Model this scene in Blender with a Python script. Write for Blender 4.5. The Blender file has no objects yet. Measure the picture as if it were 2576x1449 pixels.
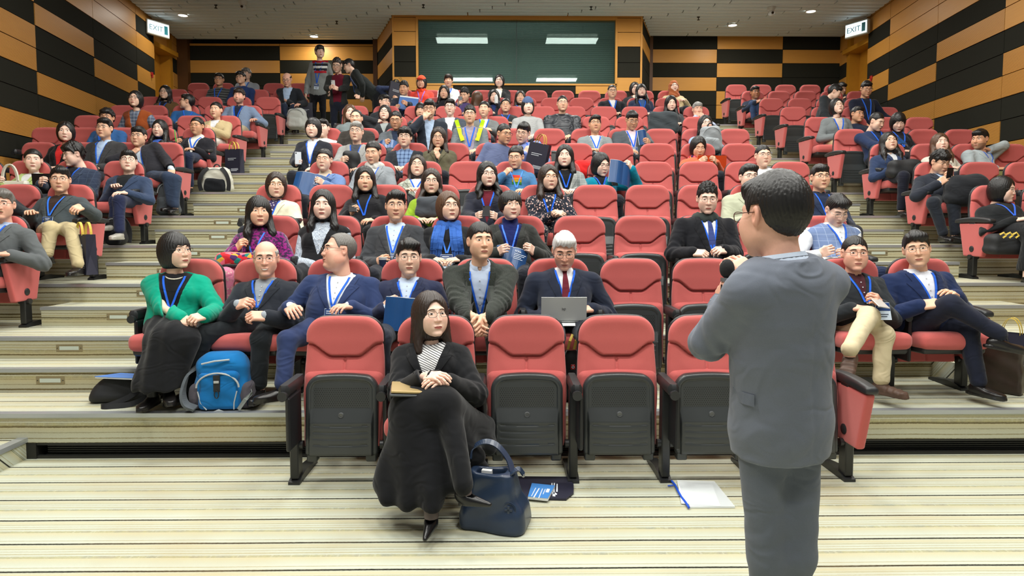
import bpy, math, random
import numpy as np
from mathutils import Vector

# ---------------------------------------------------------------- camera, world, lights, exposure
SC = bpy.context.scene
COL = SC.collection
F_PX, CAM_H, PITCH, YAW, CY = 1650.0, 1.4443, math.radians(3.65), math.atan(23.0 / 1650.0), 672.25
cam_data = bpy.data.cameras.new('camera')
cam = bpy.data.objects.new('camera', cam_data)
COL.objects.link(cam)
cam.location = (0, 0, CAM_H)
cam.rotation_euler = (math.pi / 2 - PITCH, 0, -YAW)
cam_data.sensor_width = 36.0
cam_data.lens = 36.0 * F_PX / 2576.0
cam_data.shift_y = -(724.5 - CY) / 2576.0
cam_data.clip_start = 0.05
SC.camera = cam

SC.view_settings.view_transform = 'Standard'
SC.view_settings.look = 'None'
SC.view_settings.gamma = 1.0
SC.view_settings.use_curve_mapping = False
SC.view_settings.exposure = 0.12
SC.cycles.max_bounces = 5
SC.cycles.diffuse_bounces = 3
SC.cycles.glossy_bounces = 3
SC.cycles.transparent_max_bounces = 8

world = bpy.data.worlds.new('ambient_fill')
SC.world = world
world.use_nodes = True
world.node_tree.nodes['Background'].inputs[0].default_value = (0.96, 1.0, 0.97, 1)
world.node_tree.nodes['Background'].inputs[1].default_value = 0.22  # even white fill added to soften the hall's light, no real source

CEIL = 5.87
# ceiling lights of the hall: x, y, width (m), depth (m), watts
PANELS = [(-0.95, 12.72), (1.62, 12.72), (4.1, 12.72),
          (-3.3, 8.6), (-0.9, 8.6), (1.6, 8.6), (4.1, 8.6),
          (-3.3, 5.2), (-0.9, 5.2), (1.6, 5.2), (4.1, 5.2),
          (-3.0, 2.2), (-0.9, 2.2), (1.4, 2.2), (3.6, 2.2),
          (-2.2, -0.4), (0.2, -0.4), (2.6, -0.4)]
PANEL_W = [46, 46, 46, 66, 72, 72, 66, 80, 82, 82, 80, 84, 88, 88, 84, 48, 52, 48]


def area_light(name, loc, sx, sy, watts, color=(1.0, 0.99, 0.935)):
    ld = bpy.data.lights.new(name, 'AREA')
    ld.shape = 'RECTANGLE'
    ld.size, ld.size_y = sx, sy
    ld.energy = watts
    ld.color = color
    lo = bpy.data.objects.new(name, ld)
    lo.location = loc
    COL.objects.link(lo)
    return lo


for (x_, y_), w_ in zip(PANELS, PANEL_W):
    area_light('ceiling_panel_glow', (x_, y_, CEIL - 0.10), 1.2, 0.5, w_)


# ---------------------------------------------------------------- helpers: pixels of the photograph <-> the hall
_sp, _cp = math.sin(PITCH), math.cos(PITCH)
FW = np.array([math.sin(YAW) * _cp, math.cos(YAW) * _cp, -_sp])
RT = np.array([math.cos(YAW), -math.sin(YAW), 0.0])
UPV = np.cross(RT, FW)


def at(px, py, Y):
    v = FW + (px - 1288) / F_PX * RT - (py - CY) / F_PX * UPV
    return v * Y / v[1] + np.array([0, 0, CAM_H])


def at_z(px, py, Z):
    v = FW + (px - 1288) / F_PX * RT - (py - CY) / F_PX * UPV
    return v * (Z - CAM_H) / v[2] + np.array([0, 0, CAM_H])


# ---------------------------------------------------------------- helpers: meshes
class MB:
    """collects boxes, bars, tubes and prisms into one mesh"""
    def __init__(s):
        s.v, s.f, s.m, s.n = [], [], [], 0

    def add(s, verts, faces, mi=0):
        verts = np.asarray(verts, float)
        s.v.append(verts)
        for f in faces:
            s.f.append(tuple(int(i) + s.n for i in f))
            s.m.append(mi)
        s.n += len(verts)
        return s

    def box(s, lo, hi, mi=0, bev=0.0):
        (x0, y0, z0), (x1, y1, z1) = lo, hi
        if bev <= 0:
            v = [(x0, y0, z0), (x1, y0, z0), (x1, y1, z0), (x0, y1, z0), (x0, y0, z1), (x1, y0, z1), (x1, y1, z1), (x0, y1, z1)]
            return s.add(v, [(3, 2, 1, 0), (4, 5, 6, 7), (0, 1, 5, 4), (1, 2, 6, 5), (2, 3, 7, 6), (3, 0, 4, 7)], mi)
        b = bev
        def ring(z, i):
            return [(x0 + i, y0 + b, z), (x0 + b, y0 + i, z), (x1 - b, y0 + i, z), (x1 - i, y0 + b, z),
                    (x1 - i, y1 - b, z), (x1 - b, y1 - i, z), (x0 + b, y1 - i, z), (x0 + i, y1 - b, z)]
        v = ring(z0, b * .6) + ring(z0 + b, 0) + ring(z1 - b, 0) + ring(z1, b * .6)
        f = [tuple(range(7, -1, -1)), tuple(range(24, 32))]
        for r in range(3):
            for k in range(8):
                a, c = r * 8 + k, r * 8 + (k + 1) % 8
                f.append((a, c, c + 8, a + 8))
        return s.add(v, f, mi)

    def tube(s, pts, r, n=8, mi=0, closed=False, caps=True, flat=1.0):
        pts = [np.asarray(p, float) for p in pts]
        N = len(pts)
        rr = r if hasattr(r, '__len__') else [r] * N
        V, Fc = [], []
        prev = None
        for i, p in enumerate(pts):
            if closed:
                t = pts[(i + 1) % N] - pts[i - 1]
            else:
                t = pts[min(i + 1, N - 1)] - pts[max(i - 1, 0)]
            t = t / (np.linalg.norm(t) + 1e-12)
            if prev is None:
                a = np.array([0, 0, 1.0]) if abs(t[2]) < .9 else np.array([0, 1.0, 0])
            else:
                a = prev
            u = a - t * (a @ t)
            u /= np.linalg.norm(u) + 1e-12
            w = np.cross(t, u)
            prev = u
            for k in range(n):
                an = 2 * math.pi * k / n
                V.append(p + rr[i] * (math.cos(an) * u * flat + math.sin(an) * w))
        for i in range(N if closed else N - 1):
            j = (i + 1) % N
            for k in range(n):
                k2 = (k + 1) % n
                Fc.append((i * n + k, i * n + k2, j * n + k2, j * n + k))
        if caps and not closed:
            Fc.append(tuple(range(n - 1, -1, -1)))
            Fc.append(tuple((N - 1) * n + k for k in range(n)))
        return s.add(V, Fc, mi)

    def prism(s, outline, axis, a, b, mi=0):
        """outline: 2D points; axis 'x','y','z' = direction of extrusion from a to b"""
        n = len(outline)
        def put(p, t):
            return {'x': (t, p[0], p[1]), 'y': (p[0], t, p[1]), 'z': (p[0], p[1], t)}[axis]
        v = [put(p, a) for p in outline] + [put(p, b) for p in outline]
        f = [tuple(range(n - 1, -1, -1)), tuple(range(n, 2 * n))]
        for k in range(n):
            k2 = (k + 1) % n
            f.append((k, k2, n + k2, n + k))
        return s.add(v, f, mi)

    def ribbon(s, pts, side, width, thick=0.0012, mi=0):
        """a flat band along pts; side = direction of its width at each point"""
        V, Fc = [], []
        N = len(pts)
        for i in range(N):
            p = np.asarray(pts[i], float)
            t = np.asarray(pts[min(i + 1, N - 1)], float) - np.asarray(pts[max(i - 1, 0)], float)
            t /= np.linalg.norm(t) + 1e-12
            sd = np.asarray(side[i] if hasattr(side[0], '__len__') else side, float)
            sd = sd - t * (sd @ t)
            sd /= np.linalg.norm(sd) + 1e-12
            nn = np.cross(t, sd)
            wi = width[i] if hasattr(width, '__len__') else width
            for (q, w) in ((-1, -1), (1, -1), (1, 1), (-1, 1)):
                V.append(p + sd * q * wi / 2 + nn * w * thick / 2)
        for i in range(N - 1):
            for k in range(4):
                k2 = (k + 1) % 4
                Fc.append((i * 4 + k, i * 4 + k2, i * 4 + 4 + k2, i * 4 + 4 + k))
        Fc += [(3, 2, 1, 0), tuple((N - 1) * 4 + k for k in range(4))]
        return s.add(V, Fc, mi)

    def mesh(s, name, mats, smooth=False):
        me = bpy.data.meshes.new(name)
        V = np.concatenate(s.v) if s.v else np.zeros((0, 3))
        me.from_pydata(V.tolist(), [], s.f)
        for m in (mats if isinstance(mats, (list, tuple)) else [mats]):
            me.materials.append(m)
        if any(s.m):
            me.polygons.foreach_set('material_index', s.m)
        if smooth:
            me.polygons.foreach_set('use_smooth', [True] * len(me.polygons))
            me.set_sharp_from_angle(angle=math.radians(smooth if smooth is not True else 40))
        me.update()
        return me

    def build(s, name, mats, parent=None, smooth=False):
        return link(name, s.mesh(name, mats, smooth), parent)


def link(name, me, parent=None, loc=None):
    o = bpy.data.objects.new(name, me)
    COL.objects.link(o)
    if parent is not None:
        o.parent = parent
    if loc is not None:
        o.location = loc
    return o


def tag(o, label, cat, group=None, kind=None):
    o['label'] = label
    o['category'] = cat
    if group:
        o['group'] = group
    if kind:
        o['kind'] = kind
    return o


def struct(o):
    o['kind'] = 'structure'
    return o


def empty(name, loc, rz=0.0):
    o = bpy.data.objects.new(name, None)
    o.empty_display_size = .1
    COL.objects.link(o)
    o.location = loc
    o.rotation_euler = (0, 0, rz)
    return o


def mesh_np(name, V, Q, mats, smooth=True, mi=None, col=None):
    me = bpy.data.meshes.new(name)
    me.vertices.add(len(V))
    me.vertices.foreach_set('co', np.ascontiguousarray(V, np.float32).ravel())
    k = Q.shape[1]
    me.loops.add(Q.size)
    me.loops.foreach_set('vertex_index', np.ascontiguousarray(Q, np.int32).ravel())
    me.polygons.add(len(Q))
    me.polygons.foreach_set('loop_start', np.arange(0, Q.size, k, dtype=np.int32))
    me.polygons.foreach_set('loop_total', np.full(len(Q), k, np.int32))
    for m in (mats if isinstance(mats, (list, tuple)) else [mats]):
        me.materials.append(m)
    if mi is not None:
        me.polygons.foreach_set('material_index', np.ascontiguousarray(mi, np.int32))
    me.polygons.foreach_set('use_smooth', np.full(len(Q), bool(smooth)))
    if col is not None:
        ca = me.color_attributes.new('tint', 'FLOAT_COLOR', 'POINT')
        c4 = np.ones((len(V), 4), np.float32)
        c4[:, :3] = col
        ca.data.foreach_set('color', c4.ravel())
    me.update(calc_edges=True)
    me.validate()
    return me


# ---------------------------------------------------------------- helpers: distance fields -> smooth meshes
def surfnet(f, lo, hi, vox):
    lo, hi = np.asarray(lo, float), np.asarray(hi, float)
    n = np.maximum(np.ceil((hi - lo) / vox).astype(int) + 1, 4)
    ax = [lo[i] + vox * np.arange(n[i]) for i in range(3)]
    X, Y, Z = np.meshgrid(*ax, indexing='ij')
    P = np.stack([X, Y, Z], -1).reshape(-1, 3).astype(np.float32)
    D = f(P).reshape(n).astype(np.float32)
    D[0], D[-1], D[:, 0], D[:, -1], D[:, :, 0], D[:, :, -1] = [np.maximum(a, 1e-4) for a in (D[0], D[-1], D[:, 0], D[:, -1], D[:, :, 0], D[:, :, -1])]
    S = D < 0
    nx, ny, nz = n - 1
    cnt = np.zeros((nx, ny, nz), np.int8)
    C = {}
    for dx in (0, 1):
        for dy in (0, 1):
            for dz in (0, 1):
                sl = (slice(dx, dx + nx), slice(dy, dy + ny), slice(dz, dz + nz))
                C[dx, dy, dz] = sl
                cnt += S[sl]
    act = (cnt > 0) & (cnt < 8)
    idx = np.argwhere(act)
    if len(idx) == 0:
        return np.zeros((0, 3)), np.zeros((0, 4), int)
    vid = np.full((nx, ny, nz), -1, np.int64)
    vid[act] = np.arange(len(idx))
    acc = np.zeros((len(idx), 3))
    w = np.zeros(len(idx))
    i0 = idx.T
    val = {c: D[i0[0] + c[0], i0[1] + c[1], i0[2] + c[2]] for c in C}
    for a in C:
        for k in range(3):
            if a[k] == 0:
                b = list(a); b[k] = 1; b = tuple(b)
                va, vb = val[a], val[b]
                m = (va < 0) != (vb < 0)
                t = va[m] / (va[m] - vb[m])
                p = np.tile(np.array(a, float), (m.sum(), 1))
                p[:, k] = t
                acc[m] += p
                w[m] += 1
    V = lo + (idx + acc / w[:, None]) * vox
    quads = []
    for k in range(3):
        u, v = (k + 1) % 3, (k + 2) % 3
        s0 = [slice(None)] * 3; s1 = [slice(None)] * 3
        s0[k] = slice(0, n[k] - 1); s1[k] = slice(1, n[k])
        A, B = S[tuple(s0)], S[tuple(s1)]
        e = np.argwhere(A != B)
        ok = (e[:, u] > 0) & (e[:, u] < n[u] - 1) & (e[:, v] > 0) & (e[:, v] < n[v] - 1)
        e = e[ok]
        q = []
        for du, dv in ((-1, -1), (0, -1), (0, 0), (-1, 0)):
            c = e.copy()
            c[:, u] += du; c[:, v] += dv
            q.append(vid[c[:, 0], c[:, 1], c[:, 2]])
        q = np.stack(q, 1)
        flip = ~A[e[:, 0], e[:, 1], e[:, 2]]
        q[flip] = q[flip][:, ::-1]
        quads.append(q)
    return V, np.concatenate(quads)


def smin(a, b, k):
    h = np.maximum(k - np.abs(a - b), 0) / k
    return np.minimum(a, b) - h * h * k * .25


def smax(a, b, k):
    return -smin(-a, -b, k)


def cone(P, a, b, ra, rb):
    a = np.asarray(a, np.float32); b = np.asarray(b, np.float32)
    ba = b - a
    pa = P - a
    t = np.clip(pa @ ba / (ba @ ba + 1e-9), 0, 1)
    return np.linalg.norm(pa - t[:, None] * ba, axis=1) - (ra + (rb - ra) * t)


def ell(P, c, r):
    r = np.asarray(r, np.float32)
    q = (P - np.asarray(c, np.float32)) / r
    k0 = np.linalg.norm(q, axis=1)
    k1 = np.linalg.norm(q / r, axis=1) + 1e-9
    return k0 * (k0 - 1) / k1


def rbox(P, c, h, r):
    q = np.abs(P - np.asarray(c, np.float32)) - (np.asarray(h, np.float32) - r)
    return np.linalg.norm(np.maximum(q, 0), axis=1) + np.minimum(q.max(1), 0) - r


def sstep(a, b, x):
    t = np.clip((x - a) / (b - a), 0, 1)
    return t * t * (3 - 2 * t)


# ---------------------------------------------------------------- helpers: materials
def s2l(c):
    return tuple(((v / 255.0) / 12.92 if v / 255.0 <= .04045 else ((v / 255.0 + .055) / 1.055) ** 2.4) for v in c)


MATS = {}


class NT:
    def __init__(s, name):
        s.m = bpy.data.materials.new(name)
        s.m.use_nodes = True
        s.t = s.m.node_tree
        s.b = s.t.nodes['Principled BSDF']

    def n(s, typ, **kw):
        nd = s.t.nodes.new(typ)
        for k, v in kw.items():
            setattr(nd, k, v)
        return nd

    def l(s, a, b):
        s.t.links.new(a, b)

    def math(s, op, a, b=None, c=None):
        nd = s.n('ShaderNodeMath', operation=op)
        for i, x in enumerate((a, b, c)):
            if x is None:
                continue
            if isinstance(x, (int, float)):
                nd.inputs[i].default_value = x
            else:
                s.l(x, nd.inputs[i])
        return nd.outputs[0]

    def mix(s, fac, a, b, blend='MIX'):
        nd = s.n('ShaderNodeMix', data_type='RGBA', blend_type=blend)
        if isinstance(fac, (int, float)):
            nd.inputs[0].default_value = fac
        else:
            s.l(fac, nd.inputs[0])
        for i, x in ((6, a), (7, b)):
            if isinstance(x, tuple):
                nd.inputs[i].default_value = (*x[:3], 1)
            else:
                s.l(x, nd.inputs[i])
        return nd.outputs[2]

    def ramp(s, fac, stops, interp='LINEAR'):
        nd = s.n('ShaderNodeValToRGB')
        nd.color_ramp.interpolation = interp
        cr = nd.color_ramp
        while len(cr.elements) < len(stops):
            cr.elements.new(.5)
        for e, (p, c) in zip(cr.elements, stops):
            e.position = p
            e.color = (*c[:3], 1) if isinstance(c, tuple) else (c, c, c, 1)
        s.l(fac, nd.inputs[0])
        return nd.outputs[0]

    def obj(s):
        return s.n('ShaderNodeTexCoord').outputs['Object']

    def noise(s, scale, vec=None, detail=3.0, rough=.55):
        nd = s.n('ShaderNodeTexNoise')
        nd.inputs['Scale'].default_value = scale
        nd.inputs['Detail'].default_value = detail
        nd.inputs['Roughness'].default_value = rough
        s.l(vec if vec is not None else s.obj(), nd.inputs['Vector'])
        return nd.outputs['Fac']

    def scaled(s, vec, sc):
        nd = s.n('ShaderNodeMapping')
        nd.inputs['Scale'].default_value = sc
        s.l(vec, nd.inputs['Vector'])
        return nd.outputs[0]

    def bump(s, h, strength=.3, dist=.002):
        nd = s.n('ShaderNodeBump')
        nd.inputs['Strength'].default_value = strength
        nd.inputs['Distance'].default_value = dist
        s.l(h, nd.inputs['Height'])
        s.l(nd.outputs[0], s.b.inputs['Normal'])

    def color(s, c):
        if isinstance(c, tuple):
            s.b.inputs['Base Color'].default_value = (*c[:3], 1)
        else:
            s.l(c, s.b.inputs['Base Color'])

    def set(s, rough=.5, metal=0.0, spec=.5, sheen=0.0):
        s.b.inputs['Roughness'].default_value = rough
        s.b.inputs['Metallic'].default_value = metal
        s.b.inputs['Specular IOR Level'].default_value = spec
        s.b.inputs['Sheen Weight'].default_value = sheen
        return s.m


def mat(name, rgb, rough=.5, metal=0.0, spec=.5, var=.0, vscale=30.0, bump=0.0, bscale=400.0, lin=False):
    """plain procedural surface: colour with a little noise and grain"""
    key = (name, tuple(rgb), rough, metal)
    if key in MATS:
        return MATS[key]
    n = NT(name)
    c = tuple(rgb) if lin else s2l(rgb)
    if var > 0:
        f = n.noise(vscale)
        n.color(n.mix(f, tuple(v * (1 - var) for v in c), tuple(min(1, v * (1 + var)) for v in c)))
    else:
        n.color(c)
    if bump > 0:
        n.bump(n.noise(bscale, detail=1.0), bump, .001)
    MATS[key] = n.set(rough, metal, spec)
    return n.m


def emis(name, rgb, strength):
    key = (name, tuple(rgb), strength)
    if key not in MATS:
        n = NT(name)
        n.color((.8, .8, .8))
        n.b.inputs['Emission Color'].default_value = (*s2l(rgb), 1)
        n.b.inputs['Emission Strength'].default_value = strength
        MATS[key] = n.m
    return MATS[key]


def text_mesh(name, body, size, m, parent=None, M=None, align='LEFT', extrude=.0008):
    cu = bpy.data.curves.new(name, 'FONT')
    cu.body = body
    cu.size = size
    cu.align_x = align
    cu.extrude = extrude
    cu.materials.append(m)
    tmp = bpy.data.objects.new(name, cu)
    COL.objects.link(tmp)
    dg = bpy.context.evaluated_depsgraph_get()
    me = bpy.data.meshes.new_from_object(tmp.evaluated_get(dg))
    bpy.data.objects.remove(tmp)
    if not me.materials:
        me.materials.append(m)
    o = bpy.data.objects.new(name, me)
    COL.objects.link(o)
    if M is not None:
        from mathutils import Matrix
        o.matrix_world = Matrix(M)
    if parent is not None:
        o.parent = parent
    return o
# ================================================================ materials of the hall
def carpet(riser=False):
    n = NT('striped_carpet')
    sep = n.n('ShaderNodeSeparateXYZ')
    o = n.obj()
    n.l(o, sep.inputs[0])
    wob = n.noise(1.3, n.scaled(o, (1, 1, 1)), 2.0)
    u = n.math('ADD', sep.outputs[1], sep.outputs[2])
    u = n.math('ADD', u, n.math('MULTIPLY', n.math('SUBTRACT', wob, .5), .012))
    fine = n.noise(220, n.scaled(o, (.35, 1, 1)), 2.0)
    u = n.math('ADD', u, n.math('MULTIPLY', n.math('SUBTRACT', fine, .5), .006))
    ph = n.math('FRACT', n.math('ADD', n.math('DIVIDE', u, .2405), .86))
    cream = s2l((201, 206, 192)); cream2 = s2l((197, 199, 178)); tan = s2l((200, 194, 162))
    dark = s2l((38, 36, 30)); olive = s2l((112, 116, 70)); mid = s2l((176, 170, 136))
    base = n.ramp(ph, [(0.0, cream2), (.10, cream), (.13, mid), (.15, cream), (.28, cream2), (.43, tan), (.52, cream2), (.56, cream), (.62, mid), (.635, cream2),
                       (.68, cream), (.71, mid), (.725, cream), (.78, cream2), (.81, mid), (.825, cream2), (.88, tan), (.97, cream2)])
    lines = n.ramp(ph, [(0.0, 1.0), (.012, 1.0), (.03, 0.0), (.955, 0.0), (.985, 1.0)])
    c = n.mix(lines, base, dark)
    oli = n.ramp(ph, [(.455, 0.0), (.475, 1.0), (.495, .2), (.505, .2), (.52, 1.0), (.54, 0.0)])
    hue = n.noise(9.0, n.scaled(o, (1.2, .05, .05)), 2.0)
    olc = n.ramp(hue, [(.35, s2l((70, 84, 70))), (.5, s2l((140, 134, 52))), (.65, s2l((96, 88, 60)))])
    dash = n.math('GREATER_THAN', n.noise(60, n.scaled(o, (1, .1, .1)), 1.0), .36)
    c = n.mix(n.math('MULTIPLY', oli, n.math('ADD', n.math('MULTIPLY', dash, .3), .42)), c, olc)
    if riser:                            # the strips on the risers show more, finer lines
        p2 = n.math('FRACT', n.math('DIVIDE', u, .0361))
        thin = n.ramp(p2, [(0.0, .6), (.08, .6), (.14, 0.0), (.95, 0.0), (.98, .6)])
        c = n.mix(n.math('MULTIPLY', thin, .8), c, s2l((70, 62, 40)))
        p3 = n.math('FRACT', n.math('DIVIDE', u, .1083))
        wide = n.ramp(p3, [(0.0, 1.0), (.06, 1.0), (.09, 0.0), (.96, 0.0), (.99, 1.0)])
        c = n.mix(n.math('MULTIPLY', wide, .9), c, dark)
        c = n.mix(.2, c, s2l((206, 186, 122)))  # tan tint puts the risers' light and shade into the same carpet
    blot = n.noise(.9, o, 4.0)
    c = n.mix(n.ramp(blot, [(.5, 0.0), (.72, .30)]), c, s2l((176, 146, 96)))
    grain = n.noise(520, o, 2.0)
    c = n.mix(.22, c, n.ramp(grain, [(.25, .25), (.75, 1.0)]), 'MULTIPLY')
    n.color(c)
    n.bump(grain, .5, .003)
    return n.set(.95, spec=.1)


def wood(ribbed):
    n = NT('ribbed_wood' if ribbed else 'plain_wood')
    o = n.obj()
    g = n.noise(3.0, n.scaled(o, (1.0, 1.0, 40)), 4.0)
    c = n.mix(g, s2l((196, 136, 58)), s2l((214, 156, 76)))
    if ribbed:
        sep = n.n('ShaderNodeSeparateXYZ')
        n.l(o, sep.inputs[0])
        w = n.math('FRACT', n.math('DIVIDE', sep.outputs[2], .0165))
        d = n.math('LESS_THAN', w, .24)
        c = n.mix(d, c, s2l((84, 48, 18)))
    n.color(c)
    return n.set(.45, spec=.35)


M_CARPET = carpet()
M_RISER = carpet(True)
M_WOOD, M_RIB = wood(False), wood(True)
M_FELT = mat('black_felt', (42, 42, 36), .95, spec=.1, var=.5, vscale=260, bump=.6, bscale=300)
M_DARKGAP = mat('dark_gap', (16, 13, 10), .9)
M_NOSING = mat('aluminium_nosing', (182, 186, 190), .35, metal=.6)
M_BLACK = mat('black_plastic', (38, 39, 41), .42, var=.12, vscale=8)
M_STEEL = mat('black_steel', (34, 35, 36), .38)
M_SLAT = mat('grey_slat', (214, 224, 226), .6, var=.05)
M_DOOR = mat('yellow_oak', (190, 132, 36), .4, var=.12, vscale=5)
M_DARKWOOD = mat('dark_oak', (92, 58, 26), .5, var=.15, vscale=5)

# ================================================================ rows
ROW1, ROWD, RISE1, RISE, SEAT_TOP, PITCHX = 3.84, .924, .2814, .3184, .933, .52


def row_y(r):
    return ROW1 + ROWD * (r - 1)


def row_z(r):
    return 0.0 if r <= 1 else RISE1 + RISE * (r - 2)


def edge_y(r):
    """front edge of the platform that carries row r (r >= 2)"""
    return row_y(r - 1) + .19


def wall_left_x(y):
    return -5.385 - .149 * y


def wall_right_x(y):
    return 6.03 + .1255 * y


END_L, END_R = 14.57, 14.16
BACK_Y = 16.2

# ---------------------------------------------------------------- floor and stepped platforms
fl = MB()
fl.box((-9.5, -3.0, -.06), (9.5, edge_y(2) + .9, 0))
struct(fl.build('floor', M_CARPET))

for r in range(2, 13):
    y0 = edge_y(r)
    y1 = edge_y(r + 1) if r < 12 else BACK_Y + .3
    z = row_z(r)
    p = MB()
    zb = .10 if r == 2 else row_z(r - 1) - .02
    p.box((-9.0, y0, zb), (9.4, y1 + .05, z), 0)
    p.box((-9.0, y0 - .012, z - .022), (9.4, y0 + .045, z + .004), 1)
    p.box((-9.0, y0 - .006, zb), (9.4, y0 + .02, z - .02), 2)
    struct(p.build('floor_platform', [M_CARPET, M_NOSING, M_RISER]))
# recess with cables under the first platform
rc = MB()
rc.box((-9.0, edge_y(2) + .10, 0.0), (9.4, edge_y(2) + .13, .10), 0)
rc.box((-9.0, edge_y(2) - .004, .085), (9.4, edge_y(2) + .10, .108), 0)
rc.box((-9.0, edge_y(2) - .004, 0.0), (9.4, edge_y(2) + .02, .018), 0)
rc.box((-2.95, edge_y(2) - .01, 0.0), (-2.89, edge_y(2) + .1, .10), 0)
struct(rc.build('trim_recess', mat('black_steel_trough', (30, 30, 28), .5)))
random.seed(5)
for k in range(6):
    cb = MB()
    pts = []
    for i in range(40):
        x = -2.85 + i * .25
        sag = .010 * math.sin(x * 1.7)
        pts.append((x, edge_y(2) + .045 + .006 * math.sin(x * 3), .024 + k * .0136 + sag * .6))
    cb.tube(pts, .0065, 6)
    o = cb.build('cable', mat('black_rubber', (22, 22, 22), .45), smooth=True)
    tag(o, 'black cable running in the dark recess under the first platform', 'cable', 'cables bundled under the first platform')

# half steps in the two aisles, and the low front step
def half_steps(name, xa, xb, first, skip=()):
    for r in range(first, 12):
        y1 = edge_y(r + 1) + .01
        y0 = edge_y(r + 1) - .37
        z0 = row_z(r)
        z = z0 + RISE / 2
        s = MB()
        s.box((xa, y0, z0 - .01), (xb, y1, z), 0)
        s.box((xa - .004, y0 - .012, z - .022), (xb + .004, y0 + .045, z + .004), 1)
        s.box((xa, y0 - .006, z0), (xb, y0 + .02, z - .02), 2)
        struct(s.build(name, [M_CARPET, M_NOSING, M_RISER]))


half_steps('floor_step', -3.86, -2.52, 3)
half_steps('floor_step', 3.30, 4.52, 2)
s = MB()
s.box((-9.0, edge_y(3) - .37, row_z(2) - .01), (-2.46, edge_y(3) + .01, row_z(2) + RISE / 2), 0)
s.box((-9.0, edge_y(3) - .376, row_z(2)), (-2.46, edge_y(3) - .35, row_z(2) + RISE / 2 - .02), 2)
s.box((-9.0, edge_y(3) - .382, row_z(2) + RISE / 2 - .022), (-2.456, edge_y(3) - .325, row_z(2) + RISE / 2 + .004), 1)
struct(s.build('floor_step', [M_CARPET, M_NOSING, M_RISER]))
s = MB()
s.box((-5.0, 2.9, 0), (-2.95, edge_y(2), .125), 0)
s.box((-3.0, 2.9, .105), (-2.94, edge_y(2), .134), 1)
struct(s.build('floor_step', [M_CARPET, M_NOSING]))

# step lights on every riser of the aisles
def step_light(x, y, z, lab):
    e = MB()
    e.box((x - .10, y - .008, z - .028), (x + .10, y + .004, z + .028), 0, .003)
    o = e.build('step_light', mat('brushed_plate', (150, 138, 108), .4, metal=.5))
    g = MB()
    g.box((x - .072, y - .010, z - .014), (x + .072, y - .006, z + .014), 0)
    g.build('lens', mat('frosted_lens', (196, 206, 196), .3), o)
    c = MB()
    for sx in (-.088, .088):
        c.tube([(x + sx, y - .010, z), (x + sx, y - .006, z)], .004, 8)
    c.build('screw', mat('dark_screw', (60, 56, 48), .4), o)
    return tag(o, lab, 'step light', 'step lights set in the aisle risers')


ORD = ['zeroth', 'first', 'second', 'third', 'fourth', 'fifth', 'sixth', 'seventh', 'eighth', 'ninth', 'tenth', 'eleventh', 'twelfth',
       'thirteenth', 'fourteenth', 'fifteenth', 'sixteenth', 'seventeenth', 'eighteenth', 'nineteenth', 'twentieth']
for side, xc in (('left', -3.22), ('right', 3.92)):
    k = 0
    for r in range(2, 12):
        hs = edge_y(r + 1) - .37
        for yy, zz in ((hs, row_z(r) + RISE / 4), (edge_y(r + 1), row_z(r) + RISE * .75)):
            k += 1
            step_light(xc + .06 * math.sin(k * 2.1), yy - .001, zz, 'small step light in the %s lit riser up the %s aisle' % (ORD[k], side))

# ---------------------------------------------------------------- panelled walls
def panel_wall(name, pt, cols, zs, pattern, ribbed=True, back=.06):
    """pt(s) -> (x, y) along the wall, inward normal from the order; cols: s boundaries; zs: level boundaries (top first)"""
    w = MB()
    for ci in range(len(cols) - 1):
        a, b = np.array(pt(cols[ci])), np.array(pt(cols[ci + 1]))
        t = (b - a) / np.linalg.norm(b - a)
        nrm = np.array([t[1], -t[0]])
        g = .006
        for ri in range(len(zs) - 1):
            z1, z0 = zs[ri] - g, zs[ri + 1] + g
            k = pattern[ci][ri] if ri < len(pattern[ci]) else 'B'
            mi = {'W': 0, 'R': 1, 'B': 2}[k]
            ex = .012 if k == 'B' else .018
            p0, p1 = a + t * g, b - t * g
            q0, q1 = p0 + nrm * ex, p1 + nrm * ex
            i0, i1 = p0 - nrm * .02, p1 - nrm * .02
            v = [(*i0, z0), (*i1, z0), (*i1, z1), (*i0, z1), (*q0, z0), (*q1, z0), (*q1, z1), (*q0, z1)]
            w.add(v, [(4, 5, 6, 7), (0, 1, 5, 4), (1, 2, 6, 5), (2, 3, 7, 6), (3, 0, 4, 7)], mi)
    a, b = np.array(pt(cols[0])), np.array(pt(cols[-1]))
    t = (b - a) / np.linalg.norm(b - a)
    nrm = np.array([t[1], -t[0]])
    for u, v_ in ((a, b),):
        p, q = u - nrm * .002, v_ - nrm * .002
        p2, q2 = u - nrm * back, v_ - nrm * back
        z0, z1 = zs[-1], zs[0]
        w.add([(*p, z0), (*q, z0), (*q, z1), (*p, z1), (*p2, z0), (*q2, z0), (*q2, z1), (*p2, z1)],
              [(0, 1, 2, 3), (5, 4, 7, 6), (0, 3, 7, 4), (1, 5, 6, 2), (3, 2, 6, 7), (0, 4, 5, 1)], 3)
    return struct(w.build(name, [M_WOOD, M_RIB, M_FELT, M_DARKGAP]))


def lw(y):
    return (wall_left_x(y), y)


def rw(y):
    return (wall_right_x(y), y)


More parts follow.
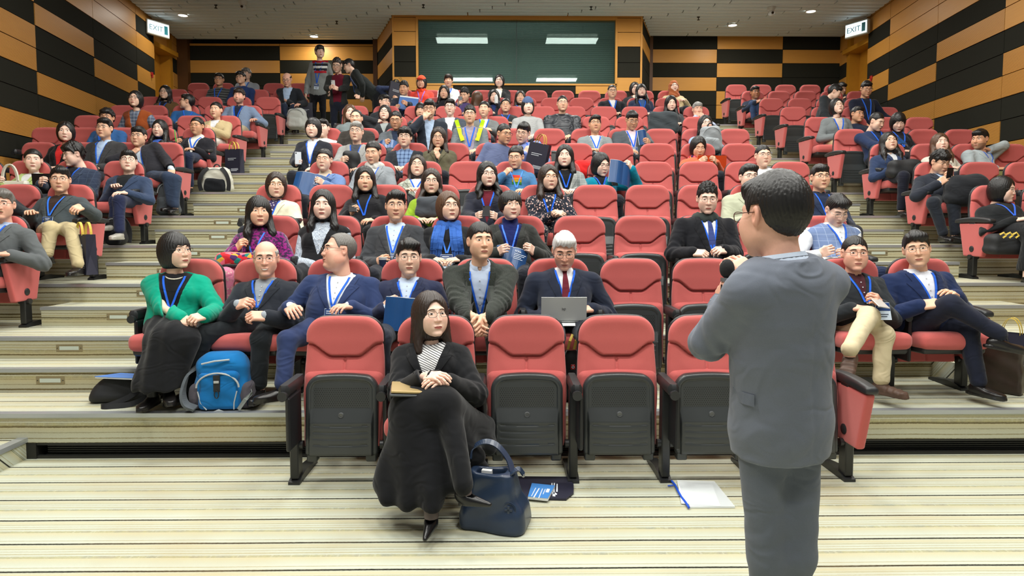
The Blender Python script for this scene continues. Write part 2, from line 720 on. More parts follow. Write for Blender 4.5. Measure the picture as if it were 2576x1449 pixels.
ZL = [6.03 - .3327 * k for k in range(0, 19)]
ZR = [6.16 - .3205 * k for k in range(0, 20)]
PA = 'WWWWBRRBBRBRRBRBBRBR'
PB = 'WWWBRBBRBRRBRBBRRBRB'
PC = 'WWWBBRBRBRBBRRBRBBRB'
PD = 'WBWBWBWBRBRBBRBRBRBR'
panel_wall('wall_left', lw, [2.6, 4.4, 6.2, 8.05, 9.9, 11.74, 13.61, END_L], ZL, [PC, PB, PC, PA, PB, PC, PD])
QA = 'WWWWWWBRRBBRBRRBRBBR'     # nearest visible column
QB = 'WWWWBRBBRBRBRRBRBBRB'
QC = 'WWWWBBRBRRBRRBRBBRBR'
QD = 'WWBWBWBBRBRBRBBRBRBR'
panel_wall('wall_right', rw, [END_R, 13.14, 11.35, 9.52, 7.7, 5.9, 4.1, 2.6], ZR, [QD, QC, QB, QA, QC, QB, QC])

# door recesses beyond the ends of the side walls
def door_side(n, sgn, wx, y0, exit_y, zf):
    d = MB()
    xa, xb = wx(y0), wx(y0 + 1.05)
    o = .22 * sgn
    d.add([(xa + o, y0, zf), (xb + o, y0 + 1.05, zf), (xb + o, y0 + 1.05, 5.35), (xa + o, y0, 5.35),
           (xa + o + .05 * sgn, y0, zf), (xb + o + .05 * sgn, y0 + 1.05, zf), (xb + o + .05 * sgn, y0 + 1.05, 5.35), (xa + o + .05 * sgn, y0, 5.35)],
          [(0, 1, 2, 3), (7, 6, 5, 4), (0, 4, 5, 1), (3, 2, 6, 7), (0, 3, 7, 4), (1, 5, 6, 2)], 0)
    do = struct(d.build('door_%d' % n, [M_DOOR]))
    h = MB()
    hx = (xa + xb) / 2 + o - .03 * sgn
    h.tube([(hx, y0 + .75, zf + 1.0), (hx - .03 * sgn, y0 + .75, zf + 1.0), (hx - .03 * sgn, y0 + .63, zf + 1.0)], .011, 8)
    h.build('door_handle', mat('satin_steel', (170, 168, 160), .3, metal=1.0), do, smooth=True)
    t = MB()
    t.box((min(xb, xb + o), y0 + 1.0, zf), (max(xb, xb + o), y0 + 1.14, 5.9), 0)
    t.box((min(xb - .03 * sgn, xb + o), y0 + .96, zf), (max(xb - .03 * sgn, xb + o), y0 + 1.0, 5.42), 0)
    t.box((min(xa, xb + o), y0, 5.35), (max(xa, xb + o), y0 + 1.1, 5.45), 0)
    t.box((min(xa + o, xb + o) - .01, y0 - .02, 5.42), (max(xa + o, xb + o) + .01, y0 + 1.1, 6.1), 1)
    struct(t.build('trim_%d' % n, [M_DOOR, M_WOOD]))


door_side(1, -1, wall_left_x, END_L, 0, row_z(12))
door_side(2, 1, wall_right_x, END_R, 0, row_z(12))
panel_wall('wall_left_end', lw, [END_L + 1.14, 16.1], ZL, ['WWBWWBWBWBWBRBRBBRBR'])
panel_wall('wall_right_end', rw, [15.8, END_R + 1.14], ZR, ['WWWBWBWBBRBRBRBBRBRBR'])

# back walls
ZBL = [5.80, 5.74, 5.405, 5.10, 4.80, 4.49, 4.18, 3.87, 3.5, 3.1]
bl = MB()
panel_wall('wall_back_left', lambda s: (s, 16.15), [-7.52, -5.36, -3.06], ZBL, ['WBWBBWBBB', 'WWBWBWBBB'])
ZBR = [6.00, 5.92, 5.59, 5.27, 4.94, 4.62, 4.29, 3.97, 3.6, 3.2]
panel_wall('wall_back_right', lambda s: (s, 15.72), [3.50, 5.06, 6.62, 8.12], ZBR, ['WBWBWBBBB', 'WWBWBWWBB', 'WBWBBBWBB'])
cr = MB()
cr.box((-8.2, 16.0, 3.3), (-7.50, 16.3, 6.1), 0)
cr.box((-3.08, 15.9, 3.3), (-2.98, 16.2, 6.1), 0)
cr.box((3.42, 15.6, 3.3), (3.52, 15.9, 6.1), 0)
cr.box((-9, 16.3, 3.0), (9.5, 16.36, 6.4), 1)
struct(cr.build('wall_back', [M_DARKWOOD, M_DARKGAP]))

# projecting control room: front panels, angled returns, glazed window
BY = 14.2
ZB = [5.95, 5.83, 5.535, 5.235, 4.905, 4.595, 4.30, 3.95, 3.6, 3.2]
panel_wall('wall_booth_left', lambda s: (s, BY), [-2.31, -1.82], ZB, ['WWWBBWBBB'])
panel_wall('wall_booth_right', lambda s: (s, BY), [2.42, 2.95], ZB, ['WWWBBWBBB'])
panel_wall('wall_booth_left_return', lambda s: (-2.31 - .66 * (1 - s), BY + 1.75 * (1 - s)), [0.0, 1.0], ZB, ['WWBWBBWBB'])
panel_wall('wall_booth_right_return', lambda s: (2.95 + .50 * s, BY + 1.45 * s), [0.0, 1.0], ZB, ['WBWBBBWBB'])
ZW = [4.43, 4.24, 3.9, 3.6, 3.2]
panel_wall('wall_booth_below_window', lambda s: (s, BY), [-1.82, -1.05, 1.55, 2.42], ZW, ['WBBB', 'BBBB', 'WBBB'])
wt = MB()
wt.box((-1.83, BY - .03, 5.79), (2.43, BY + .10, 5.95), 0)
wt.box((-1.83, BY - .035, 4.42), (2.43, BY + .08, 4.455), 0)
wt.box((-1.835, BY - .035, 4.43), (-1.79, BY + .08, 5.82), 0)
wt.box((2.395, BY - .035, 4.43), (2.44, BY + .08, 5.82), 0)
wt.box((-2.335, BY - .03, 3.3), (-2.30, BY + .02, 5.95), 0)
wt.box((2.93, BY - .03, 3.3), (2.97, BY + .02, 5.95), 0)
struct(wt.build('trim_3', [M_WOOD]))
gl = NT('grey_green_glass')
tr = gl.n('ShaderNodeBsdfTransparent')
tr.inputs[0].default_value = (.74, .80, .78, 1)
gy = gl.n('ShaderNodeBsdfGlossy')
gy.inputs['Roughness'].default_value = .02
gy.inputs[0].default_value = (.85, 1, .97, 1)
mx = gl.n('ShaderNodeMixShader')
mx.inputs[0].default_value = .018
gl.l(tr.outputs[0], mx.inputs[1])
gl.l(gy.outputs[0], mx.inputs[2])
gl.l(mx.outputs[0], gl.t.nodes['Material Output'].inputs[0])
M_GLASS = gl.m
wg = MB()
for a, b in ((-1.79, .285), (.30, 2.395)):
    wg.box((a, BY + .01, 4.45), (b, BY + .016, 5.80), 0)
wi = struct(wg.build('window_1', [M_GLASS]))
sl = MB()
for k in range(66):
    z = 4.46 + k * .0203
    sl.add([(-1.78, BY + .075, z), (2.385, BY + .075, z), (2.385, BY + .093, z + .009), (-1.78, BY + .093, z + .009),
            (-1.78, BY + .075, z + .001), (2.385, BY + .075, z + .001), (2.385, BY + .093, z + .010), (-1.78, BY + .093, z + .010)],
           [(0, 1, 2, 3), (7, 6, 5, 4), (0, 4, 5, 1), (3, 2, 6, 7)], 0)
bo = sl.build('venetian_blind', mat('blind_slats', (168, 190, 184), .5))
tag(bo, 'grey green venetian blind of thin slats behind the control room glass', 'blind')
sl = MB()
sl.box((-1.78, BY + .07, 5.76), (2.385, BY + .10, 5.80), 0)
sl.build('headrail', mat('blind_rail', (150, 160, 156), .4), bo)
sl = MB()
sl.box((.288, BY + .004, 4.45), (.298, BY + .03, 5.80), 0)
sl.build('mullion', mat('joint_seal', (28, 34, 33), .5), wi)
bk = MB()
bk.box((-2.2, BY + 1.6, 3.3), (2.9, BY + 1.66, 6.1), 0)
bk.box((-2.2, BY + .2, 5.85), (2.9, BY + 1.6, 5.9), 0)
bl_ = area_light('booth_fill', (.3, BY + .55, 4.28), 3.6, .3, 18, (.86, 1, .97))  # unseen fill lamp added below the sill to brighten the blind
bl_.rotation_euler = (math.pi - .5, 0, 0)
struct(bk.build('wall_booth_back', [mat('booth_plaster', (112, 122, 116), .8)]))

# ---------------------------------------------------------------- ceiling of grey slats
random.seed(3)
cs = MB()
def slat(x0, x1, y, z):
    pr = [(-.079, .022), (-.074, 0), (-.055, -.018), (.055, -.018), (.074, 0), (.079, .022), (.079, .080), (-.079, .080)]
    cs.add([(x0, y + a, z + b) for a, b in pr] + [(x1, y + a, z + b) for a, b in pr],
           [tuple(range(8)), tuple(range(15, 7, -1))] + [(k, 8 + k, 8 + (k + 1) % 8, (k + 1) % 8) for k in range(8)], 0)


yy = 3.2
row = 0
while yy < 16.1:
    lx, rx = wall_left_x(yy) + .05, wall_right_x(yy) - .05
    spans = [(lx, rx)]
    if yy > BY - .1:
        t = (yy - BY)
        spans = [(lx, -2.33 - .36 * t), (2.97 + .33 * t, rx)]
    for (a, b) in spans:
        if yy > 15.62 and a > 0:
            continue
        x = a - (row * .23) % 2.1
        while x < b:
            x0, x1 = max(x, a), min(x + 2.1 - .022, b)
            if x1 - x0 > .05:
                # leave openings for the fluorescent panels
                segs = [(x0, x1)]
                for (px_, py_) in PANELS:
                    if abs(yy - py_) < .34:
                        ns = []
                        for (q0, q1) in segs:
                            if q1 < px_ - .64 or q0 > px_ + .64:
                                ns.append((q0, q1))
                            else:
                                if q0 < px_ - .64: ns.append((q0, px_ - .64))
                                if q1 > px_ + .64: ns.append((px_ + .64, q1))
                        segs = ns
                for q in segs:
                    if q[1] - q[0] > .03:
                        slat(q[0], q[1], yy, CEIL)
            x += 2.1
    yy += .205
    row += 1
cs.box((-9.5, -3.2, CEIL + .17), (9.6, 16.4, CEIL + .2), 1)
struct(cs.build('ceiling', [M_SLAT, mat('plenum_grey', (70, 68, 62), .9)], smooth=False))

PLAB = ['above the control room glass near its left part', 'above the control room glass near its middle', 'just right of the control room glass']
for i, (x, y) in enumerate(PANELS):
    if i > 2:
        lab = 'bright fluorescent ceiling panel %s over the %s' % (['second', 'third', 'fourth', 'fifth'][0 if i < 7 else 1 if i < 11 else 2 if i < 15 else 3] + ' from the back wall',
               ['left block', 'left centre', 'right centre', 'right block'][(i - 3) % 4])
    else:
        lab = 'bright louvred fluorescent ceiling panel ' + PLAB[i]
    m = MB()
    m.box((x - .62, y - .32, CEIL - .012), (x - .595, y + .32, CEIL + .05), 0)
    m.box((x + .595, y - .32, CEIL - .012), (x + .62, y + .32, CEIL + .05), 0)
    m.box((x - .62, y - .32, CEIL - .012), (x + .62, y - .295, CEIL + .05), 0)
    m.box((x - .62, y + .295, CEIL - .012), (x + .62, y + .32, CEIL + .05), 0)
    o = m.build('ceiling_light', mat('white_enamel', (226, 226, 220), .4))
    tag(o, lab, 'ceiling light', 'fluorescent panels in the slatted ceiling')
    d = MB()
    d.box((x - .595, y - .295, CEIL + .02), (x + .595, y + .295, CEIL + .03), 0)
    d.build('diffuser', emis('tube_glow', (250, 248, 236), 3.2), o)
    g = MB()
    for k in range(7):
        g.box((x - .595 + k * .17, y - .295, CEIL - .005), (x - .588 + k * .17, y + .295, CEIL + .02), 0)
    for k in range(3):
        g.box((x - .595, y - .20 + k * .2, CEIL - .005), (x + .595, y - .19 + k * .2, CEIL + .02), 0)
    g.build('louvre', mat('white_enamel', (226, 226, 220), .4), o)

for (px, py, lab) in ((460, 38, 'recessed downlight in the slatted ceiling by the left exit sign'), (790, 91, 'recessed downlight in the slatted ceiling above the standing woman'),
                      (1843, 63, 'recessed downlight in the slatted ceiling right of the control room'), (2040, 28, 'recessed downlight in the slatted ceiling nearest the right wall')):
    p = at_z(px, py, CEIL - .02)
    m = MB()
    ring = [(p[0] + .10 * math.cos(a), p[1] + .10 * math.sin(a), CEIL - .022) for a in np.linspace(0, 2 * math.pi, 25)[:-1]]
    m.tube(ring, .014, 6, closed=True)
    o = m.build('downlight', mat('white_enamel', (226, 226, 220), .4), smooth=True)
    tag(o, lab, 'downlight')
    d = MB()
    d.tube([(p[0], p[1], CEIL - .024), (p[0], p[1], CEIL - .012)], .09, 20)
    d.build('lamp', emis('lamp_glow', (255, 250, 235), 6.0), o)
    area_light('downlight_glow', (p[0], p[1], CEIL - .05), .15, .15, 16, (1, .95, .85))

# domed cameras, sprinklers, exit signs and call points
for (px, py, lab) in ((611, 16, 'white domed camera on the ceiling near the left aisle'), (1941, 32, 'white domed camera on the ceiling near the right block')):
    p = at_z(px, py - 14, CEIL - .02)
    m = MB()
    m.tube([(p[0], p[1], CEIL), (p[0], p[1], CEIL - .03), (p[0], p[1], CEIL - .07), (p[0], p[1], CEIL - .10)], [.08, .085, .08, .06], 16)
    o = m.build('security_camera', mat('white_plastic', (206, 206, 200), .4), smooth=True)
    tag(o, lab, 'camera')
    m = MB()
    m.tube([(p[0], p[1], CEIL - .10), (p[0], p[1], CEIL - .14), (p[0], p[1], CEIL - .18), (p[0], p[1], CEIL - .20)], [.05, .062, .05, .02], 14)
    h = m.build('camera_head', mat('white_plastic', (206, 206, 200), .4), o, smooth=True)
    m = MB()
    m.tube([(p[0], p[1] - .07, CEIL - .15), (p[0], p[1] - .045, CEIL - .145)], .024, 12)
    m.build('lens', mat('dark_lens', (14, 14, 16), .15), h, smooth=True)
for (px, py, lab) in ((543, 18, 'black sprinkler under the slats near the left domed camera'), (847, 58, 'black sprinkler under the slats left of the control room'), (1065, 17, 'black sprinkler above the left end of the control room glass'),
                      (1487, 22, 'black sprinkler above the right end of the control room glass'), (1757, 48, 'black sprinkler under the slats over the right block'), (594, 98, 'black sprinkler close to the back wall on the left')):
    p = at_z(px, py, CEIL - .06)
    m = MB()
    m.tube([(p[0], p[1], CEIL + .02), (p[0], p[1], CEIL - .03)], .028, 10)
    m.tube([(p[0], p[1], CEIL - .03), (p[0], p[1], CEIL - .075)], .010, 8)
    m.tube([(p[0], p[1], CEIL - .075), (p[0], p[1], CEIL - .082)], .03, 10)
    tag(m.build('sprinkler', mat('black_metal_fitting', (30, 28, 26), .5), smooth=True), lab, 'sprinkler')


def mat4(x, y, z, o):
    return ((x[0], y[0], z[0], o[0]), (x[1], y[1], z[1], o[1]), (x[2], y[2], z[2], o[2]), (0, 0, 0, 1))


def exit_sign(name, cx, cy, cz, ang, lab):
    t = empty(name, (cx, cy, cz), ang)
    tag(t, lab, 'sign')
    b = MB()
    b.box((-.26, -.0, -.15), (.26, .09, .15), 0, .01)
    b.build('housing', mat('sign_housing', (188, 188, 178), .5), t)
    g = MB()
    g.box((-.24, -.004, -.125), (.24, .002, .125), 0)
    g.build('lit_face', emis('sign_glow', (206, 236, 250), 1.5), t)
    m4 = mat('sign_green', (24, 116, 128), .5)
    text_mesh('lettering', 'EXIT', .155, m4, t, mat4((1, 0, 0), (0, 0, 1), (0, -1, 0), (-.215, -.006, -.055)))
    p = MB()
    p.box((.13, -.007, -.09), (.21, -.004, .09), 0)
    p.build('pictogram', m4, t)


exit_sign('exit_sign', -7.32, 14.35, 5.62, math.radians(62), 'lit exit sign above the door by the left wall')
exit_sign('exit_sign', 7.52, 14.15, 5.62, math.radians(-62), 'lit exit sign above the door by the right wall')
for (px, py, Y, fn, sgn, lab) in ((374, 186, 14.35, wall_left_x, 1, 'small red fire call point on the left wall near the door'), (2199, 195, 13.9, wall_right_x, -1, 'small red fire call point on the right wall near the door')):
    z = at(px, py, Y)[2]
    x = fn(Y)
    m = MB()
    m.box((min(x, x + .05 * sgn), Y - .035, z - .035), (max(x, x + .05 * sgn), Y + .035, z + .035), 0, .008)
    o = m.build('fire_call_point', mat('red_plastic', (176, 26, 22), .4))
    tag(o, lab, 'fire call point')
    m = MB()
    m.tube([(x + .04 * sgn, Y, z - .03), (x + .04 * sgn, Y, z - .08)], .02, 8)
    m.build('bell', mat('red_plastic', (176, 26, 22), .4), o)
# ================================================================ auditorium seats
def red_fabric():
    n = NT('red_fabric')
    o = n.obj()
    f = n.noise(700, o, 2.0)
    c = n.mix(f, s2l((186, 85, 83)), s2l((212, 110, 106)))
    n.color(c)
    n.bump(f, .25, .001)
    return n.set(.85, spec=.2, sheen=.25)


def pan_plastic():
    """black moulded shell with a perforated upper field"""
    n = NT('perforated_shell')
    o = n.obj()
    sep = n.n('ShaderNodeSeparateXYZ')
    n.l(o, sep.inputs[0])
    X, Z = sep.outputs[0], sep.outputs[2]
    row = n.math('DIVIDE', Z, .0105)
    off = n.math('MULTIPLY', n.math('FLOOR', n.math('FRACT', n.math('DIVIDE', n.math('FLOOR', row), 2.0)), ), 1.0)
    par = n.math('MULTIPLY', n.math('FRACT', n.math('MULTIPLY', n.math('FLOOR', row), .5)), 1.0)
    col = n.math('ADD', n.math('DIVIDE', X, .0125), par)
    dx = n.math('SUBTRACT', n.math('FRACT', col), .5)
    dz = n.math('SUBTRACT', n.math('FRACT', row), .5)
    d = n.math('ADD', n.math('MULTIPLY', dx, dx), n.math('MULTIPLY', dz, dz))
    hole = n.math('LESS_THAN', d, .075)
    fx = n.math('LESS_THAN', n.math('ABSOLUTE', X), .155)
    fz = n.math('MULTIPLY', n.math('GREATER_THAN', Z, .425), n.math('LESS_THAN', Z, .535))
    hole = n.math('MULTIPLY', hole, n.math('MULTIPLY', fx, fz))
    n.color(n.mix(hole, s2l((54, 57, 58)), (.004, .004, .004)))
    return n.set(.34, spec=.6)


M_RED, M_PAN = red_fabric(), pan_plastic()


def sd_back(P, grow=0.0):
    x, y, z = P.T
    zt = SEAT_TOP
    yc = -.000 - .150 * np.clip((zt - z) / .68, 0, 1.1)            # leans back towards the top
    yc = yc - .022 * sstep(.66, .80, z) + .0 * x - .052 * sstep(.72, .95, z) * (z - .72) / .2
    yc = yc - .018 * (np.abs(x) / .24) ** 2
    hw = .222 + .012 * sstep(.85, .5, z) - .02 * sstep(.5, .25, z) + grow
    # outline in x / z with rounded top corners
    r = .105
    qx = np.abs(x) - (hw - r)
    qz = np.maximum(z - (zt + grow - .012 * (x / .2) ** 2 - r), (.27 - grow) - z - r + .06)
    o2 = np.sqrt(np.maximum(qx, 0) ** 2 + np.maximum(qz, 0) ** 2) + np.minimum(np.maximum(qx, qz), 0) - r
    return o2, y - yc


def f_back(P):
    x, y, z = P.T
    o2, dy = sd_back(P)
    zc = .700 + .075 * sstep(.07, .20, np.abs(x))
    t = .048 + .013 * sstep(-.005, .006, z - zc) * sstep(.97, .80, z) * sstep(.240, .215, np.abs(x)) + .010 * sstep(.0, -.10, z - zc)
    groove = .022 * np.exp(-((z - zc + .006) / .0065) ** 2) * sstep(.236, .215, np.abs(x))
    seam = .012 * np.exp(-(x / .0075) ** 2) * sstep(.0, .02, zc - z)
    front = -dy - (t - groove - seam)
    back = dy - .012
    d = smax(front, back, .03)
    return smax(d, o2, .05)


def f_shell(P):
    o2, dy = sd_back(P, .003)
    d = smax(-dy - .004, dy - .030, .012)
    return smax(d, o2, .03)


def f_cushion(P):                       # seat folded down
    q = P.copy()
    q[:, 2] -= -.06 * (P[:, 1] + .3) * 1.0
    d = rbox(q, (0, -.29, .385), (.232, .245, .055), .045)
    return d - .006 * np.cos(np.clip(P[:, 0] / .232, -1, 1) * 1.5)


def f_pan_down(P):
    q = P.copy()
    q[:, 2] -= -.06 * (P[:, 1] + .3)
    return rbox(q, (0, -.28, .325), (.212, .225, .028), .02)


def fold_y(z):
    return -.215 + .045 * (z - .13) / .48


def f_pan_up(P):                        # seat folded up: the black shell faces forward
    x, y, z = P.T
    yc = fold_y(z)
    hw = .203
    r = .075
    qx = np.abs(x) - (hw - r)
    qz = z - (.612 - r - .018 * (x / .2) ** 2)
    o2 = np.sqrt(np.maximum(qx, 0) ** 2 + np.maximum(qz, 0) ** 2) + np.minimum(np.maximum(qx, qz), 0) - r
    rim = sstep(-.036, -.028, o2) * .007
    fld = (.022 * np.clip((.420 - z) / .075, 0, 1) - .006 * (z < .42) * (z > .416)) * sstep(-.022, -.034, o2)
    gz = 0
    for k, z0 in enumerate((.325, .29, .255, .22)):
        gz = gz + .004 * np.exp(-((z - (z0 + .25 * x * x)) / .0035) ** 2) * (np.abs(x) < .155)
    d = smax(-(y - yc) - (.020 + rim + fld - gz), (y - yc) - .03, .008)
    d = smax(smax(d, o2, .02), .158 - z, .02)
    for sx in (-1, 1):
        d = np.minimum(d, rbox(P, (sx * .165, -.20, .15), (.03, .03, .03), .008))
    return d


def f_cushion_up(P):
    x, y, z = P.T
    yc = fold_y(z) + .06
    return rbox(np.stack([x, y - yc, z], 1), (0, 0, .405), (.226, .05, .215), .04)


def sdf_mesh(name, f, lo, hi, vox, m):
    V, Q = surfnet(f, lo, hi, vox)
    return mesh_np(name, V, Q, m)


SEAT = {}
SEAT['backrest'] = sdf_mesh('backrest', f_back, (-.27, -.24, .2), (.27, .06, .97), .0065, M_RED)
SEAT['back_shell'] = sdf_mesh('back_shell', f_shell, (-.28, -.2, .2), (.28, .09, .98), .010, M_BLACK)
SEAT['cushion_down'] = sdf_mesh('seat_cushion', f_cushion, (-.26, -.58, .28), (.26, .0, .49), .009, M_RED)
SEAT['pan_down'] = sdf_mesh('seat_pan', f_pan_down, (-.24, -.54, .26), (.24, -.02, .40), .010, M_BLACK)
SEAT['pan_up'] = sdf_mesh('seat_pan', f_pan_up, (-.23, -.29, .08), (.23, -.10, .64), .005, M_PAN)
SEAT['cushion_up'] = sdf_mesh('seat_cushion', f_cushion_up, (-.25, -.26, .12), (.25, .02, .66), .010, M_RED)
m = MB()
EMY = fold_y(.385) - .020 - .022 * (.42 - .385) / .075
m.tube([(0, EMY - .006, .384), (0, EMY + .004, .386)], .015, 20)
m.tube([(.012 * math.cos(a), EMY - .0065 - .2 * .0, .385 + .012 * math.sin(a)) for a in np.linspace(0, 6.283, 17)[:-1]], .002, 6, closed=True)
SEAT['emblem'] = m.mesh('emblem', mat('grey_emblem', (92, 94, 96), .35), True)
m = MB()
m.box((-.03, -.40, .53), (.03, -.09, .595), 0, .018)
m.tube([(0, -.418, .54), (0, -.395, .54)], .026, 14)
SEAT['armrest'] = m.mesh('armrest', M_BLACK, True)
m = MB()
m.box((-.014, -.405, .24), (.010, -.20, .53), 0, .008)
SEAT['tablet'] = m.mesh('folded_tablet', mat('dark_laminate', (24, 25, 28), .45))
m = MB()
m.box((-.024, -.245, .03), (.024, -.165, .57), 0, .006)
m.tube([(-.045, -.21, .215), (.045, -.21, .215)], .024, 12)
SEAT['post'] = m.mesh('post', M_STEEL, True)
m = MB()
m.prism([(-.255, 0), (.10, 0), (.10, .018), (-.10, .045), (-.20, .036), (-.255, .016)], 'x', -.032, .032)
m.tube([(0, -.215, .036), (0, -.215, .042)], .012, 10)
SEAT['foot'] = m.mesh('foot', M_STEEL, True)


def f_panel(P):                         # red aisle end panel, wider at the top
    x, y, z = P.T
    t = np.clip((z - .22) / .32, 0, 1)
    ya, yb = -.35 - .085 * t, -.10 + .075 * t
    d = np.maximum(np.maximum(ya - y, y - yb), np.maximum(.22 - z, z - .545))
    return smax(d, np.abs(x) - .026, .014)


def f_cap(P):
    x, y, z = P.T
    q = np.stack([x, y, z - .022 * np.clip(1 - ((y + .21) / .25) ** 2, -1, 1)], 1)
    return rbox(q, (0, -.21, .558), (.036, .245, .028), .018)


SEAT['end_panel'] = sdf_mesh('end_panel', f_panel, (-.04, -.46, .14), (.04, .0, .61), .008, M_RED)
SEAT['panel_cap'] = sdf_mesh('panel_cap', f_cap, (-.05, -.48, .55), (.05, .06, .68), .008, M_BLACK)
m = MB()
m.tube([(-.034, -.22, .295), (-.030, -.22, .295), (.030, -.22, .295), (.034, -.22, .295)], [.024, .03, .03, .024], 16)
SEAT['panel_button'] = m.mesh('panel_button', M_BLACK, True)

STAND_CACHE = {}


def put(name, key, parent, dx=0.0):
    o = link(name, SEAT[key], parent)
    if dx:
        o.location = (dx, 0, 0)
    return o


def make_seat(row, x, label, down=False, left_stand=True, right_stand=False, left_panel=False, right_panel=False, tablet=True, group=None):
    s = empty('auditorium_seat', (x, row_y(row), row_z(row)))
    tag(s, label, 'seat', group)
    put('backrest', 'backrest', s)
    put('back_shell', 'back_shell', s)
    if down:
        put('seat_cushion', 'cushion_down', s)
        put('seat_pan', 'pan_down', s)
    else:
        put('seat_cushion', 'cushion_up', s)
        p = put('seat_pan', 'pan_up', s)
        if row <= 3:
            put('emblem', 'emblem', p)
    for ok, dx, panel in ((left_stand, -PITCHX / 2, left_panel), (right_stand, PITCHX / 2, right_panel)):
        if not ok:
            continue
        if panel:
            pn = put('end_panel', 'end_panel', s, dx)
            put('panel_cap', 'panel_cap', pn)
            put('panel_button', 'panel_button', pn)
        else:
            put('armrest', 'armrest', s, dx)
            if tablet and row <= 4:
                put('folded_tablet', 'tablet', s, dx + .024)
        put('post', 'post', s, dx)
        put('foot', 'foot', s, dx)
    return s
# ================================================================ people: heads, hair, hands, shoes as templates
def absx(P):
    Q = P.copy()
    Q[:, 0] = np.abs(Q[:, 0])
    return Q


def f_head(P, g='m'):
    A = absx(P)
    jw = {'m': .061, 'f': .0555, 'b': .070, 'o': .060}[g]
    d = ell(P, (0, .015, .030), (.077 if g != 'f' else .0745, .094, .090))
    d = smin(d, ell(P, (0, -.022, -.033), (jw + .004, .071, .080)), .035)
    d = smin(d, cone(A, (jw - .016, .004, -.056), (.013, -.072, -.098), .022, .0175 if g != 'f' else .015), .024)
    if g == 'b':
        d = smin(d, ell(A, (.045, -.03, -.065), (.034, .045, .042)), .03)
        d = smin(d, ell(P, (0, -.03, -.108), (.055, .05, .028)), .03)
    d = smin(d, ell(A, (.037, -.065, -.020), (.028, .023, .027)), .024)
    d = smin(d, ell(A, (.036, -.050, -.052), (.027, .030, .034) if g != 'o' else (.02, .026, .03)), .030)
    d = smin(d, cone(A, (.010, -.0835, .033), (.042, -.070, .031), .0085 if g != 'f' else .006, .007), .022)
    d = smax(d, -ell(A, (.0315, -.1020, .011), (.018, .0150, .0105)), .016)
    d = smin(d, ell(A, (.0315, -.0735, .0095), (.0155, .0135, .0125)), .006)
    d = smin(d, cone(P, (0, -.086, .015), (0, -.1065 if g != 'f' else -.1035, -.026), .0066, .0118 if g != 'f' else .0100), .014)
    d = smin(d, ell(A, (.0125, -.094, -.028), (.0088, .0115, .0078)), .006)
    d = smin(d, ell(P, (0, -.078, -.064), (.029, .0205, .024)), .015)
    d = smin(d, ell(P, (0, -.0965, -.0575), (.022, .0075, .0052)), .005)
    d = smin(d, ell(P, (0, -.0955, -.0675), (.0185, .0078, .0060)), .005)
    d = smin(d, ell(P, (0, -.088, -.098), (.018, .012, .013)), .014)
    E_ = A - np.float32([.0785, .010, .0])
    E_ = np.stack([E_[:, 0] - .25 * E_[:, 1], E_[:, 1], E_[:, 2] - .2 * E_[:, 1]], 1)
    ear = smax(ell(E_, (0, 0, 0), (.010, .0185, .031)), -ell(E_, (.010, -.003, .003), (.008, .010, .018)), .004)
    d = smin(d, ear, .006)
    d = smin(d, cone(P, (0, .016, -.06), (0, .032, -.15), .049 if g != 'f' else .043, .053 if g != 'f' else .046), .022)
    return d


def drape(f, x, z, y0, y1, n=90):
    """first surface met along +y at every (x, z)"""
    ys = np.linspace(y0, y1, n, dtype=np.float32)
    X = np.repeat(x, n); Z = np.repeat(z, n); Y = np.tile(ys, len(x))
    D = f(np.stack([X, Y, Z], 1).astype(np.float32)).reshape(len(x), n)
    ins = D < 0
    hit = ins.any(1)
    k = np.argmax(ins, 1)
    k = np.where(hit, np.maximum(k, 1), n - 1)
    r = np.arange(len(x))
    a, b = D[r, k - 1], D[r, k]
    t = np.where(hit, a / (a - b + 1e-9), 0)
    return ys[k - 1] + t * (ys[1] - ys[0]), hit


SKIN_PATCH = {'lip': s2l((176, 96, 88)), 'lipd': s2l((96, 44, 42)), 'white': s2l((236, 232, 226)), 'iris': s2l((34, 22, 16)), 'lash': s2l((28, 22, 20)), 'brow': s2l((52, 42, 38)), 'teeth': s2l((240, 234, 222))}


def grid_patch(nu, nv):
    q = []
    for i in range(nu - 1):
        for j in range(nv - 1):
            a = i * nv + j
            q.append((a, a + nv, a + nv + 1, a + 1))
    return np.array(q)


HEADS = {}


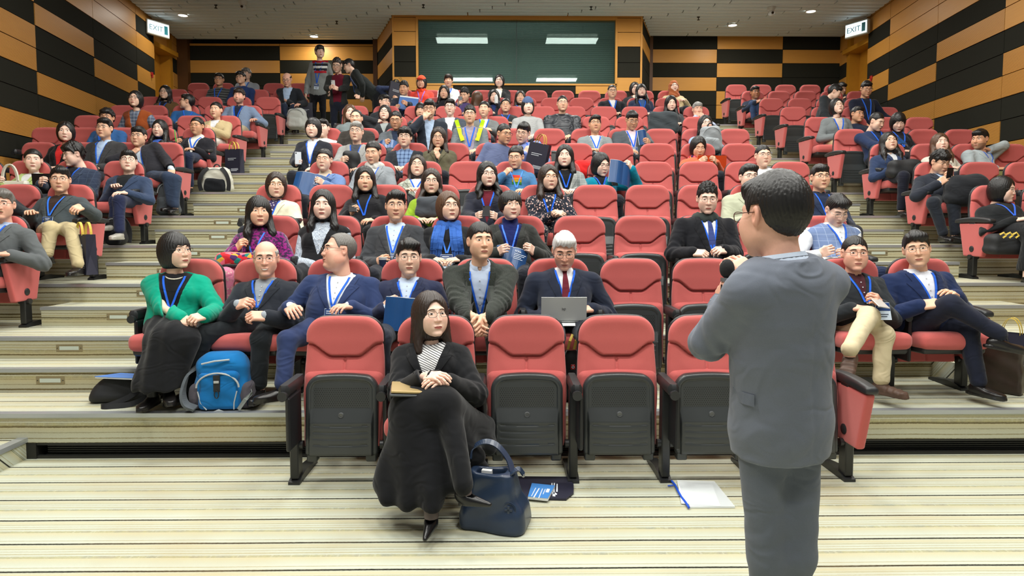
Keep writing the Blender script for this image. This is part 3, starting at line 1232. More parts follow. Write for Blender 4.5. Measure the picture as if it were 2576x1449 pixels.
def head_template(g, lod, smile, eyes):
    key = (g, lod, smile, eyes)
    if key in HEADS:
        return HEADS[key]
    vox = (.0034, .0048, .0068)[lod]
    fk = ('base', g, lod)
    f = lambda P: f_head(P, g)
    if fk not in HEADS:
        HEADS[fk] = surfnet(f, (-.105, -.14, -.17), (.105, .13, .135), vox)
    V, Q = HEADS[fk]
    n = len(V)
    x, y, z = V.T
    tint = np.ones((n, 3))
    red = np.exp(-(((np.abs(x) - .04) / .022) ** 2 + ((z + .022) / .02) ** 2)) * (y < -.03) + .9 * np.exp(-((x / .014) ** 2 + ((z + .025) / .016) ** 2)) * (y < -.08) + .8 * (np.abs(x) > .078)
    tint -= red[:, None] * np.array([.0, .13, .14])
    Vs, Qs, Cs, kind = [V], [Q], [tint], [np.zeros(n, int)]      # kind 0: skin tint, 1: absolute colour
    off = n

    def add(px, pz, col, quads, lift):
        nonlocal off
        py, hit = drape(f, px, pz, -.135, -.02, 110)
        Vs.append(np.stack([px, py - lift, pz], 1))
        Qs.append(quads + off)
        Cs.append(col)
        kind.append(np.ones(len(px), int))
        off += len(px)

    res = (17, 11, 9)[lod]
    # eyes
    for sx in (-1, 1):
        nu, nv = res, 7
        u, v = np.meshgrid(np.linspace(-1, 1, nu), np.linspace(-1, 1, nv), indexing='ij')
        u, v = u.ravel(), v.ravel()
        hgt = {'open': .0062, 'narrow': .0044, 'down': .0030}[eyes] * (1 - np.abs(u) ** 2.4) ** .7
        px = sx * .0315 + u * .0150
        zc = .0105 + .0012 * u * sx - (.002 if eyes == 'down' else 0)
        pz = zc + v * hgt
        col = np.tile(np.array(SKIN_PATCH['white']), (len(u), 1))
        ir = (u * .0150) ** 2 + (v * hgt + (.002 if eyes == 'down' else -.0002)) ** 2 < .0063 ** 2
        col[ir] = SKIN_PATCH['iris']
        col[v > .72] = SKIN_PATCH['lash']
        q = grid_patch(nu, nv)
        add(px, pz, col, q, .0006)
    # brows
    for sx in (-1, 1):
        nu, nv = 9, 3
        u, v = np.meshgrid(np.linspace(-1, 1, nu), np.linspace(-1, 1, nv), indexing='ij')
        u, v = u.ravel(), v.ravel()
        wd = (.0036 if g != 'f' else .0024) * (1 - .5 * (u * 1.0 > .3) * (u - .3)) * np.where(np.abs(u) > .95, .5, 1)
        px = sx * (.0320 + u * .0185)
        pz = .0335 - .0050 * np.maximum(u + .25, 0) ** 2 - .0012 * (u < -.6) + v * wd
        add(px, pz, np.tile(np.array(SKIN_PATCH['brow']), (len(u), 1)), grid_patch(nu, nv), .0010)
    # mouth
    nu, nv = (17, 13, 9)[lod], 9
    u, v = np.meshgrid(np.linspace(-1, 1, nu), np.linspace(-1, 1, nv), indexing='ij')
    u, v = u.ravel(), v.ravel()
    wdt = .0235 if not smile else .0275
    up = .0068 * (1 - np.abs(u) ** 2) ** .8 * (1 - .25 * np.exp(-(u / .18) ** 2))
    lo = .0085 * (1 - np.abs(u) ** 2) ** .8 * (1.15 if smile else 1)
    zz = np.where(v > 0, v * up, v * lo) - .0622 + (.006 if smile else -.0008) * u * u
    lipc = np.array(SKIN_PATCH['lip'] if g == 'f' else tuple(.75 * a + .25 * b for a, b in zip(SKIN_PATCH['lip'], s2l((190, 140, 118)))))
    col = np.tile(lipc, (len(u), 1))
    mid = np.abs(v) < .2
    col[mid] = SKIN_PATCH['lipd']
    if smile == 2:
        tm = (v < .3) & (v > -.55) & (np.abs(u) < .8)
        col[tm] = SKIN_PATCH['teeth']
    add(u * wdt, zz, col, grid_patch(nu, nv), .0007)
    HEADS[key] = (np.concatenate(Vs), np.concatenate(Qs), np.concatenate(Cs), np.concatenate(kind))
    return HEADS[key]


def skull(P, t, tt=None, tb=None):
    tt = t if tt is None else tt
    return ell(P, (0, .017, .031), (.077 + t, .096 + (t if tb is None else tb), .090 + tt))


def hairline(P, zf, nape=-.075, temple=.052, burn=.006):
    x, y, z = P.T
    z0 = .07
    zl = np.interp(y, [-.12, -.075, -.050, -.026, -.014, .028, .036, .065, .12], [z0, z0 - .006, temple, burn, .034, .034, -.02, nape + .01, nape])
    zl = zl + (zf - z0) * sstep(-.045, -.07, y)
    return zl - z


def strands(P, amp, fx=1.0, seed=0.0):
    x, y, z = P.T
    th = np.arctan2(x, -(y - .02) + .02)
    return amp * (np.sin(th * 41 * fx + 4 * np.sin(z * 38 + seed) + seed) * .6 + np.sin(th * 67 * fx - 30 * z + 2 * seed) * .4)


HAIRS = {}


def f_hair(P, st):
    x, y, z = P.T
    A = absx(P)
    ax = np.abs(x)
    if st in ('short', 'side', 'spiky', 'crew', 'tousled', 'neat'):
        t, tt = {'short': (.008, .018), 'side': (.008, .022), 'spiky': (.007, .024), 'crew': (.004, .009), 'tousled': (.014, .026), 'neat': (.007, .015)}[st]
        d = skull(P, t, tt)
        top = sstep(.06, .11, z)
        if st == 'side':
            d = smin(d, ell(P, (.012, -.050, .092), (.066, .042, .034)), .03)
            d = d + .006 * np.exp(-((x + .040) / .008) ** 2) * top
            zf = .060 + .012 * sstep(-.05, .02, -x)
        elif st == 'spiky':
            d = d + .010 * top * (np.sin(x * 210 + 3 * np.sin(y * 90)) * np.sin(y * 190)) - .002
            zf = .070
        elif st == 'tousled':
            d = d + .008 * (np.sin(x * 120 + 3 * np.sin(y * 60)) * np.sin(y * 105 + z * 60))
            d = smin(d, ell(P, (0, -.062, .085), (.062, .036, .030)), .03)
            zf = .050
        elif st == 'short':
            d = smin(d, ell(P, (0, -.058, .088), (.060, .036, .030)), .03)
            zf = .058
        else:
            zf = {'crew': .074, 'neat': .068}[st]
        d = d - strands(P, .0022)
        return smax(d, hairline(P, zf + .006 * np.sin(x * 160) * (y < -.05)), .006)
    if st == 'recede':
        d = skull(P, .006, .007) - strands(P, .0018)
        return smax(d, hairline(P, .104, temple=.080), .006)
    if st == 'bald':
        d = skull(P, .007, .0) - strands(P, .0016)
        d = smax(d, hairline(P, .12, temple=.10, burn=.012), .006)
        return smax(d, z - .058 - .02 * sstep(.0, .1, y), .012)
    if st in ('bob', 'bobbang', 'mushroom', 'long', 'longbang', 'wavy', 'half'):
        bang = st in ('bobbang', 'mushroom', 'longbang')
        if st == 'mushroom':
            d = ell(P, (0, .014, .018), (.099, .112, .108))
            cutz = -.045 - .03 * sstep(.0, .08, y)
        else:
            d = smin(skull(P, .013, .018), ell(P, (0, .022, -.022), (.097, .102, .125)), .04)
            cutz = -.118 + 0 * y
        if st in ('long', 'longbang', 'wavy', 'half'):
            lk = cone(A, (.076, .0, -.05), (.094, -.060, -.175), .030, .032)
            lk = smin(lk, cone(A, (.094, -.060, -.175), (.092, -.090, -.30), .032, .018), .02)
            lk = smax(lk, -(y + .112), .01)
            bk = ell(P, (0, .062, -.15), (.105, .045, .17))
            if st == 'half':
                lk = cone(A, (.076, .01, -.05), (.090, -.02, -.19), .032, .02)
            d = smin(smin(d, lk, .025), bk, .03)
            if st == 'wavy':
                d = d + .007 * np.sin(z * 62 + 3 * ax * 20) * sstep(-.02, -.1, z)
            cutz = -.32 + 0 * y
        d = d - strands(P, .0022)
        d = smax(d, cutz - z, .012)
        wz = .062 if not bang else .0
        win = ell(P, (0, -.105, -.035), (.0600 if st != 'mushroom' else .060, .10, .118 if not bang else .10))
        if bang:
            win = smax(win, z - .036 - .004 * np.sin(x * 140), .006)
        else:
            win = smax(win, z - .085 + .9 * np.maximum(ax - .03, 0), .006)
        win = np.maximum(win, y - .005)
        d = smax(d, -win, .008)
        if not bang:
            d = d + .005 * np.exp(-((x - .008) / .006) ** 2) * sstep(.06, .1, z)
        # keep the nose and chin free
        return d
    if st in ('tied', 'pony', 'bun', 'shortf'):
        d = skull(P, .009 if st != 'shortf' else .014, .011 if st != 'shortf' else .022) - strands(P, .0016, 1.4)
        if st == 'shortf':
            d = smin(d, ell(P, (.0, -.055, .080), (.066, .045, .042)), .03)
            d = smax(d, hairline(P, .040 + .010 * np.sin(x * 60), nape=-.085, temple=.030, burn=-.02), .006)
            return d
        d = smax(d, hairline(P, .074, nape=-.055, temple=.055, burn=.015), .006)
        if st == 'pony':
            t = smin(ell(P, (.0, .112, .045), (.026, .03, .028)), cone(P, (.0, .125, .03), (.035, .10, -.15), .026, .014), .02)
            d = smin(d, t, .01)
        if st == 'bun':
            d = smin(d, ell(P, (.02, .10, .085), (.042, .042, .038)), .01)
        return d
    raise KeyError(st)


def hair_template(st, lod):
    key = (st, lod)
    if key not in HAIRS:
        vox = (.0040, .0055, .0075)[lod]
        lo = (-.15, -.13, -.34) if st in ('long', 'longbang', 'wavy', 'half') else (-.135, -.13, -.15)
        HAIRS[key] = surfnet(lambda P: f_hair(P, st), lo, (.15, .17, .165), vox)
    return HAIRS[key]


def f_cap(P):
    x, y, z = P.T
    d = smax(skull(P, .016, .026), .040 - z, .008)
    br = ell(P, (0, -.125, .046 - .0), (.068, .075, .010))
    br = np.maximum(br, y + .075)
    return smin(d, br, .008)


def f_beanie(P):
    x, y, z = P.T
    d = smax(skull(P, .016, .034), .032 - z, .01)
    return d - .002 * np.sin(np.arctan2(x, y) * 40)


def f_hijab(P):
    x, y, z = P.T
    d = smin(ell(P, (0, .018, .012), (.095, .112, .122)), cone(P, (0, .01, -.06), (0, -.005, -.19), .085, .105), .06)
    d = d + .004 * np.sin(z * 70 + x * 50)
    win = ell(P, (0, -.11, -.012), (.057, .09, .082))
    return smax(d, -win, .008)


def hat_template(kind, lod):
    key = (kind, lod)
    if key not in HAIRS:
        f = {'cap': f_cap, 'beanie': f_beanie, 'hijab': f_hijab}[kind]
        HAIRS[key] = surfnet(f, (-.16, -.22, -.27), (.16, .16, .17), (.0045, .006, .008)[lod])
    return HAIRS[key]


def f_hand(P, pose):
    cu = {'relax': (22, 30, 20), 'grip': (52, 62, 36), 'fist': (78, 88, 60), 'flat': (6, 10, 8), 'point': (22, 30, 20)}[pose]
    d = rbox(P, (.0, .048, 0), (.041, .044, .0135), .0125)
    d = smin(d, cone(P, (-.006, .012, .0), (0, -.016, 0), .026, .026), .02)
    d = smin(d, ell(P, (-.026, .030, -.008), (.018, .032, .014)), .012)
    ln = [(-.0310, .086, .072), (-.0105, .091, .080), (.0105, .089, .075), (.0300, .082, .058)]
    for i, (x0, y0, L) in enumerate(ln):
        p = np.array([x0, y0, .001])
        a = math.radians(cu[0] * (1 - .06 * i))
        spread = (-.10, -.03, .04, .12)[i]
        r = .0088 if i < 3 else .0076
        f = None
        for k, fr in enumerate((.45, .31, .24)):
            dr = np.array([math.sin(spread) * math.cos(a), math.cos(spread) * math.cos(a), -math.sin(a)])
            q = p + dr * L * fr
            c = cone(P, p, q, r, r * .93)
            f = c if f is None else smin(f, c, .004)
            p, r = q, r * .93
            if k < 2:
                a += math.radians(cu[k + 1] * (.9 + .06 * i))
        d = smin(d, f, .006)
    th = {'relax': [(-.030, .018, -.006), (-.054, .046, -.016), (-.058, .074, -.024), (-.055, .094, -.030)],
          'grip': [(-.030, .018, -.008), (-.046, .046, -.030), (-.038, .070, -.046), (-.026, .086, -.052)],
          'fist': [(-.030, .018, -.008), (-.044, .046, -.030), (-.030, .066, -.042), (-.012, .076, -.044)],
          'flat': [(-.030, .018, -.004), (-.058, .044, -.008), (-.070, .070, -.010), (-.076, .092, -.010)]}[pose if pose != 'point' else 'relax']
    for k in range(3):
        d = smin(d, cone(P, th[k], th[k + 1], .0115 - .001 * k, .0105 - .001 * k), .006)
    return d


HANDS = {}


def hand_template(pose, lod):
    if (pose, lod) not in HANDS:
        HANDS[pose, lod] = surfnet(lambda P: f_hand(P, pose), (-.10, -.075, -.13), (.06, .185, .035), (.0032, .0048, .0066)[lod])
    return HANDS[pose, lod]


def f_shoe(P, kind):
    x, y, z = P.T
    d = smin(ell(P, (0, .0, .040), (.040, .062, .046)), ell(P, (0, -.105, .028), (.046, .075, .032)), .05)
    if kind == 'heel':
        d = smin(ell(P, (0, .015, .052), (.030, .045, .042)), cone(P, (0, -.02, .032), (0, -.140, .018), .037, .013), .03)
        d = np.minimum(smax(d, .006 - z, .004), cone(P, (0, .03, .03), (0, .035, .0), .012, .007))
        return smax(d, -ell(P, (0, -.01, .075), (.026, .06, .035)), .006)
    sole = rbox(P, (0, -.055, .010), (.042, .128, .011), .010)
    sole = np.maximum(sole, np.hypot(x / .047, (y + .055) / .135) - 1.0)
    d = smax(d, .004 - z, .004)
    d = smin(d, sole, .004)
    d = smax(d, z - .075 - .2 * y, .01)
    if kind == 'trainer':
        d = d - .003 * np.sin(y * 150) * (z > .03) * (y < -.03)
    return d


SHOES = {}


def shoe_template(kind, lod):
    if (kind, lod) not in SHOES:
        SHOES[kind, lod] = surfnet(lambda P: f_shoe(P, kind), (-.07, -.21, -.01), (.07, .09, .12), (.006, .008, .011)[lod])
    return SHOES[kind, lod]


def glasses_mesh(rnd, r, m):
    b = MB()
    for sx in (-1, 1):
        pts = []
        for a in np.linspace(0, 2 * math.pi, 25)[:-1]:
            c, s = math.cos(a), math.sin(a)
            e = 1.0 if rnd else .62
            px = .0225 * np.sign(c) * abs(c) ** e
            pz = (.0205 if rnd else .0155) * np.sign(s) * abs(s) ** e
            X = sx * .033 + px
            pts.append((X, -.1125 + .22 * max(abs(X) - .02, 0) * .9, .0075 + pz))
        b.tube(pts, r, 6, closed=True)
        b.tube([(sx * .0555, -.1045, .012), (sx * .0735, -.085, .014), (sx * .0815, -.03, .014), (sx * .0825, .008, .012)], r, 6)
    b.tube([(-.0105, -.1125, .012), (0, -.1145, .0155), (.0105, -.1125, .012)], r, 6)
    return b.mesh('glasses', m, True)


GLASS_M = {'dark': mat('dark_frame', (26, 22, 22), .3), 'gold': mat('gold_frame', (150, 112, 62), .25, metal=.8), 'silver': mat('silver_frame', (120, 118, 116), .25, metal=.8), 'brown': mat('brown_frame', (70, 36, 24), .3)}
GLASS_C = {}


def rot(yaw, pitch=0, roll=0):
    """degrees; yaw + turns to the viewer's right, pitch + looks down, roll + tips to the viewer's right"""
    a, p, r = math.radians(yaw), math.radians(pitch), math.radians(roll)
    Rz = np.array([[math.cos(a), -math.sin(a), 0], [math.sin(a), math.cos(a), 0], [0, 0, 1]])
    Rx = np.array([[1, 0, 0], [0, math.cos(p), -math.sin(p)], [0, math.sin(p), math.cos(p)]])
    Ry = np.array([[math.cos(r), 0, math.sin(r)], [0, 1, 0], [-math.sin(r), 0, math.cos(r)]])
    return Rz @ Ry @ Rx
# ================================================================ people: clothes and assembly
def fabric(rgb, pat='plain', rgb2=None):
    key = ('fabric', tuple(rgb), pat, rgb2)
    if key in MATS:
        return MATS[key]
    n = NT('cloth_' + pat)
    o = n.obj()
    c = s2l(rgb)
    rough, sheen, spec = .9, .12, .15
    weave = n.noise(520, o, 2.0)
    soft = n.noise(7, o, 3.0)
    base = n.mix(n.math('ADD', n.math('MULTIPLY', weave, .6), n.math('MULTIPLY', soft, .4)), tuple(v * .78 for v in c), tuple(min(1, v * 1.22) for v in c))
    sep = n.n('ShaderNodeSeparateXYZ')
    n.l(o, sep.inputs[0])
    X, Y, Z = sep.outputs

    def stripe(v, per, w):
        return n.math('LESS_THAN', n.math('FRACT', n.math('DIVIDE', v, per)), w)
    c2 = s2l(rgb2) if rgb2 else tuple(v * .4 for v in c)
    if pat == 'tweed':
        base = n.mix(n.ramp(n.noise(300, o, 2.0), [(.35, 0.0), (.65, 1.0)]), tuple(v * .6 for v in c), tuple(min(1, v * 1.5) for v in c))
    elif pat == 'pinstripe':
        base = n.mix(n.math('MULTIPLY', stripe(X, .022, .12), .5), base, c2)
    elif pat == 'stripes':
        base = n.mix(stripe(Z, .05, .45), base, c2)
    elif pat == 'finestripes':
        u = n.math('ADD', n.math('MULTIPLY', X, .45), Z)
        base = n.mix(stripe(u, .011, .32), base, c2)
    elif pat == 'plaid':
        a = n.math('ADD', n.math('MULTIPLY', stripe(X, .05, .3), .5), n.math('MULTIPLY', stripe(Z, .05, .3), .5))
        base = n.mix(a, base, c2)
    elif pat == 'window':
        a = n.math('MAXIMUM', stripe(X, .055, .07), stripe(Z, .055, .07))
        base = n.mix(n.math('MULTIPLY', a, .7), base, c2)
    elif pat == 'floral':
        v = n.n('ShaderNodeTexVoronoi')
        v.inputs['Scale'].default_value = 46
        n.l(o, v.inputs['Vector'])
        m1 = n.ramp(v.outputs['Distance'], [(.28, 1.0), (.42, 0.0)])
        pick = n.math('GREATER_THAN', n.noise(30, o, 1.0), .47)
        base = n.mix(n.math('MULTIPLY', m1, pick), base, n.mix(n.noise(36, n.scaled(o, (1, 1.7, 1)), 1.0), c2, s2l((236, 214, 196))))
    elif pat == 'bright':
        v = n.n('ShaderNodeTexVoronoi')
        v.inputs['Scale'].default_value = 30
        n.l(o, v.inputs['Vector'])
        sp2 = n.n('ShaderNodeSeparateColor')
        n.l(v.outputs['Color'], sp2.inputs[0])
        base = n.ramp(sp2.outputs[0], [(0, s2l((190, 40, 50))), (.25, s2l((226, 110, 130))), (.45, s2l((30, 120, 110))), (.6, s2l((70, 40, 90))), (.8, s2l((214, 160, 60))), (1, s2l((60, 140, 200)))], 'CONSTANT')
    elif pat == 'velvet':
        m1 = n.ramp(n.noise(44, o, 3.0, .6), [(.44, 0.0), (.54, 1.0)])
        base = n.mix(m1, base, c2)
        sheen = .5
    elif pat == 'lace':
        base = n.mix(n.ramp(n.noise(130, o, 2.0), [(.42, 0.0), (.56, 1.0)]), base, c2)
    elif pat == 'rib':
        base = n.mix(n.math('MULTIPLY', stripe(X, .011, .4), .6), base, c2)
    elif pat == 'leather':
        rough, sheen, spec = .34, 0, .5
    elif pat == 'fluffy':
        n.bump(n.noise(70, o, 3.0), 1.0, .012)
    if pat not in ('fluffy',):
        w1 = n.n('ShaderNodeTexNoise')
        w1.inputs['Scale'].default_value = 5.0
        w1.inputs['Detail'].default_value = .6
        w1.inputs['Roughness'].default_value = .45
        w1.inputs['Distortion'].default_value = 1.1
        n.l(n.scaled(o, (1.0, 1.0, 1.7)), w1.inputs['Vector'])
        rid = n.math('SINE', n.math('MULTIPLY', w1.outputs['Fac'], 24.0))
        h = n.math('ADD', n.math('MULTIPLY', rid, .16), n.math('MULTIPLY', weave, .05))
        n.bump(h, .32 if pat != 'leather' else .7, .022)
    n.color(base)
    MATS[key] = n.set(rough, 0, spec, sheen)
    return n.m


def skin_mat():
    n = NT('skin')
    a = n.n('ShaderNodeVertexColor', layer_name='tint')
    o = n.obj()
    f = n.noise(160, o, 3.0)
    n.color(n.mix(.10, a.outputs[0], n.ramp(f, [(.3, .55), (.7, 1.0)]), 'MULTIPLY'))
    n.b.inputs['Subsurface Weight'].default_value = .08
    n.b.inputs['Subsurface Radius'].default_value = (.012, .005, .003)
    return n.set(.48, spec=.4)


def hair_mat(rgb):
    key = ('hair', tuple(rgb))
    if key not in MATS:
        n = NT('hair')
        o = n.obj()
        f = n.noise(260, n.scaled(o, (1, 1, .12)), 2.0)
        c = s2l(rgb)
        n.color(n.mix(f, tuple(v * .55 for v in c), tuple(min(1, v * 1.5) for v in c)))
        n.bump(f, .35, .002)
        MATS[key] = n.set(.42, spec=.45)
    return MATS[key]


M_SKIN = skin_mat()
TONES = {'l': s2l((238, 198, 174)), 'p': s2l((244, 206, 186)), 'm': s2l((232, 186, 156)), 'd': s2l((218, 166, 132)), 'r': s2l((236, 182, 158)), 'k': s2l((176, 120, 86))}
HAIRC = {'k': (24, 22, 22), 'b': (46, 34, 28), 'br': (84, 58, 40), 'dg': (70, 68, 66), 'g': (150, 148, 144), 'w': (226, 226, 224), 'sp': (104, 100, 96)}
BLUE = (38, 98, 214)


def unit(v):
    v = np.asarray(v, float)
    return v / (np.linalg.norm(v) + 1e-9)


def frame_hand(F, B):
    y = unit(F)
    z = unit(np.asarray(B, float) - y * (np.asarray(B, float) @ y))
    x = np.cross(y, z)
    return np.stack([x, y, z], 1)


def ik(S, W, a, b, pole):
    S, W = np.asarray(S, float), np.asarray(W, float)
    d = W - S
    L = np.linalg.norm(d)
    mx = (a + b) * .985
    if L > mx:
        k = L / mx
        a, b = a * k, b * k
    L = max(L, .06)
    u = d / L
    c = (a * a - b * b + L * L) / (2 * L)
    h = math.sqrt(max(a * a - c * c, 0))
    p = np.asarray(pole, float)
    p = unit(p - u * (p @ u))
    return S + u * c + p * h


def sdf_piece(name, f, pts, pad, vox, m, parent, smooth=True):
    pts = np.array(pts)
    lo, hi = pts.min(0) - pad, pts.max(0) + pad
    V, Q = surfnet(f, lo, hi, vox)
    if len(V) == 0:
        return None
    return link(name, mesh_np(name, V, Q, m), parent)


def place_template(T, R, t, s=1.0, mirror=False):
    V, Q = T
    V = np.array(V) * (np.asarray(s) if hasattr(s, '__len__') else s)
    if mirror:
        V = V * np.array([-1, 1, 1])
        Q = Q[:, ::-1]
    return V @ R.T + t, Q


PEOPLE = {}
ALL_SEATED = []


def person(label, row=None, x=0, cy=0, g='m', hair='short', hc='k', tone='l', hy=0, hp=0, hr=0, by=0, hs=1.0, hf=.22, dx=0.0, hw=1.0,
           jk=None, sh=(230, 232, 238), jpat='plain', spat='plain', j2=None, s2=None, vb=.38, vt=.066, opn=0.0, lap=True, collar=True, neck=None, tie=None,
           leg=(36, 38, 46), legpat='plain', lan=BLUE, badge=False, gl=None, smile=0, eyes='narrow', W=1.0, belly=0.0, bust=False,
           aL='lap', aR='lap', legs='sit', shoe=(26, 24, 24), shoekind='plain', sock=None, hat=None, hatc=None, scarf=None, seat=True,
           Y=None, fz=None, hip=None, group=None, key=None, cuffs=False, vest=None, lod=None, skirt=None, hem=-.06, yo=0.0, kneeL=None, kneeR=None, ankL=None, ankR=None, footL=None, footR=None,
           handL=None, handR=None, scale=1.0, beard=False, flare=0.0, drape_to=None, colh=0.0, nz=0.0):
    rY = row_y(row) if row else Y
    rZ = row_z(row) if row else fz
    if lod is None:
        lod = 0 if (rY < 6.0) else (1 if rY < 8.9 else 2)
    rng = random.Random(label)
    ph = rng.random() * 6
    C = at(x, cy, rY - hf)
    if hat:
        hs_top = .128
    else:
        hs_top = {'bald': .121, 'recede': .124, 'crew': .127, 'mushroom': .126}.get(hair, .134)
    root = np.array([C[0] + dx, rY, rZ])
    head = C - root - np.array([0, 0, hs_top * hs])
    Rh = rot(hy, hp, hr)
    N = head + rot(hy * .25 + by * (.2 if abs(by) < 90 else .75), hp * .7, hr * .6) @ (np.array([0, .036, -.172]) * hs)
    N = N + np.array([0, 0, nz])
    fb = np.array([math.sin(math.radians(by)), -math.cos(math.radians(by)), 0])
    rb = np.array([math.cos(math.radians(by)), math.sin(math.radians(by)), 0])
    up = np.array([0, 0, 1.0])
    H = np.array([0, -.30 - yo, .475]) if hip is None else np.asarray(hip, float) - root
    e = unit(N - H)
    L = np.linalg.norm(N - H)
    f_ = unit(-(fb - e * (fb @ e)))          # v axis: backwards
    r_ = np.cross(f_, e)
    B = np.stack([r_, f_, e], 1)             # columns u, v, w
    k = scale
    sw = (.172 if g != 'f' else .152) * W * k

    def W2(u, v, w):
        return H + B @ np.array([u, v, w])
    S = {s: W2(s * sw, .015, L - .062 * k) for s in (-1, 1)}

    def wrist(a, s):
        off = np.zeros(3)
        if isinstance(a, tuple) and a[0] == 'px':
            p = at(a[1], a[2], rY - a[3]) - root
            return p, (a[4] if len(a) > 4 else 'hold')
        if isinstance(a, tuple):
            a, o = a
            off = rb * o[0] + fb * o[1] + up * o[2]
        if a == 'lap': p = H + fb * .22 + rb * s * .10 + up * .10
        elif a == 'thigh': p = H + fb * .24 + rb * s * .15 + up * .11
        elif a == 'arm': p = H + fb * .10 + rb * s * .27 + up * .17
        elif a == 'clasp': p = H + fb * (.27 + .012 * s) + rb * s * .115 + up * (.16 + .012 * s)
        elif a == 'hold': p = H + fb * .31 + rb * s * .10 + up * .16
        elif a == 'chin': p = head + fb * .10 + rb * s * .04 + up * (-.215)
        elif a == 'face': p = head + fb * .115 + rb * s * .06 + up * (-.135)
        elif a == 'ear': p = head + fb * .04 + rb * s * .12 + up * (-.13)
        elif a == 'down': p = S[s] + rb * s * .06 + up * (-.49) + fb * .03
        else: raise KeyError(a)
        return p + off, a
    Wr, Hd = {}, {}
    for s, a, hsp in ((-1, aL, handL), (1, aR, handR)):
        p, kind = wrist(a, s)
        Wr[s] = p
        F, Bn, pose = {
            'lap': (fb * .55 - rb * s * .75 - up * .25, up * .9 + fb * .35, 'relax'),
            'thigh': (fb - up * .40, up + fb * .4, 'relax'),
            'arm': (fb - up * .25, up + fb * .3, 'relax'),
            'clasp': (-rb * s * .85 + fb * .35 - up * .1, fb * .7 + up * .7, 'grip'),
            'hold': (-rb * s * .45 + fb * .35 + up * .55, fb * .5 + rb * s * .75, 'grip'),
            'chin': (up * .9 - rb * s * .35 - fb * .10, fb * .75 + rb * s * .5, 'grip'),
            'face': (up * .75 - rb * s * .7, fb * .95 + rb * s * .3, 'relax'),
            'ear': (up * .8 - rb * s * .3 - fb * .2, fb * .3 + rb * s * .9, 'grip'),
            'down': (-up + fb * .15, rb * s, 'relax')}[kind]
        if hsp:
            F = np.asarray(hsp[0], float); Bn = np.asarray(hsp[1], float); pose = hsp[2]
        Hd[s] = (F, Bn, pose)
    ua, fa = .275 * k, .245 * k
    El = {s: ik(S[s], Wr[s], ua, fa, rb * s * .75 - fb * .45 - up * .75) for s in (-1, 1)}

    # ---------------- legs
    Kn, An = {}, {}
    for s, kk, aa in ((-1, kneeL, ankL), (1, kneeR, ankR)):
        if legs == 'stand':
            Kn[s] = H + rb * s * .095 - up * (H[2] * .47) + fb * .02
            An[s] = np.array([H[0], H[1], 0]) + rb * s * .10 + up * .085 + fb * -.01
        else:
            Kn[s] = H + fb * .43 + rb * s * .105 + up * (-.01)
            An[s] = Kn[s] + fb * (-.03) + rb * s * .0
            An[s][2] = .085
        if kk is not None: Kn[s] = at(*kk[:2], rY - kk[2]) - root
        if aa is not None: An[s] = at(*aa[:2], rY - aa[2]) - root
    hips = {s: H + rb * s * .085 * W for s in (-1, 1)}

    # ---------------- body: head, neck, hands, forearms, shins as one mesh
    Vs, Qs, Cs = [], [], []
    n = 0
    tone_c = np.array(TONES[tone])
    hV, hQ, hC, hK = head_template('b' if g == 'b' else g, lod, smile, eyes)
    V, Q = place_template((hV, hQ), Rh, head, (hs * hw, hs, hs))
    col = np.where(hK[:, None] == 0, hC * tone_c, hC)
    if beard:
        z_ = hV[:, 2]
        bm = (z_ < -.045) & (z_ > -.125) & (hV[:, 1] < .0) & (hK == 0) & ~((np.abs(hV[:, 0]) < .024) & (z_ > -.077) & (z_ < -.052))
        col[bm] = col[bm] * .5 + np.array(s2l((52, 40, 34))) * .5
    Vs.append(V); Qs.append(Q); Cs.append(col); n += len(V)

    def tube_skin(pts, rads, c):
        nonlocal n
        mb = MB()
        mb.tube(pts, rads, 10)
        V = np.concatenate(mb.v)
        q = np.array([f if len(f) == 4 else (f[0], f[1], f[2], f[2]) for f in mb.f if len(f) == 4])
        Vs.append(V); Qs.append(q + n); Cs.append(np.tile(np.asarray(c), (len(V), 1))); n += len(V)
    nk = Rh @ (np.array([0, .02, -.085]) * hs) + head
    rn = (.050 if g != 'f' else .043) * hs
    tube_skin([nk, nk * .5 + N * .5, N, N - e * .06, N - e * .12 - f_ * .01], [rn, rn, rn * 1.08, rn * 1.35, rn * 1.3], tone_c)
    for s in (-1, 1):
        F, Bn, pose = Hd[s]
        F = unit(F) * .75 + unit(Wr[s] - El[s])
        R = frame_hand(F, Bn)
        T = hand_template(pose, lod)
        V, Q = place_template(T, R, Wr[s], (.98 if g != 'f' else .89) * k, mirror=(s == 1))
        Vs.append(V); Qs.append(Q + n); Cs.append(np.tile(tone_c * np.array([1, .96, .95]), (len(V), 1))); n += len(V)
        tube_skin([S[s] * .4 + El[s] * .6, El[s], Wr[s] * .55 + El[s] * .45, Wr[s]], [.027, .027, .026, .023], tone_c)
        sk = tone_c if sock is None else np.array(s2l(sock))
        tube_skin([Kn[s], Kn[s] * .5 + An[s] * .5, An[s], An[s] - up * .03], [.045, .044, .034, .034], sk)
        tube_skin([H, hips[s], Kn[s]], [.06, .06, .045], tone_c)
        tube_skin([N - e * .09, S[s] - e * .01, S[s] * .4 + El[s] * .6], [.03, .03, .027], tone_c)
    tube_skin([N - e * .04, N - e * .12 - f_ * .01, (N + H) * .5, H], [.05, .06, .08, .085], tone_c)
    VV, QQ, CC = np.concatenate(Vs), np.concatenate(Qs), np.concatenate(Cs)
    body = link('person', mesh_np('person', VV, QQ, M_SKIN, col=CC), None, tuple(root))
    tag(body, label, 'person', group)

    # ---------------- hair or hat
    hm = hair_mat(HAIRC[hc])
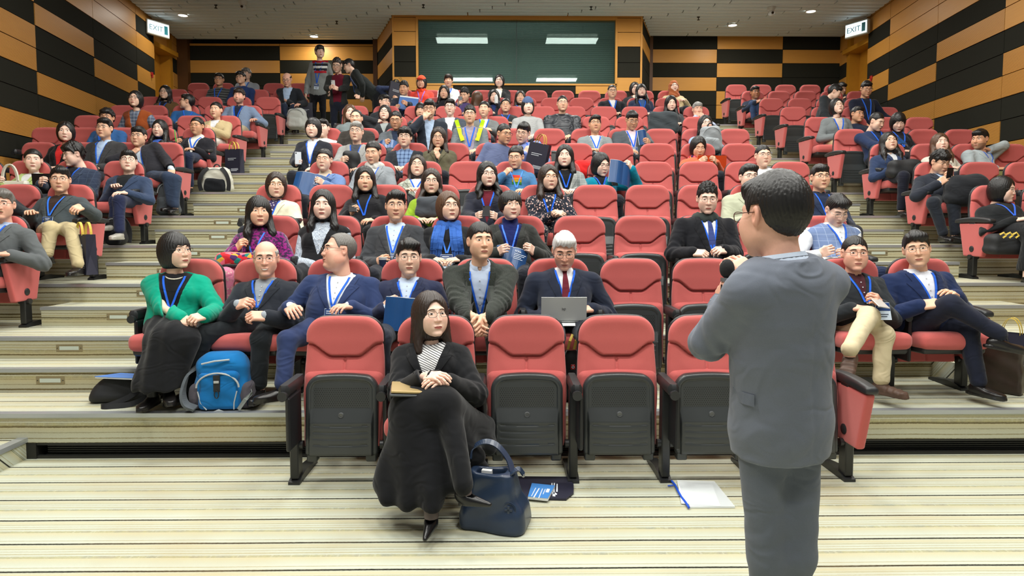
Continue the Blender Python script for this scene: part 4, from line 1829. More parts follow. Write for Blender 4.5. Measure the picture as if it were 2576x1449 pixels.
    if hair and not (hat == 'hijab'):
        T = hair_template(hair, lod)
        V, Q = place_template(T, Rh, head, (hs * hw, hs, hs))
        link('hair', mesh_np('hair', V, Q, hm), body)
    if hat:
        T = hat_template(hat, lod)
        V, Q = place_template(T, Rh, head, (hs * hw, hs, hs))
        link({'cap': 'cap', 'beanie': 'knitted_cap', 'hijab': 'headscarf'}[hat], mesh_np(hat, V, Q, fabric(*hatc)), body)
    if gl:
        rnd = gl.startswith('r')
        mk = gl.lstrip('r_')
        r = (.0013, .0017, .0021)[lod]
        kk = (rnd, mk, lod)
        if kk not in GLASS_C:
            GLASS_C[kk] = glasses_mesh(rnd, r, GLASS_M[mk])
        go = link('glasses', GLASS_C[kk], body)
        from mathutils import Matrix
        M = np.eye(4); M[:3, :3] = Rh * np.array([hs * hw, hs, hs]); M[:3, 3] = head
        go.matrix_local = Matrix(M.tolist())

    # ---------------- clothes
    vox = (.0085, .0115, .0155)[lod]
    jacket = jk is not None
    allp = [H, N + up * .02, S[-1], S[1]]
    arms_p = [El[-1], El[1], Wr[-1], Wr[1]]
    wb = vb * L
    cw = W * k

    def torso(P, t):
        q = (P - H.astype(np.float32)) @ B.astype(np.float32)
        d = ell(q, (0, -.0, .015), ((.165 + .2 * belly) * cw + t, .125 + .3 * belly + t, .115 + t))
        d = smin(d, ell(q, (0, -.012 - .35 * belly, .36 * L), ((.148 + .35 * belly) * cw + t, (.112 + .55 * belly) + t, .34 * L + .04 + t)), .07)
        d = smin(d, ell(q, (0, .0, .68 * L), (.160 * cw + t, .112 + t, .32 * L + .03 + t)), .06)
        a = np.stack([np.abs(q[:, 0]), q[:, 1], q[:, 2]], 1)
        if bust or g == 'f':
            d = smin(d, ell(a, (.072, -.078, .60 * L), (.058 + t, .048 + t, .062 + t)), .035)
        d = smin(d, cone(a, (.0, .018, L - .055 * k), (sw, .015, L - .066 * k), .058 + t, .052 + t), .055)
        d = smin(d, cone(a, (.0, .022, L - .034), (sw * .75, .016, L - .064 * k), .044 + t, .042 + t), .03)
        return d, q, a

    def wrinkle(P, amp):
        X, Yy, Z = P.T
        big = np.sin(13 * X + 4 * np.sin(9 * Z + ph) + ph) * np.sin(17 * Z + 3 * np.sin(11 * X - ph))
        fold = np.abs(np.sin(15 * Z + 10 * X * np.sign(X) + 2.5 * np.sin(12 * X + 9 * Yy + ph)))
        return amp * (.9 * big + .8 * (1 - fold) ** 3)

    def arms(P, t, r0=.056, r1=.046, r2=.037, cut=.0):
        d = None
        for s in (-1, 1):
            we = Wr[s] + unit(El[s] - Wr[s]) * cut
            c = smin(cone(P, S[s], El[s], r0 * cw ** .5 + t, r1 + t), cone(P, El[s], we, r1 + t, r2 + t), .02)
            if lod == 0:
                rel = P - El[s].astype(np.float32)
                along = rel @ unit(Wr[s] - S[s]).astype(np.float32)
                c = c + .0055 * np.exp(-(np.linalg.norm(rel, axis=1) / .12) ** 2) * np.sin(along * 105 + 3 * np.sin(rel[:, 0] * 30 + ph))
            d = c if d is None else np.minimum(d, c)
        return d

    def f_top(P, t, sleeves=True, v=None, lapel=False, wk=.0035, coll=False, hemw=hem, neckhole=.060):
        d, q, a = torso(P, t)
        if sleeves:
            d = smin(d, arms(P, t, cut=.012 if not v else .016), .026)
        if flare and sleeves:
            rr = np.hypot(q[:, 0] / (.174 * cw), (q[:, 1] - .0) / .132) - 1
            sk = rr * .15 - flare * np.clip((.34 - q[:, 2]) / .36, 0, 1.3)
            sk = smax(sk, np.abs(q[:, 2] - .18) - .40, .1)
            d = smin(d, np.maximum(sk, hemw - .03 - q[:, 2]), .05)
            d = d + .0045 * np.exp(-((q[:, 0] + .012) / .006) ** 2) * (q[:, 1] > 0) * (q[:, 2] < .8 * L)
        d = d + wrinkle(P, wk)
        u, vv, w = a[:, 0], q[:, 1], q[:, 2]
        if v:
            gap = opn + vt * np.clip((w - wb) / (L - wb), 0, 1) ** .9
            if lapel:
                lw_ = (.052 if g == 'm' or g == 'b' else .048) * np.clip((w - wb) / (.5 * (L - wb)), .15, 1)
                inl = (u < gap + lw_) & (w > wb) & (w < L + .01) & (vv < .01)
                notch = np.exp(-(((w - (L - .085)) - .35 * (u - gap)) / .006) ** 2)
                edge = np.exp(-((u - gap - lw_) / .0055) ** 2) * (w > wb) * (w < L - .01) * (vv < .01)
                d = d - np.where(inl, .003, 0)
            if coll:
                rr = np.hypot(q[:, 0] / .078, (vv - .018) / .070) - 1
                ring = np.maximum(np.abs(rr) * .072 - .011, np.abs(w - (L - .002 + .15 * vv)) - .030)
                d = smin(d, np.maximum(ring, .004 - vv), .012)
            gate = np.maximum(np.maximum(u - gap, vv - .015), wb - w) if opn <= 0 else np.maximum(u - gap, vv - .015)
            d = np.maximum(d, -gate)
        # neck hole and hem
        d = np.maximum(d, -(np.hypot(q[:, 0], (vv + .004) * 1.0) - neckhole) if False else d)
        nh = np.maximum(np.hypot(q[:, 0], vv + .012) - neckhole, (L - .035) - w)
        d = smax(d, -nh, .006)
        d = np.maximum(d, hemw - w)
        return d

    items = {}
    if jacket:
        tj = .014
        fj = lambda P: f_top(P, tj, True, True, lap, .0038, coll=lap)
        items['jacket'] = (fj, fabric(jk, jpat, j2))
        fs0 = lambda P: f_top(P, .001, False, None, False, .002, neckhole=.052)
    else:
        fs0 = lambda P: f_top(P, .010, vest is None, None, False, .0042, neckhole=.054)

    def f_shirt(P):
        d = fs0(P)
        q = (P - H.astype(np.float32)) @ B.astype(np.float32)
        w, vv, u = q[:, 2], q[:, 1], q[:, 0]
        if collar:
            rr = np.hypot(u / .060, (vv + .002) / .060) - 1
            ring = np.maximum(np.abs(rr) * .058 - .0060, np.abs(w - (L + .004 + colh + .25 * vv)) - .024)
            ring = np.maximum(ring, -(np.maximum(np.abs(u) - .010, vv)))
            d = np.minimum(d, ring)
        elif neck == 'turtle':
            rr = np.hypot(u / .060, (vv + .002) / .060) - 1
            ring = np.maximum(np.abs(rr) * .058 - .007, np.abs(w - (L + .022)) - .040)
            d = smin(d, ring, .01)
        elif neck == 'hood':
            rr = np.hypot(u / .085, (vv - .02) / .082) - 1
            ring = np.hypot(np.abs(rr) * .08, w - (L + .0 + .25 * vv)) - .030
            d = smin(d, ring, .02)
        elif neck == 'crew':
            rr = np.hypot(u / .062, (vv + .004) / .060) - 1
            d = smin(d, np.hypot(rr * .06, w - (L - .022 + .3 * vv)) - .008, .006)
        if cuffs:
            for s in (-1, 1):
                dr = unit(Wr[s] - El[s])
                d = np.minimum(d, cone(P, Wr[s] - dr * .045, Wr[s] + dr * .004, .037, .036))
        return d
    items['shirt' if (jacket or collar) else 'sweater'] = (f_shirt, fabric(sh, spat, s2))
    if vest is not None:
        fv = lambda P: np.maximum(f_top(P, .016, False, True, False, .003), -.02 + 0 * P[:, 0] - 1)
        items['vest'] = (fv, fabric(*vest))
        fsl = lambda P: smin(arms(P, .008, cut=.012), f_top(P, .004, False, None), .02) + wrinkle(P, .003)
        items['shirt'] = (lambda P: np.minimum(f_shirt(P), fsl(P)), fabric(sh, spat, s2))
        items.pop('sweater', None)
    for nm, (fn, m) in items.items():
        need_arms = nm in ('jacket',) or not jacket or cuffs
        sdf_piece(nm, fn, allp + (arms_p if need_arms else []) + [H - e * .1], .17, vox if nm != 'shirt' or not jacket else vox * .75, m, body)
    front = (lambda P: np.minimum(items['jacket'][0](P), f_shirt(P))) if jacket else ((lambda P: np.minimum(items['vest'][0](P), f_shirt(P))) if vest is not None else f_shirt)

    def chest(us, ws, lift=.004):
        us, ws = np.asarray(us, float), np.asarray(ws, float)
        n_ = 44
        vs = np.linspace(-.34, .12, n_)
        P = np.array([[W2(u, v, w) for v in vs] for u, w in zip(us, ws)]).reshape(-1, 3).astype(np.float32)
        D = front(P).reshape(len(us), n_)
        ins = D < 0
        kx = np.where(ins.any(1), np.maximum(np.argmax(ins, 1), 1), n_ - 8)
        r = np.arange(len(us))
        a, b = D[r, kx - 1], D[r, kx]
        t = np.clip(a / (a - b + 1e-9), 0, 1)
        v = vs[kx - 1] + t * (vs[1] - vs[0]) - lift
        return [W2(u, v_, w) for u, v_, w in zip(us, v, ws)]
    def collar_leaf(nm, m_, a0, r_top, r_bot, z_top, drop_b, drop_f, thick=.0035):
        nA = 25
        V, Fc = [], []
        for i in range(nA):
            a_ = a0 + (2 * math.pi - 2 * a0) * i / (nA - 1)          # 0 = front
            c_, s_ = math.cos(a_), math.sin(a_)
            fr = max(c_, 0) ** 2
            for (rr_, zz_) in ((r_top, z_top), (r_top + .004, z_top + .002), (r_bot + .006 * fr, z_top - drop_b - drop_f * fr), (r_bot - .004 + .006 * fr, z_top - drop_b - drop_f * fr - .001)):
                vv_ = -c_ * rr_ * 1.02
                V.append(W2(s_ * rr_ * (1 + .10 * fr), vv_ + .002, zz_ + .25 * vv_))
        for i in range(nA - 1):
            for k_ in range(4):
                k2 = (k_ + 1) % 4
                Fc.append((i * 4 + k_, i * 4 + 4 + k_, i * 4 + 4 + k2, i * 4 + k2))
        Fc += [(0, 1, 2, 3), ((nA - 1) * 4 + 3, (nA - 1) * 4 + 2, (nA - 1) * 4 + 1, (nA - 1) * 4)]
        mb = MB()
        mb.add(V, Fc)
        mb.build(nm, m_, body, smooth=50)
    if lod <= 1 and collar and not scarf:
        collar_leaf('shirt_collar', fabric(sh, spat, s2), .20 if (jacket or vest is not None) else .26, .0585, .084, L + .036 + colh, .032, .034)
    if jacket and lap and lod <= 1:
        if not scarf:
            collar_leaf('jacket_collar', fabric(jk, jpat, j2), 1.15, .068, .086, L + .022 + colh, .040, .0)
        gapf = lambda w: opn + vt * np.clip((w - wb) / (L - wb), 0, 1) ** .9
        for s in (-1, 1):
            nt, nu_ = 15, 4
            tt = np.linspace(0, 1, nt)
            ws = L - .012 - tt * (L - .012 - (wb + .006))
            g_ = gapf(ws)
            lwd = np.where(tt < .26, .034, .062 * (1 - (tt - .26) / .74) ** .8 + .010) * (1.0 if g != 'f' else .9) * min(1.0, cw)
            U = np.concatenate([(g_ + .001 + lwd * k_ / (nu_ - 1)) for k_ in range(nu_)])
            Wv = np.concatenate([ws + (.012 * k_ / (nu_ - 1)) * (tt > .26) for k_ in range(nu_)])
            pts = np.array(chest(s * U, Wv, .0075)).reshape(nu_, nt, 3)
            back = pts + f_ * .007
            V = np.concatenate([pts.reshape(-1, 3), back.reshape(-1, 3)])
            Fc, n2 = [], nu_ * nt
            for k_ in range(nu_ - 1):
                for i in range(nt - 1):
                    q_ = (k_ * nt + i, k_ * nt + i + 1, (k_ + 1) * nt + i + 1, (k_ + 1) * nt + i)
                    q_ = q_ if s > 0 else q_[::-1]
                    Fc += [q_, tuple(x_ + n2 for x_ in q_[::-1])]
            for i in range(nt - 1):
                for k_ in (0, nu_ - 1):
                    q_ = (k_ * nt + i, k_ * nt + i + 1, n2 + k_ * nt + i + 1, n2 + k_ * nt + i)
                    Fc.append(q_ if (k_ == 0) == (s < 0) else q_[::-1])
            for k_ in range(nu_ - 1):
                for i in (0, nt - 1):
                    Fc.append((k_ * nt + i, (k_ + 1) * nt + i, n2 + (k_ + 1) * nt + i, n2 + k_ * nt + i))
            mb = MB()
            mb.add(V, Fc)
            mb.build('lapel', fabric(jk, jpat, j2), body, smooth=35)
    if collar and lod == 0 and not tie and not scarf and L > .3:
        mb = MB()
        for p_ in chest([0.0] * 5, np.linspace(L - .06, .36 * L, 5), .004):
            mb.tube([p_ + f_ * .002, p_ - f_ * .002], .0045, 8)
        mb.build('button', mat('pale_button', (206, 208, 212), .4), body)
    if lan:
        mb = MB()
        wend = max(.30 * L, .06)
        m_ = 9
        for s in (-1, 1):
            us = s * np.interp(np.linspace(0, 1, m_), [0, .15, 1], [.066, .062, .004])
            ws = np.linspace(L - .015, wend, m_)
            pts = chest(us, ws, .0095 if (jacket and lap and lod <= 1) else .0055)
            pts = [W2(s * .072, .035, L + .012)] + pts
            mb.ribbon(pts, r_ + 0 * e, (.013, .014, .017)[lod], .003)
        lo_ = mb.build('lanyard', fabric(lan), body)
        if badge:
            p = chest([0.0], [wend - .015], .012)[0]
            bm = MB()
            wv = unit(e)
            def bx(u0, u1, w0, w1, v0, v1, mi):
                vv = [p + r_ * u + e * w - f_ * v for w in (w0, w1) for (u, v) in ((u0, v0), (u1, v0), (u1, v1), (u0, v1))]
                bm.add(vv, [(3, 2, 1, 0), (4, 5, 6, 7), (0, 1, 5, 4), (1, 2, 6, 5), (2, 3, 7, 6), (3, 0, 4, 7)], mi)
            bx(-.047, .047, -.115, 0, .004, .007, 0)
            bx(-.045, .045, -.055, -.003, .0072, .009, 1)
            bx(-.030, .030, -.082, -.076, .0072, .0085, 2)
            bx(-.020, .020, -.096, -.090, .0072, .0085, 2)
            bx(-.035, .020, -.020, -.015, .0092, .010, 3)
            bx(-.035, .028, -.033, -.029, .0092, .010, 3)
            bm.build('badge', [mat('badge_card', (206, 220, 236), .4), mat('badge_blue', (28, 58, 112), .4), mat('badge_print', (70, 80, 96), .5), mat('badge_white', (226, 232, 240), .5)], lo_)
    if tie:
        mb = MB()
        ws = np.linspace(L - .02, max(.36 * L, wb + .01), 8)
        pts = chest([0] * 8, ws, .007)
        wd = [.030, .026, .034, .040, .046, .052, .056, .058]
        mb.ribbon(pts, r_, wd, .007)
        mb.build('necktie', fabric(tie), body)
    if scarf:
        kind = scarf[2] if len(scarf) > 2 else 'ring'

        def f_scarf(P):
            q = (P - H.astype(np.float32)) @ B.astype(np.float32)
            u, vv, w = q.T
            rr = np.hypot(u / .078, (vv + .005) / .080)
            d = np.hypot((rr - 1) * .075, (w - (L + .012 + .30 * vv)) * .62) - .030
            d = d + .005 * np.sin(40 * w + 30 * u + 4 * np.sin(20 * u)) 
            return d
        sdf_piece('scarf', f_scarf, [W2(-.12, -.12, .3 * L), W2(.12, .1, L + .05), W2(.12, -.12, .3 * L)], .09, vox * .8, fabric(scarf[0], scarf[1] if len(scarf) > 1 else 'plain', scarf[3] if len(scarf) > 3 else None), body)

        if kind == 'long':
            mb = MB()
            for s_, w_end in ((-1, .40), (1, .36)):
                ws = np.linspace(L + .0, w_end * L, 9)
                us = s_ * np.linspace(.060, .088, 9)
                for k_ in range(4):
                    pts = chest(us + (k_ - 1.5) * .024, ws - .006 * (k_ % 2), .010 + .007 * (k_ % 2))
                    mb.ribbon(pts, r_, .030, .012)
                    for q_ in range(3):
                        p_ = pts[-1] + r_ * (q_ - 1) * .009
                        mb.ribbon([p_, p_ - e * .03, p_ - e * (.055 + .01 * ((q_ + k_) % 2))], r_, .004, .003)
            mb.build('scarf_ends', fabric(scarf[0]), body)

    # ---------------- trousers or skirt, shoes
    lv = (.011, .016, .022)[lod]

    def f_trs(P):
        q = (P - H.astype(np.float32)) @ np.stack([rb, -fb, up], 1).astype(np.float32)
        d = ell(q, (0, .0, -.0), ((.160 + .2 * belly) * cw, .130 + .2 * belly, .115))
        for s in (-1, 1):
            c = smin(cone(P, hips[s], Kn[s], .088 * cw, .062), cone(P, Kn[s], An[s] + up * .015, .061, .050), .03)
            d = smin(d, c, .04)
        return d + wrinkle(P, .0035)

    def f_skirt(P):
        d = f_trs(P)
        return d
    base = f_trs
    if skirt:
        def base(P):
            d = f_trs(P)
            kk = Kn[-1] * .5 + Kn[1] * .5
            aa = An[-1] * .5 + An[1] * .5
            d = smin(d, cone(P, H + fb * .1, kk, .13, .11), .06)
            d = smin(d, cone(P, kk, aa + up * skirt, .12, .16), .05)
            return smax(d, (aa[2] + skirt - .02) - P[:, 2], .01) + .006 * np.sin(P[:, 0] * 60)
    pl = [H, Kn[-1], Kn[1], An[-1] - up * .03, An[1] - up * .03]
    if drape_to:
        pts_ = [(at(a_, b_, rY - c_) - root, r0_) for (a_, b_, c_, r0_) in drape_to]
        pl = pl + [p_ for p_, _ in pts_]

        def base(P):
            d = f_trs(P)
            mid = Kn[-1] * .5 + Kn[1] * .5
            d = smin(d, cone(P, H + fb * .12, mid, .115, .085), .05)
            for i_, (p_, r0_) in enumerate(pts_):
                k0 = Kn[-1] if i_ < len(pts_) * .6 else Kn[1]
                d = smin(d, cone(P, k0 * .6 + mid * .4, p_, .075, r0_), .07)
            d = smax(d, skirt + .02 * np.sin(P[:, 0] * 9) - P[:, 2], .01)
            return d + .008 * np.sin(P[:, 0] * 46 + 6 * P[:, 2]) * sstep(.55, .2, P[:, 2])
    sdf_piece('skirt' if skirt else 'trousers', base, pl, .17 if not skirt else .2, lv, fabric(leg, legpat), body)
    for s, ft in ((-1, footL), (1, footR)):
        fy, fp = ft if ft else (by + s * 8, 0)
        R = rot(fy, fp)
        T = shoe_template(shoekind, lod)
        V, Q = place_template(T, R, An[s] - R @ np.array([0, 0, .085]), .97 if g != 'f' else .86)
        link('shoe', mesh_np('shoe', V, Q, mat('shoe_leather', shoe, .3 if shoekind != 'trainer' else .6)), body)
    info = dict(root=root, head=head + root, Rh=Rh, wrist={s: Wr[s] + root for s in Wr}, H=H + root, N=N + root, body=body, fb=fb, rb=rb, row=row, lod=lod, B=B, L=L,
                knee={s: Kn[s] + root for s in Kn}, front=front, hand=Hd, el={s: El[s] + root for s in El})
    if key:
        PEOPLE[key] = info
    if row and seat:
        ALL_SEATED.append((row, root[0] + H[0], label))
    return info
# ================================================================ the audience, row by row
P = person
BLK, CHAR, NAVY, GREY, LGREY = (24, 25, 28), (62, 64, 68), (30, 40, 66), (100, 104, 108), (160, 162, 162)
LBLUE, WHITE, BEIGE = (176, 200, 232), (228, 230, 234), (206, 196, 168)

# ---- front row and the speaker
P('woman in long black coat and striped top sitting alone in the front row', 1, 1084, 732, g='f', hair='half', hc='b', tone='p', hy=28, hp=-6, gl='dark', hf=.26,
  jk=BLK, sh=(232, 232, 232), spat='finestripes', s2=(40, 40, 46), collar=False, vb=.30, vt=.085, lan=None, leg=(20, 21, 24), skirt=.135, legpat='plain',
  aL=('px', 1072, 948, .62, 'clasp'), aR=('px', 1128, 962, .62, 'clasp'), handL=((.8, -.45, -.25), (.2, -.5, .8), 'relax'), handR=((-.85, -.4, -.05), (-.2, -.5, .8), 'relax'),
  kneeL=(1020, 1035, .62), kneeR=(1125, 1020, .70), drape_to=[(962, 1215, .72, .05), (985, 1250, .80, .05), (1030, 1262, .84, .05), (1085, 1235, .86, .055), (1140, 1215, .84, .05), (1195, 1150, .66, .05), (1205, 1180, .56, .05), (1226, 1120, .46, .05), (1222, 1070, .40, .05)], ankL=(1085, 1285, .90), ankR=(1168, 1225, .95), footL=(-8, 4), footR=(66, -4), shoekind='heel', shoe=(14, 14, 16), sock=(96, 84, 82), key='front_woman', yo=.02)
SPY = 2.12
P('man in grey suit standing with his back to the camera, speaking into a microphone', None, 1950, 430, Y=SPY, fz=0.0, g='m', hair='short', hc='k', tone='r', hy=-158, hp=4, by=-166, hf=0.0, hs=1.10, colh=.012, nz=.02,
  jk=(108, 114, 126), jpat='weave', sh=(196, 208, 226), vb=.3, lan=None, leg=(98, 104, 114), legs='stand', hip=tuple(at(1962, 1075, SPY + .02)), gl='brown', hem=-.075, W=.91, flare=.012, seat=False,
  aR=('px', 1826, 762, -.26), aL=('px', 1892, 690, -.40), handR=((-.5, .35, .55), (-.9, -.2, .1), 'fist'), handL=((-.35, .5, .75), (.1, -.9, .4), 'relax'), key='speaker', lod=0, scale=.96, kneeR=(1928, 1390, 0), kneeL=(2002, 1390, 0), ankR=(1932, 1630, 0), ankL=(1988, 1630, 0))

# ---- second row
P('woman with black bob in emerald green blazer and pearl necklace', 2, 440, 583, g='f', hair='bobbang', hy=62, hp=-2, hf=.24, jk=(0, 150, 122), sh=BLK, collar=False, vb=.02, vt=.105, lap=False, gl='silver',
  leg=(26, 27, 30), skirt=.03, badge=True, aL=('px', 455, 803, .58, 'clasp'), aR=('px', 512, 795, .56, 'clasp'), kneeL=(392, 858, .62), kneeR=(478, 856, .64), ankL=(384, 985, .66), ankR=(424, 972, .66), footL=(-4, 4), footR=(30, 4), sock=(18, 18, 20), key='green_woman', by=14)
P('bald elderly man smiling in dark blazer and grey shirt', 2, 668, 607, g='o', hair='bald', hc='g', tone='r', hy=14, hp=2, gl='silver', smile=2, jk=(40, 44, 52), sh=(150, 158, 166), vb=.2, cuffs=True, leg=(32, 36, 40),
  aL=('px', 598, 768, .50, 'clasp'), aR=('px', 668, 796, .56, 'clasp'), kneeL=(516, 842, .54), kneeR=(656, 852, .54), ankL=(474, 976, .54), ankR=(652, 972, .54), footL=(-26, 0), footR=(4, 0), key='bald_elder')
P('stout man in navy suit turning towards his neighbour', 2, 852, 586, g='b', hair='recede', hc='sp', tone='r', hy=-58, hp=-6, hr=-6, gl='silver', smile=1, jk=(44, 58, 96), sh=(226, 232, 242), vb=.12, vt=.10, W=1.18, belly=.06, hs=1.04,
  leg=(44, 56, 92), cuffs=True, badge=True, aL=('px', 728, 772, .52, 'arm'), aR=('px', 880, 772, .52, 'thigh'), handL=((.35, -.6, -.7), (.1, -.8, .5), 'relax'), kneeL=(724, 856, .66), kneeR=(850, 856, .62), ankL=(712, 970, .80), footL=(-58, 0), key='stout_man')
P('man in navy jacket holding a blue brochure before his chest', 2, 1028, 600, hair='side', hy=10, gl='silver', jk=(40, 46, 72), sh=(196, 212, 238), vb=.2, vt=.07, leg=(40, 44, 56), badge=True, aL=('px', 968, 776, .46), aR=('px', 1062, 800, .44), cuffs=True, key='brochure_man', g='m')
P('man leaning forward in dark green tweed jacket with hands between his knees', 2, 1208, 557, hair='neat', tone='m', hy=18, hp=-2, hf=.42, jk=(46, 50, 46), jpat='tweed', sh=(196, 210, 234), vb=.10, vt=.07, leg=(70, 66, 56), badge=True,
  aL=('px', 1190, 800, .86, 'clasp'), aR=('px', 1222, 800, .88, 'clasp'), handL=((.25, -.4, -.9), (-.8, -.4, .2), 'relax'), handR=((-.25, -.5, -.85), (.7, -.6, .2), 'relax'), W=1.06, key='tweed_man')
P('white haired man in dark suit and maroon tie looking down at a silver laptop', 2, 1420, 583, g='o', hair='side', hc='w', tone='r', hy=-4, hp=20, gl='silver', eyes='down', jk=(36, 42, 58), sh=WHITE, tie=(104, 36, 48), vb=.12, leg=(34, 38, 50),
  aL=('px', 1372, 800, .40, 'lap'), aR=('px', 1486, 778, .36, 'lap'), W=1.12, key='laptop_man')
P('man in black zip jacket and khaki trousers with legs crossed', 2, 2152, 593, hair='crew', tone='r', hy=-14, gl='dark', jk=(40, 44, 48), sh=(70, 32, 40), vb=.45, vt=.05, lap=False, leg=(208, 194, 160), badge=True,
  aL=('px', 2148, 776, .46, 'thigh'), aR=('px', 2214, 768, .52, 'hold'), kneeL=(2222, 842, .52), ankL=(2216, 958, .58), kneeR=(2186, 794, .58), ankR=(2138, 884, .92), footL=(30, 0), footR=(-38, 35), shoe=(84, 62, 50), shoekind='trainer', sock=(206, 160, 134), key='khaki_man', tie=None)
P('man in navy blazer and loafers with legs crossed beside the aisle', 2, 2308, 580, g='m', hair='side', tone='m', hy=-28, hr=-8, gl='silver', jk=(30, 44, 80), sh=(222, 226, 240), vb=.12, vt=.085, leg=(32, 36, 52), W=1.1,
  aL=('px', 2318, 768, .46, 'clasp'), aR=('px', 2402, 742, .44, 'lap'), kneeL=(2392, 766, .56), ankL=(2512, 846, .66), kneeR=(2436, 836, .50), ankR=(2460, 962, .56), footL=(78, 10), footR=(22, 0), sock=(26, 36, 42), key='loafer_man', dx=.03)

# ---- third row
P('woman in purple velvet dress with a red floral bag on her lap', 3, 650, 492, g='f', hair='longbang', tone='m', hy=26, hf=.28, sh=(140, 16, 116), spat='velvet', s2=(48, 12, 60), collar=False, neck='turtle', leg=(206, 120, 150), legpat='floral', aL=('px', 596, 626, .50, 'hold'), aR='thigh', key='purple_woman', lan=(70, 120, 230))
P('woman with long black hair in pale lace blouse and black vest', 3, 812, 476, g='f', hair='long', tone='p', hy=8, sh=(198, 208, 218), spat='lace', s2=(150, 160, 176), collar=True, vest=(BLK,), vb=.25, vt=.09, lan=None, leg=(30, 32, 38), aL=('px', 786, 668, .50, 'clasp'), aR=('px', 824, 668, .50, 'clasp'), key='lace_woman')
P('man in charcoal jacket and pale blue shirt holding a cup', 3, 995, 478, hair='side', tone='m', hy=10, gl='silver', smile=1, jk=CHAR, sh=(200, 218, 242), vb=.12, vt=.085, badge=True, aL=('px', 950, 662, .50, 'hold'), aR='thigh', key='cup_man')
P('woman with brown bob wearing a long blue scarf over black', 3, 1128, 480, g='f', hair='bob', hc='br', hy=22, hp=-4, gl='dark', sh=(30, 31, 34), collar=False, neck='crew', scarf=((54, 98, 176), 'plain', 'long'), badge=True, lan=(70, 130, 230), key='scarf_woman')
P('smiling woman with black mushroom haircut in dark blazer and navy turtleneck', 3, 1284, 478, g='f', hair='mushroom', hy=16, gl='gold', smile=1, tone='p', jk=(46, 48, 46), sh=(24, 34, 92), spat='rib', s2=(14, 20, 58), collar=False, neck='turtle', vb=.08, vt=.10, lan=(70, 120, 230), aL='hold', aR=('px', 1344, 634, .48), key='brochure_woman')
P('young man in black suit, grey scarf and blue tie with hands clasped', 3, 1780, 460, hair='spiky', hy=-10, hp=10, gl='silver', eyes='down', tone='p', jk=(26, 27, 32), sh=WHITE, tie=(58, 72, 128), scarf=((54, 62, 60), 'plain'), vb=.12, vt=.075, W=1.12, aL=('px', 1745, 636, .50, 'clasp'), aR=('px', 1822, 630, .52, 'clasp'), key='scarf_man')
P('man in blue knitted vest over white shirt bending over a paper', 3, 2106, 488, hair='side', hp=32, gl='silver', eyes='down', tone='p', sh=(226, 230, 236), vest=((112, 132, 172), 'window', (160, 176, 204)), vb=.42, vt=.08, aL=('px', 2062, 640, .46, 'hold'), aR=('px', 2132, 648, .46, 'hold'), W=1.08, leg=NAVY, key='vest_man')
P('grey haired man with moustache in grey suit at the left edge', 3, 4, 475, g='o', hair='side', hc='sp', tone='r', hy=24, gl='silver', jk=(92, 96, 98), sh=(178, 198, 230), vb=.15, leg=(44, 46, 50), aL='arm', aR=('px', 22, 640, .42, 'arm'), key='moustache_man', dx=-.06)

# ---- fourth row
P('man in grey jacket and brown jumper holding a black paper bag', 4, 150, 418, hair='side', tone='m', hy=26, gl='silver', jk=(66, 74, 78), sh=(58, 42, 36), vb=.05, vt=.10, leg=(196, 180, 140), badge=True, aL=('px', 78, 536, .46, 'thigh'), aR=('px', 205, 520, .56, 'thigh'), kneeL=(128, 574, .62), kneeR=(178, 578, .66), ankL=(120, 640, .72), ankR=(196, 668, .80), footR=(8, 0), handR=((-.1, -.5, -.85), (.3, -.8, .3), 'grip'), key='bag_man', lan=(50, 120, 236))
P('person in dark suit mostly outside the frame above the grey haired man', 4, -52, 400, hair='side', tone='m', hy=10, jk=(58, 62, 66), sh=WHITE, aR=('px', 30, 520, .4, 'arm'), key='edge_man')
P('woman with grey streaked bob in cream jacket beside the aisle', 4, 694, 432, g='f', hair='bob', hc='b', hy=20, gl='gold', tone='l', jk=(218, 214, 190), sh=(60, 52, 92), spat='floral', s2=(200, 200, 220), vb=.1, vt=.07, key='cream_woman')
P('woman with long hair in black polo cardigan holding a phone', 4, 918, 417, g='f', hair='long', hc='k', hy=12, hp=2, tone='m', sh=(28, 28, 32), collar=True, leg=BLK, dx=.04, key='polo_woman', aL='hold', aR='lap')
P('woman in lime green jacket with a grey bag on her lap', 4, 1085, 423, g='f', hair='wavy', hc='b', hy=6, gl='dark', tone='l', jk=(140, 172, 44), sh=(44, 54, 48), collar=False, vb=.2, vt=.09, lan=None, key='lime_woman')
P('woman with long black hair in dark coat over maroon top using her phone', 4, 1226, 405, g='f', hair='wavy', hy=14, gl='silver', tone='p', jk=(34, 36, 48), sh=(96, 26, 40), collar=False, neck='crew', vb=.08, vt=.075, lap=False, aL=('hold', (0, .02, -.04)), aR=('hold', (0, .02, -.04)), key='maroon_woman')
P('woman in dark floral dress with folded hands in her lap', 4, 1380, 413, g='f', hair='long', hc='b', hy=14, gl='gold', tone='l', sh=(34, 38, 50), spat='floral', s2=(206, 150, 150), collar=False, neck='crew', leg=(34, 38, 50), legpat='floral', aL=('px', 1395, 540, .52, 'clasp'), aR=('px', 1414, 538, .52, 'clasp'), key='floral_woman')
P('smiling man in pale beige coat half hidden by the speaker', 4, 1884, 412, hair='side', hy=2, gl='silver', smile=2, tone='p', jk=(178, 182, 158), sh=LGREY, vb=.3, lan=None, key='smiling_man')
P('man with round cheeks in navy blazer seated behind the man in the knitted vest', 4, 2064, 412, hair='short', hy=-4, gl='dark', tone='m', jk=(38, 48, 72), sh=(32, 42, 66), vb=.15, vt=.09, W=1.08, key='navy_cheeks', dx=-.02)
